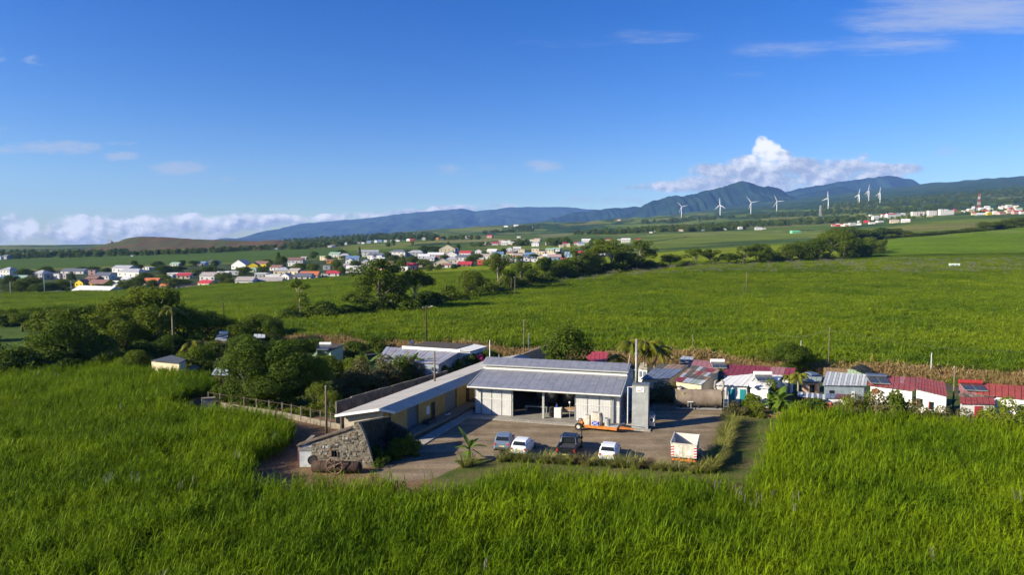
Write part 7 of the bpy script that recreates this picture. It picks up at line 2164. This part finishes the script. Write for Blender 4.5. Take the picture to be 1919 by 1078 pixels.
ROWS = {
    'front row of the left village': [
        (33, 527, 26, 6, 'gx', 'grey', 'green'), (12, 530, 26, 9, 'gx', 'white', 'blue'), (70, 524, 28, 12, 'hip', 'grey', 'grey'), (90, 522, 20, 10, 'flat', 'cream', 'slate'), (106, 523, 12, 10, 'flat', 'white', 'grey'), (121, 523, 9, 10, 'flat', 'taupe', 'taupe'), (170, 528, 24, 6, 'gx', 'brown', 'brown'), (190, 524, 30, 8, 'gx', 'white', 'slate'), (148, 538, 20, 9, 'gy', 'yellow', 'brown'), (178, 538, 44, 7, 'gx', 'yellow', 'brown'), (168, 552, 92, 5, 'gx', 'white', 'white'), (100, 554, 16, 4, 'flat', 'grey', 'slate'), (218, 546, 18, 12, 'gy', 'white', 'blue'), (205, 537, 24, 6, 'gx', 'white', 'white'), (238, 529, 22, 6, 'gx', 'white', 'white'), (240, 519, 56, 10, 'hip', 'white', 'grey'), (282, 534, 26, 8, 'gx', 'pink', 'orange'), (305, 541, 14, 5, 'gx', 'grey', 'orange'), (318, 521, 12, 6, 'flat', 'white', 'white'), (343, 523, 24, 7, 'gx', 'cream', 'red'), (340, 543, 46, 5, 'flat', 'white', 'brown'), (388, 527, 30, 11, 'gx', 'white', 'taupe'), (381, 539, 27, 9, 'gx', 'cream', 'red'), (415, 519, 22, 6, 'gx', 'white', 'white'), (433, 516, 28, 7, 'flat', 'white', 'white'), (457, 536, 33, 11, 'gx', 'white', 'taupe'), (500, 533, 54, 5, 'gx', 'white', 'taupe'), (511, 526, 30, 11, 'flat', 'white', 'white'), (488, 522, 24, 10, 'flat', 'grey', 'white'), (533, 525, 20, 8, 'gy', 'white', 'grey'), (566, 525, 32, 7, 'gx', 'white', 'slate'), (578, 522, 34, 7, 'gx', 'cream', 'orange'), (623, 518, 25, 6, 'gx', 'white', 'red'), (600, 519, 18, 5, 'flat', 'white', 'green'), (660, 511, 26, 8, 'gx', 'white', 'white'), (677, 511, 12, 8, 'flat', 'white', 'grey'), (697, 507, 24, 6, 'gx', 'cream', 'pink'), (715, 507, 16, 7, 'flat', 'peach', 'peach' if False else 'pink'), (735, 506, 22, 4, 'flat', 'white', 'white')],
    'back row of the left village': [
        (9, 519, 25, 13, 'hip', 'white', 'grey'), (135, 514, 46, 6, 'gx', 'white', 'slate'), (172, 516, 13, 10, 'flat', 'pink', 'slate'), (226, 511, 40, 9, 'gx', 'white', 'grey'), (268, 506, 28, 5, 'flat', 'white', 'white'), (326, 499, 18, 4, 'gx', 'white', 'green'), (333, 518, 46, 6, 'flat', 'grey', 'white'), (376, 498, 16, 5, 'gx', 'white', 'blue'), (398, 496, 20, 5, 'hip', 'white', 'slate'), (447, 505, 34, 9, 'gy', 'white', 'grey'), (473, 506, 20, 9, 'gy', 'yellow', 'brown'), (487, 502, 26, 8, 'gx', 'yellow', 'brown'), (474, 510, 14, 8, 'flat', 'green', 'green'), (515, 507, 22, 6, 'gx', 'white', 'brown'), (527, 516, 30, 9, 'hip', 'cream', 'grey'), (549, 515, 22, 8, 'gx', 'cream', 'taupe'), (553, 494, 28, 7, 'gx', 'white', 'brown'), (546, 499, 14, 5, 'flat', 'white', 'white'), (606, 488, 16, 8, 'flat', 'cream', 'green'), (626, 482, 20, 6, 'gx', 'white', 'green'), (644, 486, 22, 7, 'hip', 'cream', 'grey'), (618, 494, 12, 6, 'gx', 'orange', 'brown'), (612, 506, 14, 8, 'flat', 'grey', 'taupe'), (660, 491, 24, 7, 'gx', 'white', 'blue'), (655, 496, 16, 8, 'gy', 'white', 'white'), (690, 481, 38, 9, 'gx', 'white', 'grey'), (702, 485, 30, 7, 'gx', 'white', 'slate'), (706, 493, 26, 6, 'gx', 'white', 'white'), (684, 498, 16, 8, 'gy', 'white', 'white'), (697, 502, 20, 7, 'gx', 'white', 'white'), (726, 498, 20, 5, 'gx', 'pink', 'brown'), (652, 503, 16, 6, 'gx', 'white', 'taupe'), (568, 487, 12, 4, 'gx', 'cream', 'cream' if False else 'taupe')],
    'front row of the middle village': [
        (758, 508, 14, 8, 'flat', 'white', 'white'), (770, 506, 22, 9, 'gx', 'pink', 'red'), (788, 502, 18, 7, 'gx', 'cream', 'green'), (828, 499, 30, 7, 'gy', 'cream', 'white'), (846, 494, 22, 8, 'hip', 'cream', 'grey'), (864, 494, 14, 7, 'flat', 'white', 'white'), (836, 502, 18, 4, 'gx', 'white', 'brown'), (870, 500, 26, 4, 'gx', 'brown', 'red'), (848, 501, 16, 4, 'gx', 'white', 'grey'), (903, 496, 18, 9, 'flat', 'red', 'pink'), (930, 492, 18, 6, 'gx', 'peach', 'orange'), (920, 497, 14, 4, 'flat', 'grey', 'grey'), (958, 491, 18, 6, 'gx', 'white', 'grey'), (990, 490, 28, 5, 'flat', 'white', 'white'), (1013, 489, 14, 8, 'gy', 'cream', 'brown'), (1003, 491, 12, 5, 'flat', 'white', 'grey'), (1040, 488, 24, 7, 'gx', 'blue', 'pink'), (1068, 487, 20, 10, 'flat', 'blue', 'blue'), (1060, 488, 18, 3, 'flat', 'red', 'red'), (1092, 480, 20, 6, 'gx', 'white', 'red'), (1112, 482, 16, 6, 'gx', 'white', 'red'), (1127, 479, 14, 4, 'flat', 'white', 'grey')],
    'back row of the middle village': [
        (744, 482, 32, 10, 'hip', 'white', 'slate'), (778, 481, 30, 8, 'hip', 'grey', 'grey'), (794, 485, 22, 5, 'gx', 'white', 'white'), (804, 489, 20, 5, 'gx', 'white', 'grey'), (816, 483, 30, 6, 'gx', 'white', 'white'), (826, 488, 22, 6, 'gx', 'taupe', 'brown'), (838, 475, 30, 9, 'gy', 'cream', 'slate'), (850, 474, 14, 7, 'gx', 'white', 'slate'), (845, 485, 24, 8, 'gy', 'white', 'taupe'), (871, 480, 22, 6, 'gx', 'white', 'red'), (867, 488, 26, 6, 'gx', 'white', 'slate'), (896, 477, 12, 7, 'gy', 'white', 'white'), (921, 477, 18, 7, 'gx', 'cream', 'cream' if False else 'white'), (908, 486, 22, 6, 'gx', 'white', 'taupe'), (932, 483, 22, 7, 'gx', 'grey', 'blue'), (942, 487, 20, 6, 'gx', 'grey', 'green'), (955, 480, 13, 6, 'gx', 'cream', 'brown'), (954, 472, 12, 6, 'gy', 'white', 'blue'), (969, 471, 14, 6, 'gx', 'white', 'white'), (977, 477, 12, 10, 'flat', 'cream', 'grey'), (970, 484, 18, 6, 'gx', 'orange', 'taupe'), (964, 487, 14, 4, 'flat', 'green', 'green'), (993, 483, 20, 6, 'gx', 'blue', 'blue'), (1003, 476, 14, 10, 'flat', 'cream', 'white'), (1013, 478, 16, 7, 'flat', 'cream', 'pink'), (1030, 476, 16, 8, 'gx', 'cream', 'green'), (1042, 475, 14, 8, 'gx', 'white', 'green'), (1034, 482, 14, 8, 'flat', 'cream', 'white'), (1026, 485, 20, 5, 'gx', 'white', 'white'), (982, 487, 14, 5, 'gx', 'white', 'slate'), (1063, 478, 10, 6, 'flat', 'blue', 'blue')],
    'hamlet above middle village': [
        (909, 459, 8, 4, 'gx', 'pink', 'green'), (917, 460, 7, 4, 'gx', 'white', 'white'), (927, 460, 12, 4, 'gx', 'white', 'red'), (940, 459, 11, 7, 'gx', 'pink', 'pink'), (945, 460, 12, 6, 'gx', 'white', 'white'), (953, 458, 8, 6, 'gy', 'white', 'white'), (960, 459, 8, 5, 'gx', 'cream', 'grey'), (996, 453, 10, 4, 'flat', 'white', 'white'), (1003, 462, 14, 7, 'hip', 'white', 'grey'), (1006, 453, 12, 4, 'gx', 'cream', 'pink'), (1027, 459, 10, 4, 'gx', 'white', 'grey'), (1034, 453, 9, 5, 'gx', 'peach', 'pink'), (1052, 464, 8, 5, 'flat', 'cream', 'white'), (1058, 461, 8, 5, 'gx', 'taupe', 'red'), (1065, 463, 7, 6, 'gy', 'cream', 'white'), (1081, 459, 10, 4, 'gx', 'white', 'red'), (1089, 461, 12, 5, 'gx', 'white', 'blue'), (1098, 455, 16, 5, 'gx', 'white', 'white'), (1133, 459, 8, 4, 'gx', 'cream', 'white'), (1140, 453, 8, 4, 'gx', 'white', 'red'), (1147, 458, 9, 4, 'gx', 'white', 'pink'), (1161, 451, 6, 3, 'flat', 'white', 'white'), (1173, 455, 16, 6, 'gx', 'white', 'white'), (1196, 453, 10, 4, 'gx', 'white', 'red')],
    'row beyond the dark field': [
        (616, 464, 7, 3, 'gx', 'white', 'grey'), (623, 464, 8, 4, 'gx', 'white', 'brown'), (632, 461, 10, 4, 'gx', 'white', 'grey'), (649, 459, 7, 4, 'gy', 'white', 'white'), (672, 457, 6, 3, 'flat', 'white', 'white'), (680, 457, 6, 3, 'flat', 'white', 'grey'), (691, 456, 9, 3, 'gx', 'grey', 'blue'), (704, 455, 6, 4, 'gy', 'white', 'white'), (712, 454, 8, 3, 'gx', 'blue', 'blue'), (722, 454, 6, 4, 'flat', 'white', 'white'), (735, 454, 8, 3, 'gx', 'cream', 'green'), (745, 453, 8, 3, 'flat', 'white', 'white'), (765, 452, 8, 3, 'gx', 'white', 'white'), (772, 452, 8, 3, 'gx', 'red', 'red'), (795, 450, 8, 3, 'gx', 'grey', 'grey'), (820, 450, 8, 3, 'gx', 'orange', 'orange'), (828, 450, 6, 3, 'flat', 'white', 'white'), (836, 449, 6, 3, 'flat', 'yellow', 'white'), (876, 448, 9, 4, 'gx', 'white', 'pink'), (917, 446, 10, 4, 'gx', 'pink', 'red'), (972, 446, 7, 3, 'flat', 'white', 'white')],
    'row below the hills': [
        (1220, 437, 6, 3, 'flat', 'white', 'white'), (1228, 435, 4, 4, 'gy', 'white', 'red'), (1262, 434, 6, 3, 'gx', 'white', 'white'), (1276, 434, 9, 3, 'gx', 'cream', 'pink'), (1289, 433, 12, 5, 'gx', 'white', 'white'), (1304, 433, 9, 3, 'gx', 'white', 'red'), (1312, 431, 7, 3, 'gx', 'white', 'pink'), (1318, 433, 9, 3, 'flat', 'blue', 'blue'), (1332, 432, 8, 3, 'flat', 'cream', 'white'), (1358, 431, 7, 3, 'flat', 'white', 'white'), (1367, 430, 7, 3, 'flat', 'cream', 'white'), (1388, 430, 8, 4, 'gx', 'white', 'white'), (1421, 431, 12, 4, 'gx', 'white', 'grey'), (1432, 430, 8, 3, 'flat', 'white', 'white'), (1493, 437, 18, 4, 'shed', 'lime', 'lime')],
    'lower row of hillside town': [
        (1563, 424, 8, 3, 'gx', 'pink', 'red'), (1571, 424, 7, 4, 'gx', 'red', 'white'), (1579, 424, 7, 4, 'gx', 'white', 'red'), (1588, 424, 10, 4, 'gx', 'cream', 'white'), (1599, 423, 13, 4, 'gx', 'white', 'grey'), (1610, 422, 8, 4, 'flat', 'white', 'white'), (1612, 417, 7, 3, 'gx', 'white', 'green'), (1624, 418, 10, 4, 'gx', 'red', 'red'), (1635, 420, 11, 4, 'flat', 'white', 'white'), (1651, 417, 12, 4, 'flat', 'white', 'green'), (1677, 418, 16, 5, 'gx', 'cream', 'taupe'), (1698, 417, 15, 5, 'gx', 'white', 'white'), (1743, 406, 10, 3, 'flat', 'cream', 'white'), (1826, 403, 8, 4, 'gx', 'cream', 'red'), (1839, 404, 15, 3, 'gx', 'grey', 'white'), (1855, 403, 10, 5, 'gy', 'yellow', 'white'), (1865, 402, 7, 6, 'gx', 'white', 'white'), (1880, 402, 14, 4, 'gx', 'pink', 'brown'), (1893, 400, 12, 5, 'gx', 'cream', 'pink'), (1906, 401, 12, 5, 'gx', 'pink', 'red'), (1917, 401, 8, 5, 'gx', 'white', 'red')],
    'upper row of hillside town': [
        (1632, 405, 5, 3, 'flat', 'white', 'white'), (1643, 412, 13, 6, 'gx', 'white', 'white'), (1657, 408, 8, 6, 'gx', 'white', 'red'), (1671, 409, 18, 8, 'gx', 'white', 'red'), (1670, 403, 7, 4, 'flat', 'white', 'white'), (1684, 405, 12, 4, 'gx', 'white', 'grey'), (1694, 404, 7, 4, 'gx', 'white', 'white'), (1764, 395, 7, 3, 'flat', 'white', 'white'), (1775, 395, 6, 3, 'flat', 'white', 'pink'), (1790, 396, 5, 4, 'gx', 'red', 'red'), (1809, 398, 9, 4, 'flat', 'white', 'blue'), (1821, 398, 12, 6, 'gx', 'cream', 'white'), (1825, 391, 5, 4, 'gy', 'white', 'white'), (1843, 394, 12, 4, 'gx', 'white', 'white'), (1851, 392, 9, 5, 'gx', 'white', 'white'), (1848, 396, 10, 3, 'flat', 'red', 'red'), (1857, 394, 8, 4, 'flat', 'white', 'white'), (1876, 392, 7, 5, 'gx', 'white', 'pink'), (1882, 389, 6, 4, 'gx', 'cream', 'brown'), (1893, 390, 12, 5, 'gx', 'white', 'white'), (1905, 391, 8, 5, 'gx', 'cream', 'white'), (1910, 396, 12, 5, 'gx', 'white', 'green'), (1896, 397, 10, 6, 'gx', 'pink', 'red')],
    'scattered outlying houses': [
        (-2, 487, 8, 6, 'flat', 'white', 'white'), (8, 486, 14, 6, 'gx', 'grey', 'slate'), (48, 480, 12, 5, 'flat', 'cream', 'white'), (91, 477, 4, 2, 'flat', 'white', 'white'), (247, 481, 4, 2, 'flat', 'white', 'white'), (490, 466, 10, 2, 'flat', 'white', 'white'), (514, 468, 12, 3, 'flat', 'blue', 'grey'), (948, 426, 8, 3, 'flat', 'white', 'white'), (967, 425, 9, 4, 'flat', 'white', 'taupe'), (997, 427, 4, 3, 'flat', 'white', 'white'), (1151, 437, 7, 3, 'gx', 'pink', 'orange'), (1160, 414, 6, 2, 'gx', 'peach', 'pink')],
}
for row, lst in ROWS.items():
    lst = sorted(lst)
    for i, (px, py, w_, h_, ty, wc, rc) in enumerate(lst):
        house(px, py, w_, h_, ty, wc, rc, '%s house with %s %s roof, %s, %s' % (wc, rc, TYPEW[ty], ordinal(i), row), 'houses in the ' + row)

# apartment blocks of the hillside town
for px, py, w_, h_, lab in ((1722, 405, 22, 8, 'white apartment block with two red stair bands, leftmost of the three'), (1748, 404, 14, 9, 'middle white apartment block of the hillside town'), (1775, 403, 24, 9, 'widest white apartment block, right of the other two')):
    g = hit(px, py); s = g.y / F
    t = thing('apartment_block', lab, 'building', g - Vector((0, 0, .5)), rad(-6), 'apartment blocks of the hillside town')
    W, H = w_ * s, h_ * s
    MB().box(-W / 2, W / 2, 0, 11, 0, H).build('wall', hm_('white'), t)
    MB().box(-W / 2 - .3, W / 2 + .3, -.3, 11.3, H + .004, H + .5).build('roof', rm_('white'), t)
    nb = max(3, int(W / 4))
    for f in range(3):
        for k in range(nb):
            x = -W / 2 + W * (k + .5) / nb
            MB().box(x - .7, x + .7, -.05, .05, H * f / 3 + H * .11, H * f / 3 + H * .24).build('window', GLASS, t)
    if w_ == 22:
        for x in (-.12 * W, .12 * W):
            MB().box(x - .6, x + .6, -.12, -.06, .2, H - .2).build('stair_band', hm_('red'), t)
# trees between the village houses
VT = [(20, 545, 34, 44, 'dense'), (55, 546, 30, 50, 'broad'), (46, 522, 22, 40, 'dense'), (88, 512, 16, 30, 'dense'), (40, 548, 26, 40, 'broad'), (75, 550, 24, 40, 'dense'), (98, 548, 24, 36, 'dense'), (118, 547, 28, 34, 'broad'), (62, 531, 22, 30, 'brownbush'), (135, 525, 20, 14, 'cone'), (155, 507, 10, 26, 'dense'), (176, 506, 10, 24, 'dense'), (200, 512, 14, 18, 'dense'), (185, 541, 12, 34, 'dense'), (232, 507, 12, 16, 'dense'), (252, 504, 20, 14, 'dense'), (260, 506, 14, 22, 'dense'), (225, 534, 12, 18, 'greenbush'), (235, 547, 26, 30, 'broad'), (256, 545, 30, 34, 'broad'), (270, 530, 24, 30, 'broad'), (297, 506, 20, 26, 'dense'), (310, 512, 18, 40, 'dense'), (332, 511, 16, 40, 'dense'), (342, 496, 12, 14, 'dense'), (365, 497, 12, 24, 'dense'), (286, 545, 26, 26, 'dense'), (308, 530, 20, 30, 'broad'), (325, 541, 24, 40, 'broad'), (345, 536, 16, 30, 'dense'), (368, 514, 12, 20, 'broad'), (402, 506, 22, 18, 'dense'), (388, 513, 18, 26, 'dense'), (412, 512, 12, 24, 'dense'), (420, 530, 24, 36, 'broad'), (403, 538, 14, 18, 'bush'), (432, 534, 16, 24, 'broad'), (458, 514, 18, 28, 'broad'), (448, 510, 12, 16, 'round'), (492, 510, 14, 24, 'broad'), (500, 495, 12, 26, 'dense'), (522, 500, 32, 14, 'cone'), (530, 502, 26, 20, 'dense'), (562, 511, 22, 30, 'broad'), (588, 512, 22, 28, 'broad'), (588, 482, 14, 18, 'dense'), (640, 479, 14, 24, 'dense'), (616, 486, 10, 18, 'dense'), (630, 508, 26, 22, 'broad'), (642, 515, 20, 20, 'broad'), (666, 502, 18, 28, 'dense'), (648, 486, 10, 24, 'broad'), (674, 484, 26, 8, 'cone'), (712, 502, 14, 20, 'broad'), (698, 514, 16, 26, 'broad'), (722, 482, 14, 20, 'dense'), (728, 485, 16, 18, 'dense'), (740, 494, 20, 24, 'broad'), (753, 505, 32, 18, 'tall'), (735, 510, 16, 24, 'broad'), (775, 494, 18, 28, 'broad'), (795, 502, 20, 28, 'broad'), (805, 506, 14, 20, 'broad'), (768, 475, 10, 30, 'dense'), (795, 475, 18, 26, 'dense'), (815, 473, 16, 36, 'dense'), (840, 463, 14, 8, 'cone'), (858, 469, 16, 12, 'dense'), (832, 486, 12, 18, 'dense'), (880, 496, 20, 24, 'broad'), (892, 486, 14, 30, 'broad'), (854, 490, 10, 12, 'bush'), (912, 498, 12, 16, 'broad'), (942, 495, 14, 20, 'broad'), (910, 482, 12, 24, 'dense'), (973, 490, 14, 16, 'round'), (944, 474, 12, 14, 'dense'), (975, 478, 8, 10, 'dense'), (1000, 484, 12, 18, 'round'), (1054, 485, 12, 14, 'broad'), (1046, 476, 8, 14, 'dense'), (850, 502, 14, 14, 'bush'), (822, 503, 14, 16, 'bush'), (1072, 482, 10, 16, 'broad'), (1100, 484, 10, 24, 'broad'), (1120, 473, 10, 20, 'broad'), (1130, 468, 10, 20, 'broad'), (783, 452, 12, 12, 'round'), (737, 458, 12, 10, 'broad'), (728, 460, 9, 10, 'bush'), (773, 457, 8, 8, 'broad')]
for i, (px, py, hp, wp, kd) in enumerate(sorted(VT)):
    p = hit(px, py + 2); s = p.y / F
    tree(kd, p - Vector((0, 0, .3)), hp * s, wp * s, '%s between the village houses, %s of the village trees' % (DESC[kd], ordinal(i)), 'trees between the village houses')
for px, py, h in ((336, 560, 1),):
    pass

# ---- wind turbines
TWM = mat('turbine_white', (0.74, 0.74, 0.74), .5, var=.03)
for i, (hx, hy, by, bl, angs, yaw) in enumerate([
        (1277, 388, 407, 12.5, (133, 12, 248), 10), (1349.4, 385, 407.5, 13, (91, 218, 330), 50), (1407, 380, 403, 13.5, (129, 8, 250), 12), (1455.6, 378, 396, 13, (115, 2, 238), 12),
        (1552, 372, 391.5, 13.5, (92, 205, 275), 60), (1610, 365, 385.5, 11.5, (80, 215, 262), 74), (1628, 358, 378, 12, (84, 225, 258), 74), (1649, 362, 381.5, 11, (82, 220, 260), 74)]):
    g = hit(hx, by); s = g.y / F
    H = (by - hy) * s
    t = thing('wind_turbine', 'white wind turbine, %s on the hills' % ordinal(i), 'wind turbine', g - Vector((0, 0, 1.5)), rad(-yaw), 'wind turbines on the hills')
    MB().tube([(0, 0, 0), (0, 0, H + 1.5)], [2.0, 1.2], 12).build('tower', TWM, t, smooth=True)
    MB().tube([(0, -3.2, H + 2.6), (0, 3.4, H + 2.6)], [1.3, 1.1], 8).build('nacelle', TWM, t)
    MB().tube([(0, -4.6, H + 2.6), (0, -3.2, H + 2.6)], [.4, 1.4], 10).build('hub', TWM, t, smooth=True)
    Lb = bl * s
    k = .55 if yaw > 55 else (.75 if yaw > 40 else 1.0)
    for a in angs:
        a = rad(a); d = Vector((math.cos(a) / max(k, .3) * (1 if yaw < 40 else .8), 0, math.sin(a))).normalized(); n_ = Vector((-d.z, 0, d.x))
        c = Vector((0, -4.0, H + 2.6))
        pr = [c + d * .8 - n_ * .5, c + d * Lb * .2 - n_ * 1.15, c + d * Lb - n_ * .25, c + d * Lb + n_ * .25, c + d * Lb * .2 + n_ * 1.0, c + d * .8 + n_ * .5]
        MB().prism([p + Vector((0, .25, 0)) for p in pr], [p - Vector((0, .25, 0)) for p in pr]).build('blade', TWM, t)
# ---- lattice mast, red and white, and a pale one


def mast(px, py, topy, wpx, label, cols, nm='lattice_mast'):
    g = hit(px, py); s = g.y / F
    H = (py - topy) * s; w0 = wpx * s / 2; w1 = w0 * .42
    t = thing(nm, label, 'mast', g - Vector((0, 0, .5)), .3)
    n = len(cols)
    for k, c in enumerate(cols):
        za, zb = H * k / n, H * (k + 1) / n
        wa, wb = lerp(w0, w1, k / n), lerp(w0, w1, (k + 1) / n)
        b = MB()
        ca = [(-wa, -wa, za), (wa, -wa, za), (wa, wa, za), (-wa, wa, za)]; cb = [(-wb, -wb, zb), (wb, -wb, zb), (wb, wb, zb), (-wb, wb, zb)]
        th = w0 * .075
        for i in range(4):
            b.tube([ca[i], cb[i]], th, 5)
            b.tube([ca[i], cb[(i + 1) % 4]], th * .7, 4); b.tube([ca[(i + 1) % 4], cb[i]], th * .7, 4)
            b.tube([cb[i], cb[(i + 1) % 4]], th * .7, 4)
        b.build('lattice_section', mat('mast_' + c, {'red': (0.36, 0.07, 0.07), 'white': (0.6, 0.58, 0.56), 'pale': (0.5, 0.5, 0.5)}[c], .6), t)
    for k in range(3):
        z = H * (.78 + .08 * k)
        MB().tube([(w1 * 1.2, -w1, z), (w1 * 1.2, -w1 - .6, z)], [.9, .9], 10).build('antenna', TWM, t)


mast(1834, 394, 363, 4.6, 'red and white lattice mast above the hillside town', ['white', 'red', 'white', 'red', 'white', 'red'])
mast(1537, 405, 385, 3.5, 'pale slim lattice mast among the turbines', ['pale', 'pale', 'pale', 'pale'])
mast(1143, 476, 455, 2.4, 'pale lattice pylon in the fields behind the trees', ['pale', 'pale', 'pale'])
# excavator on the brown hill
g = at(210, 455.5, 1845); t = thing('excavator', 'small orange excavator on top of the brown hill', 'excavator', g, .4)
EX = mat('excavator_orange', (0.55, 0.14, 0.04), .6)
MB().box(-2.5, 2.5, -1.6, 1.6, 0, 1.3).build('tracks', DARKM, t); MB().box(-2.4, 2.0, -1.5, 1.5, 1.4, 3.4).build('body', EX, t); MB().box(.2, 2.0, -1.4, .2, 3.4, 4.8).build('cab', EX, t)
MB().tube([(1.5, 0, 2.5), (-3, 0, 8.5), (-8.5, 0, 6.0), (-9.5, 0, 2.0)], [.5, .5, .4, .4], 6).build('boom', EX, t)
# board standing in the right-hand field
g = hit(1788, 507); t = thing('field_sign', 'long pale board standing in the right-hand cane field', 'sign', g, rad(-14))
s = g.y / F
MB().box(-9.5 * s, 9.5 * s, 0, .12, 2.4, 2.4 + 4.5 * s).build('board', mat('pale_green_board', (0.55, 0.66, 0.56), .7), t)
for x in (-8 * s, 0, 8 * s):
    MB().box(x - .06, x + .06, .13, .25, -.2, 2.9).build('post', POLE_W, t)
MB().box(2 * s, 6 * s, -.02, -.004, 2.6, 2.4 + 3 * s).build('worn_print', mat('grey_print', (0.3, 0.36, 0.34), .8), t)
